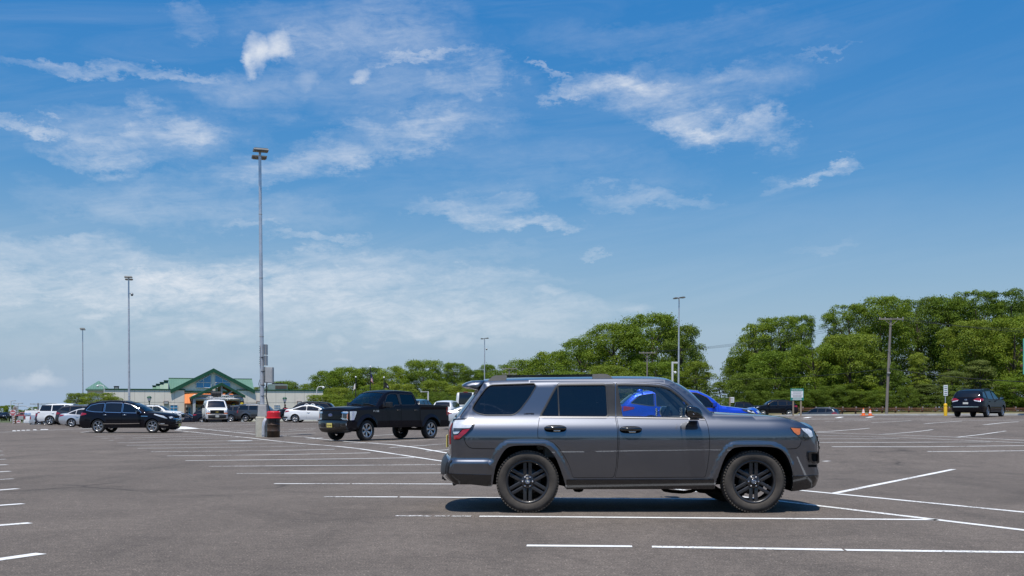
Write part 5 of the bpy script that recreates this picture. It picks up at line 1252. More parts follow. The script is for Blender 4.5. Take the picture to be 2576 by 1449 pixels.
paintmb = MB()
def stripe(a, b, w=.12, wear=True):
    """painted line between two photo positions on the ground"""
    A = on_ground(*a); B_ = on_ground(*b); line3(A, B_, w)
def line3(A, B_, w=.12):
    A, B_ = Vector((A[0], A[1], 0)), Vector((B_[0], B_[1], 0)); d = B_-A; L_ = d.length; d.normalize(); s = Vector((-d.y, d.x, 0))*w/2
    k = max(1, int(L_/.9)); lift = .004 if max(A.y, B_.y) < 30 else .009
    V = []; r = random.Random(int(A.x*100)+int(A.y*10))
    for i in range(k+1):
        p = A+d*L_*i/k
        for q in (p-s*(1+r.uniform(-.07,.07)), p+s*(1+r.uniform(-.07,.07))): V.append((q.x, q.y, gz(q.x, q.y)+lift))
    paintmb.add(V, [(2*i, 2*i+2, 2*i+3, 2*i+1) for i in range(k)])
def quad(*pts):
    P = [on_ground(*p) for p in pts]; paintmb.add([(p.x, p.y, gz(p.x, p.y)+.010) for p in P], [tuple(range(len(P)))])
for a, b in (((1325,1373),(1590,1375)), ((1640,1376),(2120,1384)), ((2127,1384.3),(2640,1391)), ((995,1298),(1085,1298.6)), ((1093,1298.6),(1130,1298.9)), ((1136,1299),(1185,1299.2)), ((1206,1299.4),(2360,1308)), ((815,1250),(1000,1250.6)), ((1006,1250.6),(1800,1256)), ((690,1217),(880,1217.3)), ((884,1217.3),(1500,1219)),
  ((596,1191.5),(1500,1189)), ((526,1173.4),(1150,1168.6)), ((466.7,1159),(1041,1151.8)), ((420.6,1147.2),(931.5,1139.4)), ((380.3,1137.1),(842,1130.8)), ((345.7,1128.5),(770,1122.2)), ((318.4,1120.7),(712.6,1115)), ((296.2,1114.4),(660,1107.5)), ((323,1107.5),(366,1106.7)), ((370,1106.6),(600,1101.5)), ((332.8,1102),(560,1096.5)), ((255,1103),(275,1102.6)), ((288,1102.5),(311,1102)), ((273,1108.4),(285,1108.2)),
  ((239,1098.2),(525,1093)), ((207,1090.5),(500,1086.5)), ((203,1088),(225,1086)), ((222,1084),(300,1083.2)),
  ((439.6,1082.5),(629,1102)), ((629,1102),(1124,1162.6)), ((1124,1162.6),(1970,1262)), ((1970,1262),(2700,1349)), ((503.4,1078.7),(641.6,1093)), ((641.6,1093),(766,1099.5)), ((766,1099.5),(1133,1142)), ((1133,1142),(2022,1234.7)), ((2022,1234.7),(2700,1301)),
  ((707,1092.9),(795,1089.6)), ((771,1105),(812,1101.7)), ((863,1118),(1133,1103.9)), ((980,1127),(1133,1116)), ((1072,1135.7),(1140,1131.2)), ((705,1066.5),(794,1065.4)), ((707,1075.3),(757,1075)), ((726,1081),(795,1077.5)), ((705,1086.5),(790,1081.5)), ((900,1098),(1010,1092)),
  ((462.5,1072),(641.7,1068.5)), ((430,1068),(560,1066)), ((520,1064.6),(640,1063.2)), ((492.8,1079),(641.7,1077.7)), ((534,1082.2),(641.7,1080)), ((558,1084.8),(641.7,1081.8)), ((593,1087.8),(641.7,1084.8)), ((1100.6,1077.5),(1135,1076.4)),
  ((0,1087.6),(240,1077.5)), ((201,1079),(245,1077)), ((150,1074.5),(260,1072.5)), ((165,1076.8),(262,1074.6)),
  ((2100,1241),(2399.6,1180.6)), ((2333.4,1136.3),(2640,1133.5)), ((2092.8,1124.5),(2640,1121.2)), ((2040,1113.3),(2492,1112.4)), ((2030,1094.5),(2640,1118)), ((2030,1086.5),(2640,1111.5)), ((2040,1104.5),(2261,1104)),
  ((2056.8,1087),(2187.3,1077.8)), ((2209.5,1093.3),(2346.3,1081.2)), ((2405.4,1100.5),(2529.3,1084.7)), ((2075.5,1061.4),(2186.4,1056.8)), ((2192,1063.7),(2293,1058.5)), ((2324.7,1066.5),(2419.8,1059.6)), ((2473.7,1069),(2562.4,1061)),
  ((2020,1055),(2640,1059.6)), ((2010,1051.8),(2640,1056.2)), ((2071,1161),(2086.5,1160.2)), ((1940,1053),(2000,1051.5)), ((1990,1056.5),(2080,1054))):
    stripe(a, b)
for a, b in (((-200,1436),(104,1393)), ((-180,1336),(76.6,1316)), ((-150,1283),(58.8,1267.4)), ((-130,1243),(44.4,1229.6)), ((-110,1214),(34,1204.5)), ((-90,1192.5),(26,1185.8)), ((-80,1174.5),(17.9,1169)), ((-60,1159),(12.7,1155.3)), ((-50,1147),(9.5,1144.6)), ((-40,1137),(4.3,1135))):
    stripe(a, b, .14)
quad((438,1073),(468,1073.6),(504,1078.6),(470,1080),(438,1081))
for x0, x1, y in ((30,39,1084.2),(41,49.5,1083.5),(53,62,1083),(65,74.5,1082.6),(82,91,1081.8),(101,120,1080.8)): quad((x0,y+.6),(x0+2.5,y-1),(x1,y-1),(x1+1.5,y+.6))
for x0, y in ((2018,1050.2),(2098,1050),(2175,1049.3)): quad((x0,y+1.6),(x0+13,y-.8),(x0+26,y-1),(x0+15,y+1.5))
tag(paintmb.build("road_markings", [M_PAINT]), kind="structure")
m = MB(); P0 = KA-KD*7; n_ = 60
V = []
for i in range(n_+1):
    p = P0+KD*i*1.0
    for o_, h_ in ((-.09,-.05),(-.09,.10),(-.07,.12),(.09,.12),(.09,-.1)):
        q = p+KN*o_; V.append((q.x, q.y, gz(q.x, q.y)+h_))
m.add(V, [(i*5+j, (i+1)*5+j, (i+1)*5+j+1, i*5+j+1) for i in range(n_) for j in range(4)])
tag(m.build("kerb", [mat("kerb_concrete", (.45,.44,.41), rough=.9, vary=.2, scale=2)]), kind="structure")
M_CONC = mat("pale_concrete", (.50,.47,.38), rough=.9, vary=.16, scale=3, bump=.3, bscale=40)
M_GALV = mat("galvanised_steel", (.62,.62,.64), rough=.38, metal=.6, vary=.14, scale=3)
M_GREY = mat("grey_enamel", (.42,.42,.41), rough=.45, vary=.08, metal=.1)
M_GREYC = mat("grey_casting", (.36,.36,.35), rough=.6, vary=.12)
p = on_ground(604, 1109.3); m = MB(); m.lathe([(.50,.0),(.50,.012),(.40,.014),(.39,.02),(.0005,.02)], 28, 0, False, ends=False); o = m.build("manhole_cover", [mat("worn_steel", (.40,.41,.40), rough=.6, vary=.2)]); o.location = (p.x, p.y, gz(p.x, p.y)); tag(o, "round pale steel manhole cover set in the asphalt left of the concrete base", "manhole cover")

# ------------------------------------------------------------------ light poles
def luminaire(par, z, ang, l=.36, w=.68):
    m = MB(); M = Matrix.Translation((0, 0, z)) @ Matrix.Rotation(ang, 4, "Z")
    m.prism([(.05,-.02),(.20,-.02),(.24,-.05),(.24+l,-.03),(.24+l,.01),(.24+l*.9,.05),(.28,.07),(.20,.03),(.05,.03)], -w/2, w/2, 0, M)
    for k in range(6): m.box((.32+k*l*.11, 0, .075), (.02, w*.9, .03), 0, 0, M)
    m.box((.24+l/2, 0, -.052), (l*.86, w*.84, .012), 1, 0, M)
    return m.build("luminaire", [mat("lamp_housing", (.20,.20,.19), rough=.5, vary=.1), mat("lamp_underside", (.10,.085,.03), rough=.4, vary=.3, scale=30)], par)
def light_pole(label, px, Y, top, base_h=.95, lean=0., heads=((.0, 0.), (PI, .18)), r0=.108, r1=.066, cam_z=None, zb=None, base_r=.31, dome=True):
    x = (px-CX)/F*Y; z0 = zb if zb is not None else gz(x, Y); H_ = CH-(top-HY)/F*Y-z0
    t = thing("light_pole", label, "light pole", (x, Y, z0), 0, "tall light poles of the parking lot")
    m = MB(); m.lathe([(base_r,-.05),(base_r,base_h-.03),(base_r-.03,base_h),(.0005,base_h)], 28, 0, False); m.build("base", [M_CONC], t)
    top_p = Vector((lean, 0, H_)); b = Vector((0, 0, base_h)); m = MB()
    m.tube([b+(top_p-b)*k/6 for k in range(7)], [r0+(r1-r0)*k/6 for k in range(7)], 16, 0)
    for k in (.12, .30, .52, .76): 
        p = b+(top_p-b)*k; r = r0+(r1-r0)*k; m.tube([p, p+Vector((0,0,.04))], r+.006, 16, 1)
    pole = m.build("pole", [M_GALV, M_GREYC], t)
    for ang, dz in heads:
        l_ = luminaire(t, 0, ang); l_.location = (lean, 0, H_-.06-dz)
    if cam_z:
        m = MB(); z = H_*cam_z; xx = lean*cam_z
        m.tube([(xx, 0, z), (xx+.30, -.05, z+.06)], .025, 8, 0); m.lathe([(.0005,.16),(.10,.12),(.13,.02),(.12,-.02)], 16, 0, True, Matrix.Translation((xx+.32, -.05, z-.05))); m.lathe([(.12,-.02),(.10,-.10),(.05,-.15),(.0005,-.16)], 16, 1, True, Matrix.Translation((xx+.32, -.05, z-.05)))
        m.build("camera", [M_GREY, M_GLOSSBLACK], t)
    return t, H_
LP, LH = light_pole("tallest nearest light pole on a pale concrete base beside the red-lidded bin", 660, 49.1, 380, lean=-.12, heads=((-1.22, 0.), (PI-1.25, .16)))
s_ = F/49.1
def lpz(py): return CH-(py-HY)/s_-gz(LP.location.x, 49.1)
def lpx(px): return (px-CX)/s_-LP.location.x
m = MB(); m.box((lpx(662), 0, (lpz(1049)+lpz(1019))/2), (.46, .46, lpz(1019)-lpz(1049)), 0, .04, None, (.84, .84)); m.box((lpx(662), 0, lpz(1018)), (.36, .36, .04), 0, .01); m.build("base_cover", [M_GREYC], LP)
m = MB(); m.box(((lpx(667.5)+lpx(688))/2, -.05, (lpz(963)+lpz(924))/2), (lpx(688)-lpx(667.5), .32, lpz(924)-lpz(963)), 0, .015); m.box((lpx(668.5), -.05, (lpz(963)+lpz(923))/2), (.03, .36, lpz(922)-lpz(962)), 1, .005)
m.box((lpx(678), -.215, lpz(945)), (.30, .012, .62), 0, .004); m.build("cabinet", [M_GREY, M_BLACK], LP)
for (px, ang, nm, mats_) in ((653.2, math.radians(70), 0, (M_WHITE, M_GREYC)), (668.5, math.radians(112), 1, (M_GREY, M_GREY))):
    for (ya, yb) in ((866, 893), (894, 920)):
        m = MB(); M = Matrix.Translation((lpx(px), 0, (lpz(ya)+lpz(yb))/2)) @ Matrix.Rotation(-ang, 4, "Z"); m.box((0, 0, 0), (.32, .012, lpz(ya)-lpz(yb)-.02), 0, .003, M); m.box((0, .02, 0), (.04, .03, lpz(ya)-lpz(yb)), (0 if nm else 1), 0, M)
        if nm == 0:
            for k in range(4): m.box((0, -.0075, .16-k*.10), (.22, .004, .035), 2, 0, M)
        m.build("signboard", [mats_[0], M_BLACK, mat("sign_teal", (.02,.22,.18), rough=.5, vary=.08)], LP)
def lpp(px, py, y=-.12): return (lpx(px), y, lpz(py))
m = MB(); m.tube([lpp(673, 962), lpp(672, 980), lpp(671, 997), lpp(674, 1012), lpp(679, 1030, -.15), lpp(680, 1046, -.2)], .028, 8)
m.tube([lpp(655.5, 955), lpp(652, 966), lpp(655.5, 977)], .012, 6); m.tube([lpp(667.5, 977), lpp(671, 972), lpp(672, 965)], .014, 6); m.build("cable", [M_BLACK], LP)
for k, xx in enumerate((665.5, 668.5)):
    m = MB(); m.tube([lpp(xx+5, 1053, -.25), lpp(xx+1.5, 1062, -.34), lpp(xx, 1075, -.36), lpp(xx, 1100.5, -.36)], .045, 10, 0); m.tube([lpp(xx, 1090, -.36), lpp(xx, 1094, -.36)], .056, 10, 0); m.build("conduit", [M_GALV], LP)
for zz in (900, 935, 997, 970):
    m = MB(); p = lpz(zz); m.tube([(lpx(661)-.0, 0, p), (lpx(661), 0, p+.03)], .118, 16); m.build("clamp", [M_BLACK], LP)
light_pole("second tall light pole with a dome camera, rising behind the black three-row SUV", 325, 96, 697, lean=-.05, heads=((-1.3, 0.), (PI-1.3, .12)), cam_z=.885)
light_pole("thin light pole farthest left, above the white SUV", 208.5, 152, 826, lean=-.04, heads=((-1.3, 0.), (PI-1.3, .12)))
light_pole("light pole with dome camera before the wood, above the grey SUV's spoiler", 1219, 160, 850, heads=((.25, 0.), (PI, .08)), cam_z=.87)
light_pole("light pole with splayed heads behind the grey SUV's windscreen", 1706.5, 112, 747, lean=.08, heads=((.25, .0), (PI+.2, .1)))

def bin_(label, px, Y, rust=True):
    x = (px-CX)/F*Y; t = thing("trash_barrel", label, "trash can", (x, Y, gz(x, Y)), .4)
    m = MB(); pr = [(.28,0),(.29,.01),(.29,.27),(.302,.285),(.302,.30),(.29,.315),(.29,.56),(.302,.575),(.302,.59),(.29,.605),(.29,.88)]
    m.lathe(pr, 40, 0, True); m.build("barrel", [mat("rusty_drum", (.018,.013,.010), rough=.5, col2=(.085,.042,.016), scale=3.5, bump=.15, bscale=30)], t)
    m = MB(); a = np.linspace(0, 2*PI, 49)[:-1]; rr = [(.296+.006*math.sin(7*q)+.004*math.sin(13*q+1)) for q in a]; rows = []
    for z, k in ((.90, 1.0), (.80, 1.012), (.70, 1.01), (.66, 1.0)): rows += [(r*k*math.cos(q), r*k*math.sin(q), z+.012*math.sin(5*q+z*30)) for q, r in zip(a, rr)]
    m.add(rows, [(i*48+j, i*48+(j+1) % 48, (i+1)*48+(j+1) % 48, (i+1)*48+j) for i in range(3) for j in range(48)], 0, True); m.build("bag", [mat("bin_bag", (.008,.008,.009), rough=.22, bump=.6, bscale=9, vary=.1)], t)
    m = MB(); m.lathe([(.30,.87),(.345,.875),(.35,.90),(.345,.925),(.315,.935),(.312,1.14),(.305,1.17),(.25,1.215),(.0005,1.22)], 40, 0, False)
    m.build("lid", [mat("red_lid", (.56,.012,.022), rough=.42, vary=.10, scale=2)], t); return t
bin_("rusty black drum bin with a red lid beside the concrete light pole base", 688, 48.3)
bin_("smaller-looking red-lidded drum bin far off behind the boxy dark grey SUV", 721.5, 96.2)

# ------------------------------------------------------------------ person by the far bin
def person(px, Y):
    x = (px-CX)/F*Y; z0 = gz(x, Y)
    t = thing("person", "person in a black top with a red patch leaning forward behind the far red-lidded bin", "person", (x, Y, z0), math.radians(-80))
    J = [((0,0,.86),.145), ((.05,0,1.05),.135), ((.16,0,1.28),.15), ((.22,0,1.36),.07), ((.27,0,1.44),.06)]
    E = [(0,1),(1,2),(2,3),(3,4)]
    for sg in (1, -1):
        o = len(J); J += [((.17,sg*.19,1.27),.065), ((.27,sg*.22,1.03),.05), ((.45,sg*.15,.95),.038), ((.52,sg*.13,.95),.034)]; E += [(2,o),(o,o+1),(o+1,o+2),(o+2,o+3)]
        o = len(J); J += [((0,sg*.10,.80),.10), ((.03,sg*.11,.45),.068), ((-.02,sg*.11,.09),.045), ((.12,sg*.12,.03),.04)]; E += [(0,o),(o,o+1),(o+1,o+2),(o+2,o+3)]
    me = bpy.data.meshes.new("body"); me.from_pydata([j[0] for j in J], E, []); ob = bpy.data.objects.new("body", me); COL.objects.link(ob); ob.parent = t
    sk = ob.modifiers.new("skin", "SKIN"); ob.modifiers.new("sub", "SUBSURF").levels = 1; ob.modifiers["sub"].render_levels = 1
    for i, j in enumerate(J): me.skin_vertices[0].data[i].radius = (j[1], j[1]); me.skin_vertices[0].data[i].use_root = (i == 0)
    me.materials.append(mat("black_top", (.012,.012,.016), rough=.9, vary=.2))
    m = MB(); M = Matrix.Translation((.31, 0, 1.52)) @ Matrix.Rotation(.35, 4, "Y")
    m.lathe([(.0005,-.125),(.045,-.115),(.066,-.07),(.076,-.02),(.080,.03),(.070,.085),(.045,.11),(.0005,.12)], 16, 0, True, M)
    m.prism([(-.015,-.02),(.015,-.02),(.0,.03)], .07, .10, 0, M @ Matrix.Rotation(-PI/2, 4, "Z"), "xz")
    for sg in (1, -1): m.box((.075, sg*.03, .025), (.008,.018,.008), 1, 0, M); m.box((-.005, sg*.08, 0), (.03,.015,.05), 0, .004, M)
    m.box((.073, 0, -.06), (.008,.04,.008), 2, 0, M)
    m.build("head", [mat("skin", (.30,.15,.10), rough=.6, vary=.08), M_INK, mat("lips", (.3,.08,.07), rough=.5, vary=.05)], t)
    m = MB(); m.lathe([(.087,.0),(.09,.05),(.082,.10),(.05,.128),(.0005,.134)], 16, 0, True, M @ Matrix.Translation((-.015,0,0))); m.box((-.06,0,-.02), (.06,.15,.12), 0, .03, M); m.build("hair", [mat("brown_hair", (.06,.025,.012), rough=.8, vary=.3)], t)
    m = MB(); m.box((.295, .0, 1.22), (.02, .16, .12), 0, .006, Matrix.Translation((0,0,0))); m.build("shirt_patch", [mat("shirt_red", (.4,.03,.04), rough=.8, vary=.2)], t)
person(717.5, 101.3)

# ------------------------------------------------------------------ signs, bollard, cones, guard rail
M_WOOD = mat("weathered_post", (.30,.24,.17), rough=.9, vary=.25, scale=6, stretch=(1,1,.1))
M_RUSTWOOD = mat("rusty_guard_post", (.13,.055,.028), rough=.9, vary=.4, scale=4)
M_TEAL = MATS["sign_teal"]
_y = 80.5; x0, x1 = at(1989,0,_y).x, at(2021.5,0,_y).x; cx = (x0+x1)/2; zt, zb = at(0,977.5,_y).z, at(0,1007.5,_y).z
t = thing("notice_board", "green and white notice board on two wooden posts beside the small black SUV", "sign", (cx, _y, gz(cx, _y)), math.radians(-6))
z0 = t.location.z; w_ = x1-x0; h_ = zt-zb; zc = (zt+zb)/2-z0
for sg in (-.29, .29):
    m = MB(); m.box((sg*w_, .05, (zc+h_/2-.1)/2-.2), (.11, .09, zc+h_/2-.1+.4), 0, .008); m.build("post", [M_WOOD], t)
m = MB(); m.box((0, 0, zc), (w_, .03, h_), 0, .012); m.box((0, -.018, zc+.02), (w_*.90, .006, h_*.56), 1, 0)
text_mesh(m, "SERVICE AREA PARKING", Matrix.Translation((0, -.018, zc+h_*.40)) @ Matrix.Rotation(PI/2, 4, "X"), .09, 1, .006, 1, .01, w_*.8)
for k, (zz, ww) in enumerate(((.23,.70),(.12,.62),(-.06,.70),(-.17,.66))): m.box((0, -.022, zc+h_*zz), (w_*ww, .004, .028), 2)
m.box((0, -.022, zc+h_*.03), (w_*.86, .004, .012), 2)
for zz, ww in ((-.34,.66),(-.43,.7)): m.box((0, -.018, zc+h_*zz), (w_*ww, .004, .04), 1)
m.build("board", [M_TEAL, M_WHITE, M_INK], t)
_y = 80.2; p = at(1840, 1006, _y); t = thing("notice", "small white notice on a short brown post behind the blue crossover's bonnet", "sign", (p.x, _y, gz(p.x, _y)))
m = MB(); m.box((-.12, .03, (p.z-t.location.z)/2), (.10, .09, p.z-t.location.z+.4), 0, .006); m.build("post", [M_WOOD], t)
m = MB(); m.box((.03, 0, p.z-t.location.z), (.36, .02, .42), 0, .004)
for k in range(3): m.box((.03, -.012, p.z-t.location.z+.1-k*.1), (.26, .004, .03), 1)
m.build("board", [M_WHITE, M_INK], t)
_y = 71.5; p = at(2378.5, 1046, _y); g_ = gz(p.x, _y)
t = thing("bollard_sign", "white striped sign on a grey pole set in a yellow bollard by the kerb", "sign", (p.x, _y, g_))
hb_ = at(0,1015,_y).z-g_; m = MB(); m.lathe([(.115,-.2),(.115,hb_-.05),(.09,hb_-.01),(.03,hb_)], 20, 0, True); m.lathe([(.121,hb_*.80),(.125,hb_*.81),(.125,hb_*.84),(.121,hb_*.85)], 20, 0, True); m.build("bollard", [mat("safety_yellow", (.75,.45,.01), rough=.5, vary=.08)], t)
za, zb = at(0,968.7,_y).z-g_, at(0,995.5,_y).z-g_; m = MB(); m.tube([(0,.02,hb_-.05),(0,.02,za)], .03, 8); m.build("pole", [M_GALV], t)
m = MB(); m.box((0, -.02, (za+zb)/2), (.30, .012, za-zb), 0, .004); m.box((-.147, -.027, (za+zb)/2), (.012, .006, za-zb-.02), 1)
for k in range(5): m.box((.01, -.029, zb+.1+k*.13), (.20, .004, .04), 2 if k % 2 else 1)
m.build("panel", [M_WHITE, M_TEAL, M_INK], t)
def cone(label, px, Y, h):
    x = at(px,0,Y).x; t = thing("traffic_cone", label, "traffic cone", (x, Y, gz(x, Y)), .3, "orange traffic cones at the kerb")
    m = MB(); m.box((0,0,.02), (.36,.36,.04), 0, .012); m.lathe([(.14,.04),(.135,.05),(.035,h-.02),(.03,h),(.0005,h)], 20, 0, True); m.build("body", [mat("cone_orange", (.75,.13,.015), rough=.6, vary=.08)], t)
    m = MB(); f = lambda z: .137+(.033-.137)*(z-.05)/(h-.07)+.003
    for a, b in ((.40,.56),(.66,.80)): m.lathe([(f(a*h), a*h), (f(b*h), b*h)], 20, 0, True)
    m.build("reflective_band", [M_WHITE], t)
cone("taller orange cone with white bands left of the leaning utility pole", 2172, 74.5, .56); cone("shorter orange cone with white bands next to the utility pole foot", 2189, 75.5, .47)
_y = 141.; t = thing("guard_rail", "rusty guard rail on brown posts along the foot of the wood", "guard rail", (at(1985,0,_y).x, _y, 0), 0)
n_ = 28; ox = t.location.x
for i in range(n_):
    x = i*1.8; m = MB(); zg = gz(ox+x, _y); top = at(0,1022.8,_y).z
    m.box((x, 0, (zg-.5+top)/2), (.20, .18, top-zg+.5), 0, .01); m.box((x+.04, -.14, top-.22), (.16, .10, .36), 1, .01); m.build("post", [M_RUSTWOOD, M_GREYC], t)
for zz in (1026.6, 1031.2):
    z = at(0, zz, _y).z; m = MB(); m.prism([(-.06,-.06),(.0,-.02),(.0,.02),(-.06,.06),(-.045,.0)], -1, n_*1.8, 0, Matrix.Translation((0,-.2,z)), "yz"); m.build("rail", [mat("rusty_rail", (.17,.075,.04), rough=.8, vary=.4, scale=1.5)], t)
_y = 71.; p = at(2573.5, 897, _y); t = thing("road_sign", "tall teal sign whose edge shows at the right border of the lot", "sign", (p.x, _y, gz(p.x, _y)))
za, zb = at(0,852,_y).z-t.location.z, at(0,942,_y).z-t.location.z
m = MB(); m.box((1.25, 0, (za+zb)/2), (2.5, .05, za-zb), 0, .02); m.box((1.27, -.03, (za+zb)/2), (2.3, .006, za-zb-.2), 1)
m.build("board", [mat("sign_edge", (.10,.42,.36), rough=.5, vary=.06), M_TEAL], t)
for xx in (.45, 2.0):
    m = MB(); m.box((xx, .10, za/2), (.16, .14, za), 0, .01); m.build("post", [M_RUSTWOOD], t)
for zz in (.25, .68):
    m = MB(); m.box((.10, .09, zb+(za-zb)*zz), (.5, .08, .16), 0, .01); m.build("bracket", [M_RUSTWOOD], t)

# ------------------------------------------------------------------ utility poles and wires
def utility_pole(label, px, Y, top, lean=0, arms=((0, 2.5),), r=.13):
    x = at(px,0,Y).x; z0 = gz(x, Y); H_ = at(0,top,Y).z-z0; t = thing("utility_pole", label, "utility pole", (x, Y, z0), 0)
    m = MB(); m.tube([(0,0,-.3),(lean*.5,0,H_*.5),(lean,0,H_)], [r*1.15,r,r*.8], 14); m.build("pole", [mat("grey_timber", (.23,.20,.18), rough=.9, vary=.2, scale=5, stretch=(1,1,.08))], t)
    for dz, w in arms:
        m = MB(); m.box((lean, -.14, H_-.12-dz), (w, .10, .12), 0, .01); 
        for sg in (1, -1): m.tube([(lean, -.14, H_-.75-dz), (lean+sg*w*.28, -.14, H_-.17-dz)], .02, 6)
        m.build("crossarm", [mat("arm_timber", (.30,.27,.23), rough=.9, vary=.2)], t)
        for k in (-.46,-.25,.25,.46):
            m = MB(); m.lathe([(.03,0),(.05,.03),(.03,.06),(.05,.09),(.02,.14),(.0005,.14)], 10, 0, True, Matrix.Translation((lean+k*w, -.14, H_-.06-dz))); m.build("insulator", [mat("porcelain", (.5,.5,.5), rough=.2, vary=.05)], t)
    return t, Vector((x+lean, Y-.14, z0+H_))
U1, T1 = utility_pole("leaning grey timber utility pole with one crossarm, right of the traffic cones", 2229, 104, 800, .48)
m = MB(); m.box((.23, -.12, 4.6), (.30, .2, .14), 0, .02); m.tube([(.2,.0,4.9),(.42,-.1,5.6),(.34,-.05,6.6),(.3,0,7.2)], .02, 6); m.build("cable_bracket", [M_GREYC], U1)
U2, T2 = utility_pole("thin utility pole rising behind the grey SUV's roof, before the tallest wood", 1628, 152, 886, 0, ((0, 2.4),), .11)
U3, T3 = utility_pole("utility pole with two crossarms just above the grey SUV's roof rail", 1281, 168, 926, 0, ((0, 2.4), (.85, 2.4)), .12)
def wire(a, b, sag, label, r=.014):
    m = MB(); m.tube([Vector(a).lerp(Vector(b), k/24)+Vector((0,0,-sag*4*(k/24)*(1-k/24))) for k in range(25)], r, 5, 0, False)
    tag(m.build("power_line", [M_BLACK]), label, "power line", "power lines along the wood")
T4 = at(2840, 836, 84)
for k, nm in ((-1.15,"left end"),(0.0,"middle"),(1.15,"right end")):
    d = Vector((k, 0, .08)); wire(T2+d, T1+d, .7, f"thin overhead wire from the thin pole to the {nm} of the leaning pole's crossarm"); wire(T1+d, T4+Vector((k*.7,0,-.3*k)), .5, f"thin overhead wire running right from the {nm} of the leaning pole's crossarm")
a = Vector((T1.x-.25, 103.9, T1.z-5.05)); wire(T2+Vector((0,0,-3.2)), a, .9, "lowest cable from the thin pole to halfway up the leaning pole", .022); wire(a, at(2840, 962, 84), .5, "thick cable running right from halfway up the leaning pole", .028)
wire(T3, T2, .8, "wire between the two-crossarm pole and the thin pole")

# ------------------------------------------------------------------ flags
def flagpole(label, px, Y, top): 
    x = at(px,0,Y).x; z0 = gz(x, Y); H_ = at(0,top,Y).z-z0; t = thing("flagpole", label, "flagpole", (x, Y, z0))
    m = MB(); m.tube([(0,0,-.2),(0,0,H_-.1)], [.09,.06], 10); m.build("pole", [M_BLACK], t)
    m = MB(); m.lathe([(.0005,-.13),(.10,-.08),(.13,0),(.10,.08),(.0005,.13)], 14, 0, True, Matrix.Translation((0,0,H_))); m.build("finial", [M_WHITE], t); return t, Vector((x, Y, z0+H_))
def flag(label, top, hoist, fly, drop, mats, pick, side=1):
    nu, nv = 18, 13; m = MB(); V = []
    for j in range(nv+1):
        for i in range(nu+1):
            u, v = i/nu, j/nv; fold = .16*math.sin(u*9+v*1.5)*min(1, u*4)
            V.append((side*(.08+fly*(1-math.exp(-1.6*u))*(.75+.25*v)), fold, -hoist*v-drop*u**1.3*(1-.15*v)))
    for j in range(nv):
        for i in range(nu): m.add([V[j*(nu+1)+i], V[j*(nu+1)+i+1], V[(j+1)*(nu+1)+i+1], V[(j+1)*(nu+1)+i]], [(0,1,2,3)], pick(i/nu, j, nv), True)
    o = m.build("flag", mats); o.location = top; tag(o, label, "flag")
F_R = mat("flag_red", (.42,.02,.03), rough=.8, vary=.08); F_W = mat("flag_white", (.72,.70,.66), rough=.8, vary=.05); F_B = mat("flag_blue", (.02,.03,.14), rough=.8, vary=.08); F_K = mat("flag_black", (.012,.012,.013), rough=.8, vary=.1); F_O = mat("flag_buff", (.62,.40,.16), rough=.8, vary=.08)
_, p = flagpole("black flagpole with white ball, tallest of three, middle, before the wood", 931.5, 150, 922.5); flag("limp striped red, white and blue flag on the tallest flagpole", p+Vector((0,0,-1.0)), 1.1, .55, .95, [F_R, F_W, F_B], lambda u, j, n: 2 if (u < .42 and j < 7) else (0 if j % 2 == 0 else 1))
_, p = flagpole("shorter black flagpole carrying the pale flag, left of the tallest flagpole", 895, 150, 948.5); flag("limp white flag with an orange patch on the left flagpole", p+Vector((0,0,-.9)), .8, .55, .95, [F_W, F_O], lambda u, j, n: 1 if (.25 < u < .6 and 2 < j < 8) else 0, -1)
_, p = flagpole("shorter black flagpole carrying the black flag, right of the tallest flagpole", 966, 150, 949.5); flag("drooping black flag with a white patch on the right flagpole", p+Vector((0,0,-.7)), .8, .95, .45, [F_K, F_W], lambda u, j, n: 1 if (.35 < u < .65 and 4 < j < 9) else 0)

# ------------------------------------------------------------------ building
BY = 170.; bs = F/BY
BROT = math.radians(18.5); BX0 = (540-CX)/F*BY; BC, BSN = math.cos(BROT), math.sin(BROT)
def bu(px, d=0.):
    """distance along the front of the building at which the sight line of column px meets the plane d metres behind the front"""
    k = (px-CX)/F; return (k*(BY+d*BC)-BX0+d*BSN)/(BC-k*BSN)
def bdepth(px, d=0.): return BY+bu(px, d)*BSN+d*BC
BB = -.6
def pathless(): return None
M_WALL = mat("beige_wall_panel", (.80,.73,.63), rough=.85, vary=.06, scale=.6, bump=.1, bscale=20)
M_JOINT = mat("panel_joint", (.36,.33,.29), rough=.9, vary=.1)
def seamed(name, c1, c2):
    return mat(name, c1, rough=.5, col2=c2, scale=.5, coat=.1)
M_GREENROOF = seamed("green_metal_roof", (.10,.20,.135), (.13,.235,.165)); M_GREENTRIM = mat("green_fascia", (.010,.072,.034), rough=.45, vary=.1)
M_ORANGE = mat("orange_metal_roof", (.62,.19,.045), rough=.5, vary=.1, scale=.8); M_BLUEGL = mat("blue_window_glass", (.03,.25,.47), rough=.10, vary=.18, scale=.4, coat=.5)
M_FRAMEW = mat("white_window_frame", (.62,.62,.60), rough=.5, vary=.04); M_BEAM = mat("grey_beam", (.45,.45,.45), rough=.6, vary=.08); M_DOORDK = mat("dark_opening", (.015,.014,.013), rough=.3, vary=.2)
bld = thing("service_building", "beige service building with a green gabled roof and orange awning", "building", (BX0, BY, BB), BROT)
BM = Matrix.Translation((BX0, BY, BB)) @ Matrix.Rotation(BROT, 4, "Z")
def rx(px, d=0.): return bu(px, d)
def rz(py, px=540, d=0.): return CH-(py-HY)/F*bdepth(px, d)-BB
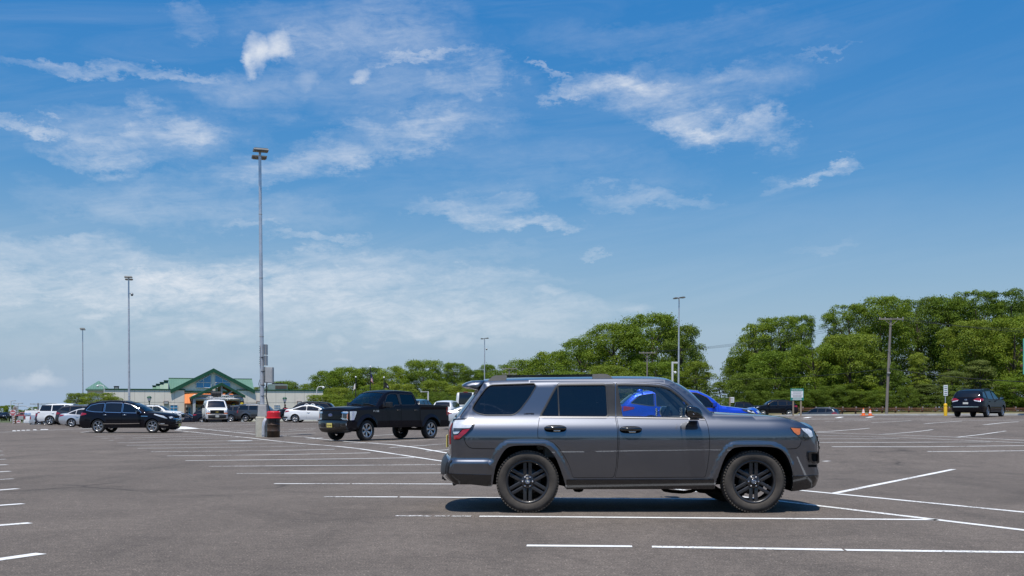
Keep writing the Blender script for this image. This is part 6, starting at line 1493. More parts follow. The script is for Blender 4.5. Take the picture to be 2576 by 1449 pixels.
def wallbox(x0, x1, ztop, y0=0., y1=18., name="wall"):
    m = MB(); m.box(((x0+x1)/2, (y0+y1)/2, ztop/2-.5), (x1-x0, y1-y0, ztop+1), 0)
    n = max(1, int((x1-x0)/1.5))
    for k in range(1, n): m.box((x0+(x1-x0)*k/n, y0-.002, ztop/2), (.035, .012, ztop-.04), 1)
    m.box(((x0+x1)/2, y0-.003, ztop*.62), (x1-x0-.02, .013, .035), 1); m.box(((x0+x1)/2, y0-.003, ztop*.22), (x1-x0-.02, .013, .035), 1)
    w = m.build(name, [M_WALL, M_JOINT], bld)
    m = MB(); m.box(((x0+x1)/2, (y0+y1)/2, ztop+.09), (x1-x0+.2, y1-y0+.2, .2), 0, .02); m.build("coping", [M_GREENTRIM], w); return w
WL = wallbox(rx(262), rx(464), rz(981, 363)); wallbox(rx(597), rx(812.5), rz(983, 700)); wallbox(rx(219.6, 1.2), rx(262)+.05, rz(979, 243)-.02, 1.2, 12.)
def slope(name, pts_front, pts_back, mt, par=None, seams=0, th=.18):
    """roof plane between a lower front edge and an upper back edge, with standing seams"""
    a0, a1 = map(Vector, pts_front); b0, b1 = map(Vector, pts_back); nrm = (a1-a0).cross(b0-a0).normalized()
    if nrm.z < 0: nrm = -nrm
    m = MB(); d = nrm*-th; V = [a0, a1, b1, b0, a0+d, a1+d, b1+d, b0+d]
    m.add(V, [(0,1,2,3),(7,6,5,4),(0,4,5,1),(1,5,6,2),(2,6,7,3),(3,7,4,0)])
    for k in range(1, seams):
        p, q = a0.lerp(a1, k/seams), b0.lerp(b1, k/seams); s = (a1-a0).normalized()*.025
        m.add([p-s, p+s, q+s, q-s, p-s+nrm*.06, p+s+nrm*.06, q+s+nrm*.06, q-s+nrm*.06], [(4,5,6,7),(0,1,5,4),(1,2,6,5),(2,3,7,6),(3,0,4,7)])
    return m.build(name, [mt], par or bld)
# pyramid roof of the corner tower
m = MB(); e0, e1 = rx(215, .6), rx(271, .6); ez = rz(978.2, 243); ap = Vector(((e0+e1)/2, 6.5, rz(957.5, 243, 6.5))); cs = [(e0,.6,ez),(e1,.6,ez),(e1,12.4,ez),(e0,12.4,ez)]
m.add(cs+[ap]+[(c[0], c[1], c[2]-.25) for c in cs], [(0,1,4),(1,2,4),(2,3,4),(3,0,4),(0,5,6,1),(1,6,7,2),(2,7,8,3),(3,8,5,0),(8,7,6,5)])
for k in range(1, 9):
    p = Vector(cs[0]).lerp(Vector(cs[1]), k/9); q = Vector(cs[0]).lerp(ap, min(1, k/4.5)) if k < 4.5 else Vector(cs[1]).lerp(ap, (9-k)/4.5)
    m.tube([p, q], .03, 4)
m.build("tower_roof", [M_GREENROOF], bld)
# long roof behind the gable
zr, zl = rz(953, 540, 14), rz(977, 540, 7)
slope("roof", ((rx(424,7), 7, zl-.5), (rx(640,7), 7, zl-.5)), ((rx(424,14), 14, zr), (rx(634,14), 14, zr)), M_GREENROOF, seams=34)
slope("roof", ((rx(640,7), 21, zl-.5), (rx(424,7), 21, zl-.5)), ((rx(634,14), 14, zr), (rx(424,14), 14, zr)), M_GREENROOF)
m = MB(); m.box(((rx(634,14)+rx(424,14))/2, 14, zr+.04), (rx(634,14)-rx(424,14), .3, .12), 0, .02); m.build("ridge_cap", [M_GREENTRIM], bld)
for x0, x1, yt in ((383.5,392,970.6),(392.6,401.7,966.5),(402.3,412,962.2),(412.6,423,957.8)):
    m = MB(); z1 = rz(yt, x0, 6); zb_ = rz(981.5, x0, 5); xa, xb = rx(x0, 5), rx(x1, 5); m.prism([(5., zb_), (6.2, z1), (11, z1), (11, zb_)], xa, xb, 0, None, "yz"); m.box(((xa+xb)/2, 8.4, z1+.04), (xb-xa+.12, 5.3, .10), 1, .02); m.build("stepped_dormer", [M_GREENROOF, M_GREENTRIM], bld)
# main gable
gp = lambda x, y: (rx(x), rz(y, x))
m = MB(); m.prism([gp(440,981.5), gp(632,981.5), gp(538,935)], .3, 12, 0); m.prism([gp(464.7,1062), gp(600,1062), gp(600,981.6), gp(464.7,981.6)], .3, 12, 0); gw = m.build("wall", [M_WALL], bld)
for (xa, ya), (xb, yb) in (((429,980.7),(537.7,927)), ((641,981.2),(537.7,927))):
    A_, B_ = Vector((rx(xa,-.25), -.25, rz(ya,xa,-.25))), Vector((rx(xb,-.25), -.25, rz(yb,xb,-.25)))
    slope("roof", ((A_), (A_+Vector((0,13,0)))), (B_, B_+Vector((0,13,0))), M_GREENROOF, seams=9)
    m = MB(); dv = Vector((0,0,-.62)); V = [A_, B_, B_+dv, A_+dv]; V = [v+Vector((0,-.05,.03)) for v in V]+[v+Vector((0,.12,.03)) for v in V]
    m.add(V, [(0,1,2,3),(7,6,5,4),(0,4,5,1),(1,5,6,2),(2,6,7,3),(3,7,4,0)]); m.build("fascia", [M_GREENTRIM], bld)
for poly, bars in ((((765,540),(765,622),(1012,628),(1012,405)), ((887,470,887,625),(765,535,1012,540))), (((1078,405),(1078,625),(1330,615),(1330,540)), ((1205,470,1205,618),(1078,540,1330,540)))):
    q = [gp(377.4+.1519*x, 880.5+.1519*y) for x, y in poly]
    m = MB(); m.prism(q, .18, .34, 0); wo = m.build("window", [M_BLUEGL], gw)
    m = MB()
    for a, b in list(zip(q, q[1:]+q[:1]))+[(gp(377.4+.1519*b_[0], 880.5+.1519*b_[1]), gp(377.4+.1519*b_[2], 880.5+.1519*b_[3])) for b_ in bars]: m.tube([(a[0], .16, a[1]), (b[0], .16, b[1])], .055, 6)
    m.build("frame", [M_FRAMEW], wo)
m = MB(); m.box(((rx(464)+rx(600))/2, .2, rz(985)), (rx(600)-rx(464), .3, .22), 0, .02); m.build("trim", [M_GREENTRIM], bld)
slope("awning", ((rx(463.5), -2.2, rz(1015.5)), (rx(604), -2.2, rz(1015.5))), ((rx(464.5), .25, rz(989)), (rx(603), .25, rz(989))), M_ORANGE, seams=22)
m = MB(); m.box(((rx(463.5)+rx(604))/2, -2.25, rz(1016.5)), (rx(604)-rx(463.5), .15, .2), 0, .02); m.build("gutter", [mat("brown_gutter", (.22,.06,.02), rough=.6, vary=.1)], bld)
m = MB(); m.tube([(rx(465.5), -.3, rz(1016)), (rx(465.5), -.3, 0)], .08, 8); m.build("downspout", [MATS["brown_gutter"]], bld)
def window(x0, x1, y0, y1, yy=-.02, cols=2, rows=2, dark=()):
    m = MB(); m.box(((rx(x0)+rx(x1))/2, yy, (rz(y0)+rz(y1))/2), (rx(x1)-rx(x0), .06, rz(y0)-rz(y1)), 0); w = m.build("window", [M_BLUEGL], bld)
    if dark:
        m = MB()
        for k in dark: a = rx(x0)+(rx(x1)-rx(x0))*k/cols; b = rx(x0)+(rx(x1)-rx(x0))*(k+1)/cols; m.box(((a+b)/2, yy-.01, (rz(y0)+rz(y1))/2), (b-a, .07, rz(y0)-rz(y1)), 0)
        m.build("pane", [M_DOORDK], w)
    m = MB(); z0, z1 = rz(y1), rz(y0)
    for k in range(cols+1): x = rx(x0)+(rx(x1)-rx(x0))*k/cols; m.box((x, yy-.05, (z0+z1)/2), (.07, .06, z1-z0+.07), 0)
    for k in range(rows+1): z = z0+(z1-z0)*k/rows; m.box(((rx(x0)+rx(x1))/2, yy-.055, z), (rx(x1)-rx(x0)+.08, .06, .07), 0)
    m.build("frame", [M_FRAMEW], w)
window(428,446.5,1019,1034); window(467,486.5,1024,1044,.24,3,2,(0,2)); window(697,704,1019,1030); window(690,696.5,1019,1030); window(497,505,1024,1046,.24,1,2); window(575,584,1022,1046,.24,1,2,(0,))
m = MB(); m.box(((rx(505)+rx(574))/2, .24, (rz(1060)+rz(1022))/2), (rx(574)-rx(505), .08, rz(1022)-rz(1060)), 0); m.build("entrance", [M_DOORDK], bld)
# porch
PYo = -11.
def px_(x): return rx(x, PYo)
def pz_(y): return rz(y, 558, PYo)
for (xa, ya), (xb, yb) in (((480,999),(558,963)), ((617.4,995),(558,963))):
    A_, B_ = Vector((px_(xa), PYo, pz_(ya))), Vector((px_(xb), PYo, pz_(yb)))
    slope("porch_roof", (A_, A_+Vector((0,10.6,0))), (B_, B_+Vector((0,10.6,0))), M_GREENROOF, seams=8, th=.14)
    m = MB(); dv = Vector((0,0,-.42)); V = [A_, B_, B_+dv, A_+dv]; V = [v+Vector((0,-.06,.03)) for v in V]+[v+Vector((0,.10,.03)) for v in V]
    m.add(V, [(0,1,2,3),(7,6,5,4),(0,4,5,1),(1,5,6,2),(2,6,7,3),(3,7,4,0)]); m.build("porch_fascia", [M_GREENTRIM], bld)
    for k in range(7):
        y = PYo+.6+k*1.5; m = MB(); m.tube([(A_.x*.97+B_.x*.03, y, A_.z-.22), (B_.x, y, B_.z-.22)], .07, 4); m.build("rafter", [mat("rafter_brown", (.30,.20,.13), rough=.8, vary=.15)], bld)
for k in range(3):
    y = PYo+.35+k*4.6
    for x0, y0, x1, y1, r in ((488,995,612,995,.16),(488,1003.5,612,1003.5,.24),(558,967,558,1003,.14),(530,979,545,995,.10),(588,981,570,995,.10),(515,985,540,985,.08)):
        m = MB(); m.tube([(px_(x0), y, pz_(y0)), (px_(x1), y, pz_(y1))], r, 4, 0, True, None, False); m.build("truss_beam", [M_BEAM], bld)
    for x in (488.5, 610):
        m = MB(); m.box((px_(x), y, pz_(1003)/2), (.42, .42, pz_(1003)), 0, .03); m.build("porch_column", [M_BEAM], bld)
m = MB(); text_mesh(m, "JON BON JOVI", Matrix.Translation((px_(559), PYo-.28, pz_(1001.6))) @ Matrix.Rotation(PI/2, 4, "X"), .62, 0, .08, 1.0, .02, px_(589)-px_(529)); m.build("sign_lettering", [M_WHITE], bld)
for xx in (482.5,):
    m = MB(); m.tube([(px_(481), PYo, pz_(1000)), (px_(484), PYo+.2, pz_(1004)), (px_(484), PYo+.2, 0)], .07, 8); m.build("downspout", [M_BLACK], bld)
# rooftop units and wall fittings
def on_building(name, label, cat, x0, x1, y0, y1, dy, mats, fn):
    xm = (x0+x1)/2; t = thing(name, label, cat, BM @ Vector((rx(xm, dy), dy, rz(y1, xm, dy))), BROT); fn(t, rx(x1, dy)-rx(x0, dy), rz(y0, xm, dy)-rz(y1, xm, dy)); return t
def hvac(t, w, h):
    m = MB(); m.box((0,0,h/2), (w, 2.2, h), 0, .04, None, (1.0, 1.0)); m.build("housing", [mat("hvac_green_grey", (.24,.29,.26), rough=.6, vary=.12)], t)
    m = MB(); m.box((w*.15, -1.12, h*.45), (w*.62, .06, h*.62), 0, .01); m.build("grille", [mat("hvac_grille", (.10,.07,.05), rough=.8, vary=.3, scale=8)], t)
    m = MB(); m.box((0, 0, h+.1), (w*.6, 1.2, .22), 0, .03); m.build("fan_housing", [M_BLACK], t)
on_building("rooftop_unit", "grey green air handling unit on the right wing's roof behind the light pole", "air conditioner", 675, 721.6, 967, 981, 4, None, hvac)
def smallbox(t, w, h):
    m = MB(); m.box((0,0,h/2), (w, .9, h), 0, .03); m.box((0,0,h+.06), (w*1.15, 1.05, .1), 0, .02); m.build("housing", [M_BLACK], t); m = MB(); m.box((0,-.47,h*.5), (w*.7,.03,h*.5), 0); m.build("grille", [M_GREYC], t)
on_building("roof_vent", "low black vent on the left wing's roof", "vent", 287, 299, 973, 979.5, 2, None, smallbox)
for x, lab in ((418,"wall lamp on the left wing above the small blue window"),(650.8,"wall lamp on the right wing behind the light pole"),(752.7,"wall lamp at the far end of the right wing")):
    t = thing("wall_lamp", lab, "wall lamp", BM @ Vector((rx(x), -.02, rz(1013, x))), BROT); m = MB(); m.box((0,-.16,0), (.75,.32,.55), 0, .04); m.build("housing", [mat("wall_lamp_brown", (.12,.07,.05), rough=.6, vary=.1)], t); m = MB(); m.box((0,-.325,-.02), (.6,.02,.4), 0, .01); m.build("lens", [M_GREY], t)
for x, y, yy, lab in ((608.2,1015,-13.,"black sign box with a yellow disc right of the porch"),(587.7,1019,-3.,"black sign box with a yellow disc under the porch"),(490.5,1019,-3.,"black sign box with a yellow disc left of the white van's roof")):
    t = thing("sign_box", lab, "sign", BM @ Vector((rx(x, yy), yy, rz(y, x, yy))), BROT); m = MB(); m.box((0,0,0), (.66,.3,.85), 0, .03); m.box((0,.2,-1.2), (.12,.12,1.7), 0, .01); m.build("box", [M_BLACK], t)
    m = MB(); m.lathe([(.24,0),(.24,.02),(.0005,.021)], 20, 0, False, Matrix.Translation((0,-.152,-.05)) @ Matrix.Rotation(PI/2, 4, "X")); m.build("disc", [mat("disc_yellow", (.75,.52,.03), rough=.5, vary=.05)], t)
def globe_lamp(label, px, Y, top):
    x = at(px,0,Y).x; z0 = gz(x, Y); H_ = at(0,top,Y).z-z0; t = thing("street_lamp", label, "street lamp", (x, Y, z0), 0, "green globe lamps by the building")
    m = MB(); m.tube([(0,0,-.2),(0,0,H_-.85)], [.09,.06], 10); m.lathe([(.07,H_-.9),(.14,H_-.8),(.16,H_-.72)], 14, 0, True); m.build("post", [M_GREENTRIM], t)
    m = MB(); m.lathe([(.14,H_-.72),(.25,H_-.5),(.28,H_-.3)], 16, 0, True); m.build("globe", [mat("lamp_glass", (.8,.8,.78), rough=.15, coat=.5, vary=.1)], t)
    m = MB(); m.lathe([(.33,H_-.32),(.32,H_-.22),(.22,H_-.07),(.0005,H_)], 16, 0, True); m.build("cap", [M_GREENTRIM], t)
globe_lamp("green capped globe lamp before the left wing, over the white crossover", 375.6, 150, 996); globe_lamp("green capped globe lamp before the right wing, left of the white coupe", 716.3, 150, 998.5)
def mast(label, px, Y, top, l, side, name="camera_mast", cat="camera mast", r=.06):
    x = at(px,0,Y).x; z0 = gz(x, Y); H_ = at(0,top,Y).z-z0; t = thing(name, label, cat, (x, Y, z0))
    m = MB(); m.tube([(0,0,-.2),(0,0,H_-.5),(side*.15*l,0,H_-.1),(side*.5*l,0,H_),(side*l,0,H_)], r, 8); m.build("pole", [M_FRAMEW], t)
    m = MB(); m.lathe([(.06,.10),(.17,.02),(.17,-.08),(.10,-.2),(.0005,-.23)], 14, 0, True, Matrix.Translation((side*l,0,H_-.08))); m.build("camera", [M_WHITE], t)
mast("white gooseneck camera mast at the right end of the building", 797, 150, 972.5, .95, 1); mast("white gooseneck lamp beside the corner tower roof", 262, 158, 969, 1.0, -1)
x_ = at(1691.5,0,100).x; t = thing("camera_mast", "short white post with a flat arm and small camera touching the splayed-head light pole", "camera mast", (x_, 100, gz(x_, 100))); h_ = at(0,910,100).z-t.location.z
m = MB(); m.box((0,0,h_/2), (.17,.17,h_), 0, .01); m.box((.28,0,h_-.09), (.46,.14,.16), 0, .01); m.build("post", [M_FRAMEW], t)
m = MB(); zc_ = at(0,937,100).z-t.location.z; m.tube([(.08,0,zc_+.1),(.26,0,zc_+.06)], .03, 6); m.lathe([(.0005,.12),(.12,.06),(.12,-.04),(.06,-.13),(.0005,-.15)], 14, 0, True, Matrix.Translation((.28,0,zc_))); m.build("camera", [M_WHITE], t)
x_ = at(1077,0,130).x; t = thing("street_lamp", "thin white lamp post with a flat arm between the pickup cab and the passenger van", "street lamp", (x_, 130, gz(x_, 130))); h_ = at(0,984.5,130).z-t.location.z
m = MB(); m.box((0,0,h_/2), (.16,.16,h_), 0, .01); m.build("pole", [M_FRAMEW], t); m = MB(); m.box((-.5,0,h_-.06), (.95,.24,.10), 0, .02); m.build("lamp_arm", [M_GREY], t)

# ------------------------------------------------------------------ far left street furniture
def q4_(x, y): return (.0879*x, 981.1+.0879*y)
def road_lamp(label, x, y, Y, arms):
    px, py = q4_(x, y); X_ = at(px,0,Y).x; z0 = gz(X_, Y); H_ = at(0,py,Y).z-z0; t = thing("street_lamp", label, "street lamp", (X_, Y, z0), 0, "thin road lamps at far left")
    m = MB(); m.tube([(0,0,-.3),(0,0,H_)], [.14,.10], 8); m.build("pole", [M_FRAMEW], t)
    for a, c_ in arms:
        m = MB(); m.tube([(0,0,H_-.35*c_),(a*.5,0,H_+.1*c_),(a,0,H_+.12*c_)], .07, 6); m.box((a*1.0,0,H_+.1*c_), (abs(a)*.35, .3, .14), 0, .03); m.build("lamp_arm", [M_GREYC], t)
road_lamp("thin road lamp with one short arm left of the brown pillar", 312, 310, 250, ((1.0,.2),)); road_lamp("thin twin-armed road lamp behind the lower no-entry sign", 515, 380, 235, ((.95,.1),(-.95,.1)))
road_lamp("road lamp with a long curved arm reaching left over the capped pickup", 930, 480, 235, ((-3.2,1.6),)); road_lamp("road lamp with a long curved arm above the big white SUV", 1830, 400, 235, ((-3.4,1.4),))
utility_pole("far utility pole with crossed arms behind the capped white pickup", q4_(1090,0)[0], 215, q4_(0,372)[1], 0, ((.1,3.2),(1.4,2.6)), .16)
def no_entry(label, x, y, Y, size, post):
    px, py = q4_(x, y); X_ = at(px,0,Y).x; z0 = gz(X_, Y); zc = at(0,py,Y).z-z0; t = thing("no_entry_sign", label, "road sign", (X_, Y, z0), 0, "no-entry signs at far left")
    m = MB(); m.tube([(0,.06,-.3),(0,.06,zc+size*.45)], .05, 8); m.build("post", [post], t); m = MB(); m.box((0,0,zc), (size,.02,size), 0, .008)
    MM = Matrix.Translation((0,-.012,zc)) @ Matrix.Rotation(PI/2, 4, "X"); m.prism(ellipse(size*.47,size*.47,36), 0, .006, 1, MM, "xy"); m.box((0,-.021,zc), (size*.78,.004,size*.16), 0)
    text_mesh(m, "DO NOT", MM @ Matrix.Translation((0,size*.22,.008)), size*.17, 0, .004, 1, .01, size*.55); text_mesh(m, "ENTER", MM @ Matrix.Translation((0,-size*.24,.008)), size*.17, 0, .004, 1, .01, size*.5); m.build("panel", [M_WHITE, mat("sign_red", (.45,.012,.02), rough=.5, vary=.06)], t)
no_entry("larger red and white do-not-enter sign, upper left beside the brown pillar", 365, 650, 139, .74, M_FRAMEW); no_entry("smaller red and white do-not-enter sign low on a white post", 530, 930, 150, .62, M_FRAMEW)
p = at(*q4_(405, 0), 142); z0 = gz(p.x, 142); t = thing("marker_pillar", "brown pillar with white patches under an arched grey panel", "pillar", (p.x, 142, z0)); zt = at(0, q4_(0,740)[1], 142).z-z0
m = MB(); m.box((0,0,zt/2), (.46,.3,zt), 0, .02)
for k in range(4): m.box((0,-.155,zt*(.15+.24*k)), (.28,.012,.09), 1)
m.build("post", [mat("brown_wood", (.22,.12,.06), rough=.9, vary=.2), M_WHITE], t)
za, zb = at(0,q4_(0,450)[1],142).z-z0, at(0,q4_(0,720)[1],142).z-z0; m = MB(); pl = [(-.3,zb),(.36,zb),(.36,za-.3)]+[(.03+.33*math.cos(a), za-.3+.3*math.sin(a)) for a in np.linspace(0, PI, 12)]+[(-.3,za-.3)]
m.prism(pl, .2, .26, 0); m.box((.03,.16,(za+zb)/2-.2), (.1,.06,za-zb), 1)
for k in range(4): m.box((.03,.19,zb+.15+k*.24), (.6,.02,.05), 1)
m.build("arched_panel", [M_GREYC, MATS["brown_wood"]], t)
p = at(*q4_(597, 0), 165); z0 = gz(p.x, 165); t = thing("road_sign", "pale grey sign seen from behind on thin posts right of the no-entry sign", "sign", (p.x, 165, z0)); za, zb = at(0,q4_(0,740)[1],165).z-z0, at(0,q4_(0,848)[1],165).z-z0
m = MB(); m.box((0,0,(za+zb)/2), (.80,.03,za-zb), 0, .01)
for k in range(3): m.box((0,.03,zb+.1+k*.22), (.8,.03,.04), 1)
m.build("panel", [M_GREY, M_GREYC], t)
for sg in (-.3,.3): m = MB(); m.box((sg,.06,za/2-.2), (.06,.06,za+.4), 0); m.build("post", [M_WOOD], t)
p = at(6, 1048, 285); z0 = gz(p.x, 285); t = thing("canopy", "long flat white canopy far off at the left edge", "canopy", (p.x-4, 285, z0)); h_ = p.z-z0
m = MB(); m.box((0,0,h_), (17,7,.45), 0, .05); m.build("roof", [M_FRAMEW], t)
for sx in (-6,0,6): m = MB(); m.box((sx,0,h_/2), (.3,.3,h_), 0); m.build("column", [M_GREYC], t)
SKY_STR = .10; SKY_SAT = 1.45; SKY_HUE = .5; HORIZON = (.35, .475, .65); HORIZON_MIX = 1.; CLOUD = (.82, .85, .90); SUN_E = 5.0; EXPOSURE = 0.0; CLOUD_AMT = 1.0
# ------------------------------------------------------------------ trees
def leaf_mat(name, dark, mid, light, back):
    m = bpy.data.materials.new(name); n, l = nt(m); b = n["Principled BSDF"]; o = n["Material Output"]
    g = n.new("ShaderNodeNewGeometry"); oi = n.new("ShaderNodeObjectInfo")
    ad = n.new("ShaderNodeMath"); ad.operation = "MULTIPLY_ADD"; l.new(oi.outputs["Random"], ad.inputs[0]); ad.inputs[1].default_value = .30
    tc = n.new("ShaderNodeTexCoord"); tn = n.new("ShaderNodeTexNoise"); tn.inputs["Scale"].default_value = 7; tn.inputs["Detail"].default_value = 3; l.new(tc.outputs["Object"], tn.inputs["Vector"])
    mu = n.new("ShaderNodeMath"); mu.operation = "MULTIPLY"; l.new(g.outputs["Random Per Island"], mu.inputs[0]); mu.inputs[1].default_value = .30
    m2 = n.new("ShaderNodeMath"); m2.operation = "MULTIPLY_ADD"; l.new(tn.outputs["Fac"], m2.inputs[0]); m2.inputs[1].default_value = .9; l.new(mu.outputs[0], m2.inputs[2])
    m3 = n.new("ShaderNodeMath"); m3.operation = "SUBTRACT"; l.new(m2.outputs[0], m3.inputs[0]); m3.inputs[1].default_value = .22; l.new(m3.outputs[0], ad.inputs[2])
    r = n.new("ShaderNodeValToRGB"); e = r.color_ramp.elements; e[0].color = (*dark, 1); e[1].color = (*light, 1); x = e.new(.5); x.color = (*mid, 1); l.new(ad.outputs[0], r.inputs[0])
    l.new(r.outputs[0], b.inputs["Base Color"]); b.inputs["Roughness"].default_value = .6; b.inputs["Specular IOR Level"].default_value = .18
    t = n.new("ShaderNodeBsdfTranslucent"); hs = n.new("ShaderNodeMix"); hs.data_type = "RGBA"; hs.blend_type = "MULTIPLY"; hs.inputs["Factor"].default_value = 1; hs.inputs["B"].default_value = (*back, 1); l.new(r.outputs[0], hs.inputs["A"]); l.new(hs.outputs["Result"], t.inputs[0])
    mx = n.new("ShaderNodeMixShader"); mx.inputs[0].default_value = .25; l.new(b.outputs[0], mx.inputs[1]); l.new(t.outputs[0], mx.inputs[2]); l.new(mx.outputs[0], o.inputs[0]); return m
L_OAK = leaf_mat("oak_leaves", (.052,.10,.010), (.130,.195,.016), (.235,.28,.028), (1.6,1.5,.5))
L_YEL = leaf_mat("bright_leaves", (.075,.125,.013), (.155,.21,.02), (.25,.285,.038), (1.6,1.4,.5))
L_DRK = leaf_mat("dark_leaves", (.042,.078,.010), (.095,.148,.016), (.17,.215,.026), (1.4,1.4,.6))
L_PIN = leaf_mat("pine_needles", (.05,.08,.016), (.11,.145,.028), (.17,.20,.045), (1.3,1.3,.6))
M_BARK = mat("bark", (.07,.055,.045), rough=.95, vary=.35, scale=6, stretch=(1,1,.2), bump=.4, bscale=20)
def crown_mesh(name, seed, n_lobe, leaves, shape, leaf):
    """leaf-sized faces on the upper sides of many clumps, looser fill inside; unit width and height (z 0..1)"""
    rg = np.random.default_rng(seed); C = []; R_ = []; ph = rg.uniform(0, 6.28, 6)
    for k in range(n_lobe):
        t = rg.uniform(.03, .97)
        if shape == "round": env = .50*math.sqrt(max(.02, 1-((t-.52)/.56)**2))
        elif shape == "wide": env = .52*(1-max(0, t-.55)**2*3.6)*(1-.18*(1-t))
        elif shape == "tall": env = .44*math.sqrt(max(.02, 1-((t-.45)/.60)**2))
        else: env = .50*(1-t)**.75+.03
        a = rg.uniform(0, 2*PI)
        if shape != "pine": env *= 1+.16*math.sin(2*a+ph[0]+3*t)+.12*math.sin(3*a+ph[1]-5*t)+.08*math.sin(5*a+ph[2]+9*t)
        q = env*math.sqrt(rg.uniform(.35, 1.12))*.90
        r = (rg.uniform(.05, .085) if rg.random() < .5 else rg.uniform(.085, .15))*(1.0 if shape != "pine" else .85)
        C.append((q*math.cos(a), q*math.sin(a), min(t, .965-r*.7))); R_.append(r)
    C, R_ = np.array(C), np.array(R_)
    ks = rg.choice(n_lobe, leaves, p=R_**2/(R_**2).sum()); d = rg.normal(size=(leaves, 3)); low = (d[:, 2] < -.15) & (rg.random(leaves) < .8); d[low, 2] *= -1
    d /= np.linalg.norm(d, axis=1)[:, None]
    rad = R_[ks]*np.where(rg.random(leaves) < .8, rg.uniform(.74, 1.04, leaves), rg.uniform(.2, 1.45, leaves))
    sq = np.array([1.1, 1.1, .78]) if shape != "pine" else np.array([1.5, 1.5, .38])
    P = C[ks]+d*rad[:, None]*sq
    if shape == "pine": P[:, 2] -= .10*np.hypot(P[:, 0], P[:, 1])
    N = d*.9+rg.normal(size=(leaves, 3))*.5+np.array([0, 0, .25]); N /= np.linalg.norm(N, axis=1)[:, None]
    T = np.cross(N, rg.normal(size=(leaves, 3))); T /= np.linalg.norm(T, axis=1)[:, None]; B_ = np.cross(N, T)
    s = leaf*rg.uniform(.6, 1.5, leaves)[:, None]; asp = .62 if shape != "pine" else .34
    V = np.stack([P-T*s, P-B_*s*asp, P+T*s, P+B_*s*asp], 1).reshape(-1, 3)
    me = bpy.data.meshes.new(name); me.vertices.add(leaves*4); me.vertices.foreach_set("co", V.ravel())
    me.loops.add(leaves*4); me.loops.foreach_set("vertex_index", np.arange(leaves*4)); me.polygons.add(leaves); me.polygons.foreach_set("loop_start", np.arange(leaves)*4)
    me.update(calc_edges=True); me.validate(); return me
CR = {"round": [crown_mesh("crown", q, 120, 24000, "round", .0108) for q in (11, 12, 19, 23)], "wide": [crown_mesh("crown", q, 150, 28000, "wide", .0098) for q in (13, 14, 24)],
      "tall": [crown_mesh("crown", q, 95, 19000, "tall", .0112) for q in (15, 18)], "pine": [crown_mesh("crown", 16, 85, 16000, "pine", .0145), crown_mesh("crown", 17, 70, 15000, "pine", .0145)]}
def with_mat(me, mt, cache={}):
    k = (me.name, mt.name)
    if k not in cache: c = me.copy(); c.materials.append(mt); cache[k] = c
    return cache[k]
def trunk_mb(m, rg, h0, h1, r, spread):
    bend = [Vector((rg.uniform(-.2,.2)*k*.4, rg.uniform(-.2,.2)*k*.4, h1*.85*k/4)) for k in range(5)]
    m.tube(bend, [r*1.25, r, r*.8, r*.55, r*.25], 9)
    for k in range(7):
        a = k*2.4+rg.uniform(0, 1); z = h1*rg.uniform(.25, .65); b = bend[2].lerp(bend[3], rg.random())*1.0; b = Vector((b.x, b.y, z))
        e = b+Vector((math.cos(a)*spread*.75, math.sin(a)*spread*.75, h1*.22)); m.tube([b, b.lerp(e, .5)+Vector((0,0,.3)), e], [r*.45, r*.28, r*.08], 6)
TN = [0]
def tree(label, px, top, wpx, Y, shape, mt, group=None, bottom=None, seed=None, cat="tree", name="tree", low=.10, depth=None):
    TN[0] += 1; rg = random.Random(TN[0]*31+5)
    x = at(px,0,Y).x; z0 = bottom if bottom is not None else gz(x, Y) if Y < 298 else -3.; H_ = at(0,top,Y).z-z0; w = wpx/F*Y
    t = thing(name, label, cat, (x, Y, z0), rg.uniform(0, 6.28), group)
    me = rg.choice(CR[shape]); c = bpy.data.objects.new("crown", with_mat(me, mt)); COL.objects.link(c); c.parent = t
    w *= 1.2 if shape != "pine" else 1.1; hc = min(H_*(1-low), w*(1.15 if shape in ("round", "wide") else 1.55)) if shape != "pine" else H_*(1-low)
    c.location = (0, 0, H_-hc); c.scale = (w*1.02, (depth or w*.95), hc*.99)
    m = MB(); trunk_mb(m, rg, 0, H_, max(.10, H_*.018), w*.40); m.build("trunk", [M_BARK], t); return t
WD = "trees of the wood"
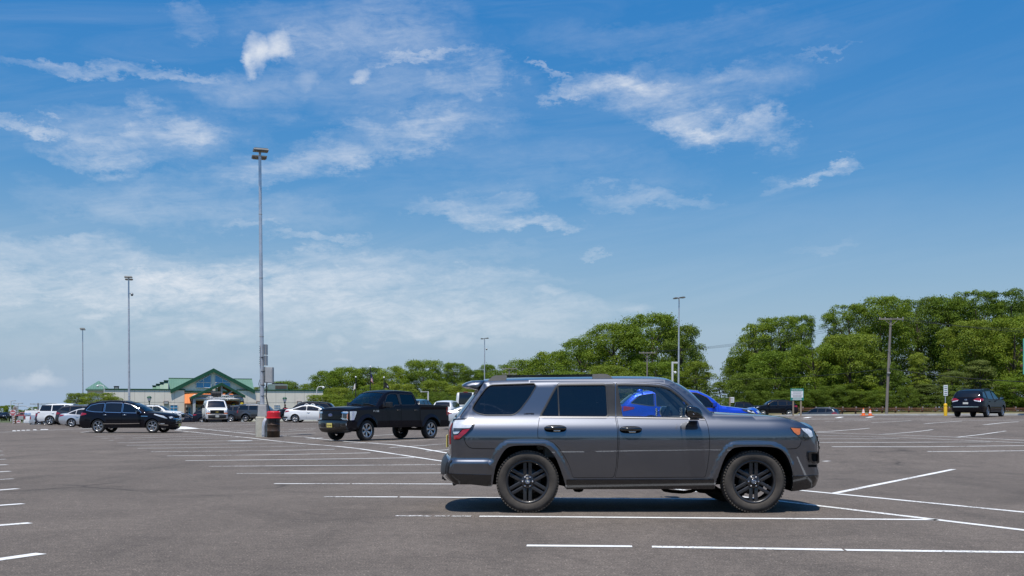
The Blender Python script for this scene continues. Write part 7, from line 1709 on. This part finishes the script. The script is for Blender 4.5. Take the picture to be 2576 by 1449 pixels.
# middle wood behind the building
for px, top, w, Y, sh, mt, lab in (
 (645,972,30,225,"round",L_OAK,"small tree top between the green roof end and the light pole"), (716,955,70,228,"wide",L_OAK,"tree crown rising behind the rooftop air handling unit"),
 (772,962,64,226,"round",L_OAK,"low tree filling the skyline right of the rooftop unit"), (826,929,80,222,"round",L_OAK,"left shoulder tree where the middle wood drops to the building"),
 (872,919,86,226,"wide",L_OAK,"broad flat-topped tree behind the white flag"), (925,920,84,230,"wide",L_DRK,"broad tree directly behind the striped flag"),
 (985,916,92,224,"wide",L_OAK,"broad tree right behind the black flag"), (1063,901,92,220,"round",L_OAK,"tallest rounded tree of the middle wood, above the pickup's cab"),
 (1145,910,66,232,"round",L_OAK,"separate round-headed tree right of the tallest middle tree"), (1194,926,70,230,"wide",L_DRK,"lower dark tree between the round-headed tree and the dome camera pole"),
 (1245,912,80,222,"round",L_OAK,"tree just right of the dome camera pole"), (1312,900,100,200,"round",L_OAK,"tree above the rear of the grey SUV's roof rail"),
 (852,972,62,190,"round",L_YEL,"lighter green lower tree left of the white flag"), (1010,962,80,190,"tall",L_YEL,"pale green lower tree behind the pickup's roof"),
 (1098,955,84,196,"round",L_YEL,"yellow-green lower tree above the pickup bed"), (1180,960,90,190,"wide",L_YEL,"light lower tree behind the passenger van"), (935,965,70,188,"round",L_OAK,"mid green lower tree between the flagpoles"),
 # big wood behind the grey SUV
 (1388,880,104,190,"round",L_OAK,"tree on the rising skyline above the grey SUV's front roof"), (1462,846,118,184,"round",L_OAK,"dense tree on the rising skyline left of the thin utility pole"),
 (1545,806,128,180,"wide",L_OAK,"big spreading tree left of the thin utility pole"), (1642,783,140,176,"round",L_OAK,"highest tree of the wood behind the grey SUV"),
 (1712,812,92,172,"tall",L_DRK,"dark open-topped tree behind the splayed-head light pole"), (1752,905,82,165,"tall",L_YEL,"thin lighter tree at the right edge of the wood before the sky gap"),
 (1420,930,130,160,"wide",L_OAK,"wide lower tree behind the grey SUV's roof middle"), (1530,915,130,158,"wide",L_YEL,"light lower tree behind the grey SUV's front door"), (1650,905,120,156,"round",L_OAK,"lower tree in front of the highest tree"),
 # right-hand wood
 (1862,893,70,168,"round",L_DRK,"dark tree at the right side of the sky gap"), (1905,806,96,165,"tall",L_OAK,"tall tree left of the notice board, right of the sky gap"), (1962,792,96,166,"round",L_OAK,"tall tree straight above the small black SUV"), (2016,789,64,168,"tall",L_OAK,"tall tree at the right end of the clump over the notice board"),
 (1812,955,66,152,"pine",L_DRK,"dark conifer low in the sky gap above the blue crossover"), (1880,935,90,150,"wide",L_DRK,"dark lower tree above the small black SUV's bonnet"), (1950,878,130,153,"wide",L_OAK,"grey-green broad lower tree behind the notice board"), (2050,860,120,150,"round",L_OAK,"rounded lower tree right of the notice board"),
 (2138,835,130,150,"round",L_YEL,"big bright rounded tree left of the leaning utility pole"), (2135,762,96,172,"round",L_OAK,"tall tree whose left edge starts the right-hand skyline"), (2215,741,120,170,"wide",L_OAK,"tall broad tree above the top of the leaning utility pole"), (2305,744,110,174,"round",L_DRK,"dark tall tree just right of the leaning pole's crossarm"),
 (2385,738,100,172,"tall",L_OAK,"tall tree above the bollard sign"), (2455,727,110,170,"round",L_OAK,"tall tree high above the black minivan"), (2545,722,120,168,"round",L_DRK,"tallest tree at the right edge of the wood"),
 (2440,800,130,158,"wide",L_YEL,"light green middle-height tree over the minivan"), (2550,790,140,156,"wide",L_OAK,"middle-height tree at the right border by the teal sign"), (2225,905,90,149,"tall",L_DRK,"dark low tree directly behind the leaning pole"),
 (2308,876,88,150,"pine",L_YEL,"bright young conifer right of the leaning pole"), (2395,925,110,149,"pine",L_PIN,"feathery pine behind the bollard sign"), (2465,895,120,150,"pine",L_PIN,"tall feathery pine right behind the minivan"), (2550,945,100,149,"round",L_OAK,"low rounded tree right of the minivan"),
 (2330,960,110,148,"pine",L_PIN,"low spreading pine between the leaning pole and bollard sign"), (2090,965,100,148,"round",L_DRK,"low dark bush-like tree over the grey SUV beyond the kerb"), (2170,960,100,148,"round",L_OAK,"low tree above the traffic cones"), (1990,975,90,149,"round",L_DRK,"low dark tree straight behind the notice board posts")):
    tree(lab, px, top, w, Y, sh, mt, WD, low=.03 if Y < 165 else .10)
# by the building and far left
tree("small leafy tree left of the thin light pole before the corner tower", 196, 986, 50, 150, "round", L_YEL, low=.15)
tree("broad low leafy tree in front of the building's corner tower", 250, 985, 80, 148, "round", L_YEL, low=.15)
tree("bright green small tree covering the building's right end", 818, 990, 84, 128, "round", L_YEL, low=.12)
tree("leafy bush beside the bright small tree, behind the pickup's bonnet", 862, 1003, 60, 126, "round", L_OAK, low=.08)
for px, top, w, lab in ((4,1019,30,"leafy tree at the far left border behind the canopy"), (24,1018,26,"leafy tree behind the larger no-entry sign"), (56,1029,28,"round tree behind the twin-armed road lamp"), (70,1034,18,"small tree behind the capped pickup's tail"), (86,1022,24,"dark tree at the foot of the far utility pole"), (104,1030,18,"low tree just left of the big white SUV's roof")):
    tree(lab, px, top, w, 262, "round", L_OAK, "trees at far left", low=.08)
# the mass behind and below the trees one can tell apart, and the wood across the lot
def mass(name, items, mt):
    Vs, n0 = [], 0
    for (x, y, z, w, h, sh, k) in items:
        me = CR[sh][k % len(CR[sh])]; v = np.empty(len(me.vertices)*3); me.vertices.foreach_get("co", v); v = v.reshape(-1, 4, 3)[::2].reshape(-1, 3)
        a = RNG.uniform(0, 6.28); c, s = math.cos(a), math.sin(a); q = np.stack([v[:, 0]*c-v[:, 1]*s, v[:, 0]*s+v[:, 1]*c, v[:, 2]], 1)*np.array([w, w, h])+np.array([x, y, z]); Vs.append(q)
    V = np.concatenate(Vs); n = len(V)//4; me = bpy.data.meshes.new(name); me.vertices.add(n*4); me.vertices.foreach_set("co", V.ravel()); me.loops.add(n*4); me.loops.foreach_set("vertex_index", np.arange(n*4)); me.polygons.add(n); me.polygons.foreach_set("loop_start", np.arange(n)*4)
    me.update(calc_edges=True); me.materials.append(mt); o = bpy.data.objects.new(name, me); COL.objects.link(o); tag(o, kind="stuff"); return o
it = []
for px, top in ((850,945),(950,940),(1050,935),(1150,935),(1250,930),(1330,915),(1400,895),(1480,865),(1570,830),(1660,820),(1720,850)): Y = 238; z = at(0,top,Y).z; it.append((at(px,0,Y).x, Y, .2, 10.5, z, "wide", len(it)))
for px, top in ((1885,905),(1950,850),(2030,885),(2120,850),(2190,775),(2270,775),(2350,770),(2430,765),(2510,760),(2590,760),(2680,760)): Y = 190; z = at(0,top,Y).z; it.append((at(px,0,Y).x, Y, 1, 10, z, "wide", len(it)))
for px in range(1890, 2660, 55): it.append((at(px,0,176).x, 176, 1, 9, at(px,890,176).z, "round", len(it)))
for px in range(1300, 1780, 60): it.append((at(px,0,192).x, 192, -.5, 9, at(px,935,192).z, "round", len(it)))
for px in range(2620, 3000, 70): it.append((at(px,0,165).x, 165, 1, 9, 17, "round", len(it)))
mass("woods", it, L_DRK)
it = []
for px in range(1790, 2680, 38): Y = 146+RNG.uniform(-1.5, 4); it.append((at(px,0,Y).x, Y, gz(at(px,0,Y).x, Y)-.3, RNG.uniform(3.2,5), RNG.uniform(2.2,4.2), "round", len(it)))
for px in range(820, 1800, 40): Y = 178+RNG.uniform(-3, 5); it.append((at(px,0,Y).x, Y, -.6, RNG.uniform(4,6), RNG.uniform(3.5,5.5), "round", len(it)))
mass("undergrowth", it, L_DRK)
it = []
for k in range(30): a = math.radians(196+k*5.0); r = 85+RNG.uniform(-5, 8); it.append((r*math.cos(a), r*math.sin(a), -.5, 13, RNG.uniform(8.5,12.5), "wide", k))
mass("woods", it, L_DRK)

# ------------------------------------------------------------------ sky and sun
SUN = Vector((-.10, -.31, 1)).normalized()
wd = bpy.data.worlds.new("World"); SC.world = wd; wd.use_nodes = True; n, l = wd.node_tree.nodes, wd.node_tree.links; bg = n["Background"]
sky = n.new("ShaderNodeTexSky"); sky.sky_type = "NISHITA"; sky.sun_disc = False; sky.sun_elevation = math.asin(SUN.z); sky.sun_rotation = math.atan2(SUN.x, SUN.y); sky.air_density = 1.0; sky.dust_density = .6; sky.ozone_density = 2.2
def MN_(op, a, b=None, c=None, clamp=False):
    x = n.new("ShaderNodeMath"); x.operation = op; x.use_clamp = clamp
    for i, v in enumerate((a, b, c)):
        if v is None: continue
        if isinstance(v, (int, float)): x.inputs[i].default_value = v
        else: l.new(v, x.inputs[i])
    return x.outputs[0]
tc = n.new("ShaderNodeTexCoord"); nv = n.new("ShaderNodeVectorMath"); nv.operation = "NORMALIZE"; l.new(tc.outputs["Generated"], nv.inputs[0]); sp = n.new("ShaderNodeSeparateXYZ"); l.new(nv.outputs[0], sp.inputs[0])
AZ = MN_("ARCTAN2", sp.outputs["X"], sp.outputs["Y"]); EL = MN_("ARCSINE", sp.outputs["Z"])
def wnoise(sa, se, det, rough, seed, dist=0., lac=2.0, shear=0.):
    cb = n.new("ShaderNodeCombineXYZ"); l.new(MN_("MULTIPLY", AZ, sa), cb.inputs[0]); l.new(MN_("MULTIPLY_ADD", EL, se, MN_("MULTIPLY", AZ, shear*se)), cb.inputs[1]); cb.inputs[2].default_value = seed
    t = n.new("ShaderNodeTexNoise"); t.inputs["Scale"].default_value = 1; t.inputs["Detail"].default_value = det; t.inputs["Roughness"].default_value = rough; t.inputs["Distortion"].default_value = dist; t.inputs["Lacunarity"].default_value = lac; l.new(cb.outputs[0], t.inputs["Vector"]); return t.outputs["Fac"]
wa = wnoise(10, 18, 9, .70, 3.1); wb = wnoise(10, 20, 9, .70, 8.7)
AW = MN_("MULTIPLY_ADD", MN_("SUBTRACT", wa, .5), .17, AZ); EW = MN_("MULTIPLY_ADD", MN_("SUBTRACT", wb, .5), .085, EL)
def ae(px, py):
    d = Vector(((px-CX)/F, 1, (HY-py)/F)).normalized(); return math.atan2(d.x, d.y), math.asin(d.z)
def blob(px, py, rx_, ry_, s, rot=0., soft=1.0, crisp=False):
    a0, e0 = ae(px, py); c, sn = math.cos(rot), math.sin(rot); ra, re = rx_/F, ry_/F
    da, de = MN_("SUBTRACT", AW if not crisp else AZ2, a0), MN_("SUBTRACT", EW if not crisp else EZ2, e0)
    u = MN_("MULTIPLY_ADD", da, c/ra, MN_("MULTIPLY", de, sn/ra)); v = MN_("MULTIPLY_ADD", da, -sn/re, MN_("MULTIPLY", de, c/re))
    q = MN_("SUBTRACT", 1, MN_("MULTIPLY_ADD", u, u, MN_("MULTIPLY", v, v)), None, True)
    return MN_("MULTIPLY", MN_("POWER", q, soft), s)
wc = wnoise(30, 42, 7, .62, 5.5); we = wnoise(30, 42, 7, .62, 2.2); AZ2 = MN_("MULTIPLY_ADD", MN_("SUBTRACT", wc, .5), .030, AZ); EZ2 = MN_("MULTIPLY_ADD", MN_("SUBTRACT", we, .5), .026, EL)
def total(L):
    r = L[0]
    for x in L[1:]: r = MN_("ADD", r, x)
    return r
# wispy veils
veil = total([blob(1530,215,190,42,.6,-.05,1.5), blob(1640,255,230,60,.6,-.22,1.4), blob(1800,300,210,50,.62,-.25,1.4), blob(1880,320,110,34,.5,-.1), blob(1790,330,90,40,.45,-.1), blob(1850,215,170,60,.42,.10,1.3), blob(1700,200,220,50,.35,.0), blob(1390,190,60,12,.6,-.3), blob(1420,225,90,14,.5,-.2),
  blob(330,340,270,80,.7), blob(240,370,120,45,.5), blob(470,340,90,35,.6), blob(330,275,60,45,.6), blob(30,316,75,18,.9), blob(330,420,60,34,.5), blob(1240,500,110,34,.6), blob(1230,540,250,30,.7,-.05), blob(1340,550,110,22,.5),
  blob(2085,405,80,20,.75,.15), blob(2030,425,90,16,.6,.3), blob(1960,445,90,22,.35,.3), blob(800,595,120,22,.8), blob(620,565,110,14,.5,.12), blob(290,168,260,22,.75,.02), blob(1060,142,180,15,.75,.08), blob(1500,635,60,13,.55), blob(2090,615,110,16,.25), blob(1590,495,220,26,.45,-.05), blob(2080,132,120,10,.3,.05),
  blob(960,350,420,48,.6,.22), blob(1120,330,260,60,.35), blob(700,420,260,40,.5,.2), blob(1000,200,330,140,.40), blob(920,70,330,80,.42), blob(480,50,90,30,.3), blob(620,240,170,70,.45), blob(1200,190,110,45,.5,.3), blob(1700,90,500,50,.18), blob(1400,430,420,60,.22), blob(780,130,90,60,.35),
  blob(150,640,420,46,.7,-.05), blob(500,520,420,60,.45), blob(250,725,560,58,1.35), blob(650,715,380,52,.9), blob(520,795,820,56,1.0), blob(1150,770,470,62,1.05,-.02), blob(1250,835,320,34,.7), blob(850,680,500,45,.6), blob(1000,640,360,30,.4,.05), blob(300,620,200,30,.4), blob(700,860,900,60,.45), blob(1200,700,300,30,.5)])
st = wnoise(9, 44, 9, .66, 1.3, .5, 2.1, -.12); st2 = wnoise(38, 80, 8, .70, 6.4, .5)
tex = MN_("MULTIPLY_ADD", MN_("SUBTRACT", st, .5), 2.1, MN_("MULTIPLY_ADD", MN_("SUBTRACT", st2, .5), 1.5, .60))
dv = MN_("MULTIPLY", veil, MN_("MAXIMUM", tex, .05))
# thin cirrus everywhere, thicker to the left and low
base_c = MN_("MULTIPLY", MN_("SUBTRACT", wnoise(3.2, 22, 9, .66, 9.9, 1.0, 2.0, -.15), .44, None, True), MN_("SUBTRACT", .95, MN_("MULTIPLY", AZ, 1.4), None, True))
base_c = MN_("MULTIPLY", base_c, .55)
# small cumulus with firmer edges
cu = total([blob(640,130,34,52,1.5,.2,1.1,True), blob(690,115,52,36,1.4,.4,1.1,True), blob(626,170,16,34,1.0,0,1.1,True), blob(910,195,34,15,.9,.5,1.2,True), blob(765,205,40,24,.4,.3,1.2,True), blob(85,961,86,20,1.5,.03,1.1,True), blob(105,955,40,20,.8,0,1.1,True),
  blob(1145,858,56,22,.95,.05,1.2,True), blob(850,862,34,15,.8,0,1.2,True), blob(940,876,24,9,.6,0,1.2,True), blob(240,797,36,10,.7,0,1.2,True), blob(1380,727,52,11,.5,0,1.2,True), blob(258,845,18,22,.4,0,1.2,True), blob(860,905,30,12,.4,0,1.2,True), blob(1600,780,60,12,.35,0,1.2,True), blob(1240,860,60,14,.4,0,1.2,True)])
dc = MN_("MULTIPLY", cu, MN_("MULTIPLY_ADD", MN_("SUBTRACT", wnoise(36, 48, 8, .62, 4.4), .5), 1.3, .8))
dens = MN_("ADD", MN_("MULTIPLY", MN_("ADD", dv, base_c), .54), MN_("MULTIPLY", dc, .52)); dens = MN_("MINIMUM", dens, .88)
dens = MN_("MAXIMUM", dens, 0.); dens = MN_("MULTIPLY", dens, CLOUD_AMT)
up = MN_("MULTIPLY_ADD", EL, 6.0, .25, True); dens = MN_("MULTIPLY", dens, up)
# photograph's blue: deeper overhead, milky near the horizon
hs = n.new("ShaderNodeHueSaturation"); hs.inputs["Saturation"].default_value = SKY_SAT; l.new(MN_("MINIMUM", MN_("MULTIPLY_ADD", MN_("MAXIMUM", EL, 0.), 1.45, .86), 1.42), hs.inputs["Value"]); hs.inputs["Hue"].default_value = SKY_HUE; l.new(sky.outputs[0], hs.inputs["Color"])
hz = n.new("ShaderNodeMix"); hz.data_type = "RGBA"; l.new(MN_("POWER", MN_("SUBTRACT", 1, MN_("MULTIPLY", MN_("ABSOLUTE", EL), 4.6), None, True), 1.1), hz.inputs["Factor"]); l.new(hs.outputs[0], hz.inputs["A"]); hz.inputs["B"].default_value = (*[c/SKY_STR for c in HORIZON], 1)
hzf = n.new("ShaderNodeMix"); hzf.data_type = "RGBA"; hzf.inputs["Factor"].default_value = HORIZON_MIX; l.new(hs.outputs[0], hzf.inputs["A"]); l.new(hz.outputs["Result"], hzf.inputs["B"])
mx = n.new("ShaderNodeMix"); mx.data_type = "RGBA"; l.new(dens, mx.inputs["Factor"]); l.new(hzf.outputs["Result"], mx.inputs["A"]); mx.inputs["B"].default_value = (*[c/SKY_STR for c in CLOUD], 1)
l.new(mx.outputs["Result"], bg.inputs["Color"]); bg.inputs["Strength"].default_value = SKY_STR
sd = bpy.data.lights.new("sun", "SUN"); so = bpy.data.objects.new("sun", sd); COL.objects.link(so); sd.energy = SUN_E; sd.angle = math.radians(.53); sd.color = (1, .955, .88)
so.rotation_euler = SUN.to_track_quat("Z", "Y").to_euler()
vs_ = SC.view_settings; vs_.view_transform = "Standard"; vs_.look = "None"; vs_.exposure = EXPOSURE; vs_.gamma = 1.0; vs_.use_curve_mapping = False
SC.cycles.max_bounces = 10; SC.cycles.transparent_max_bounces = 16; SC.cycles.diffuse_bounces = 3; SC.cycles.use_denoising = True
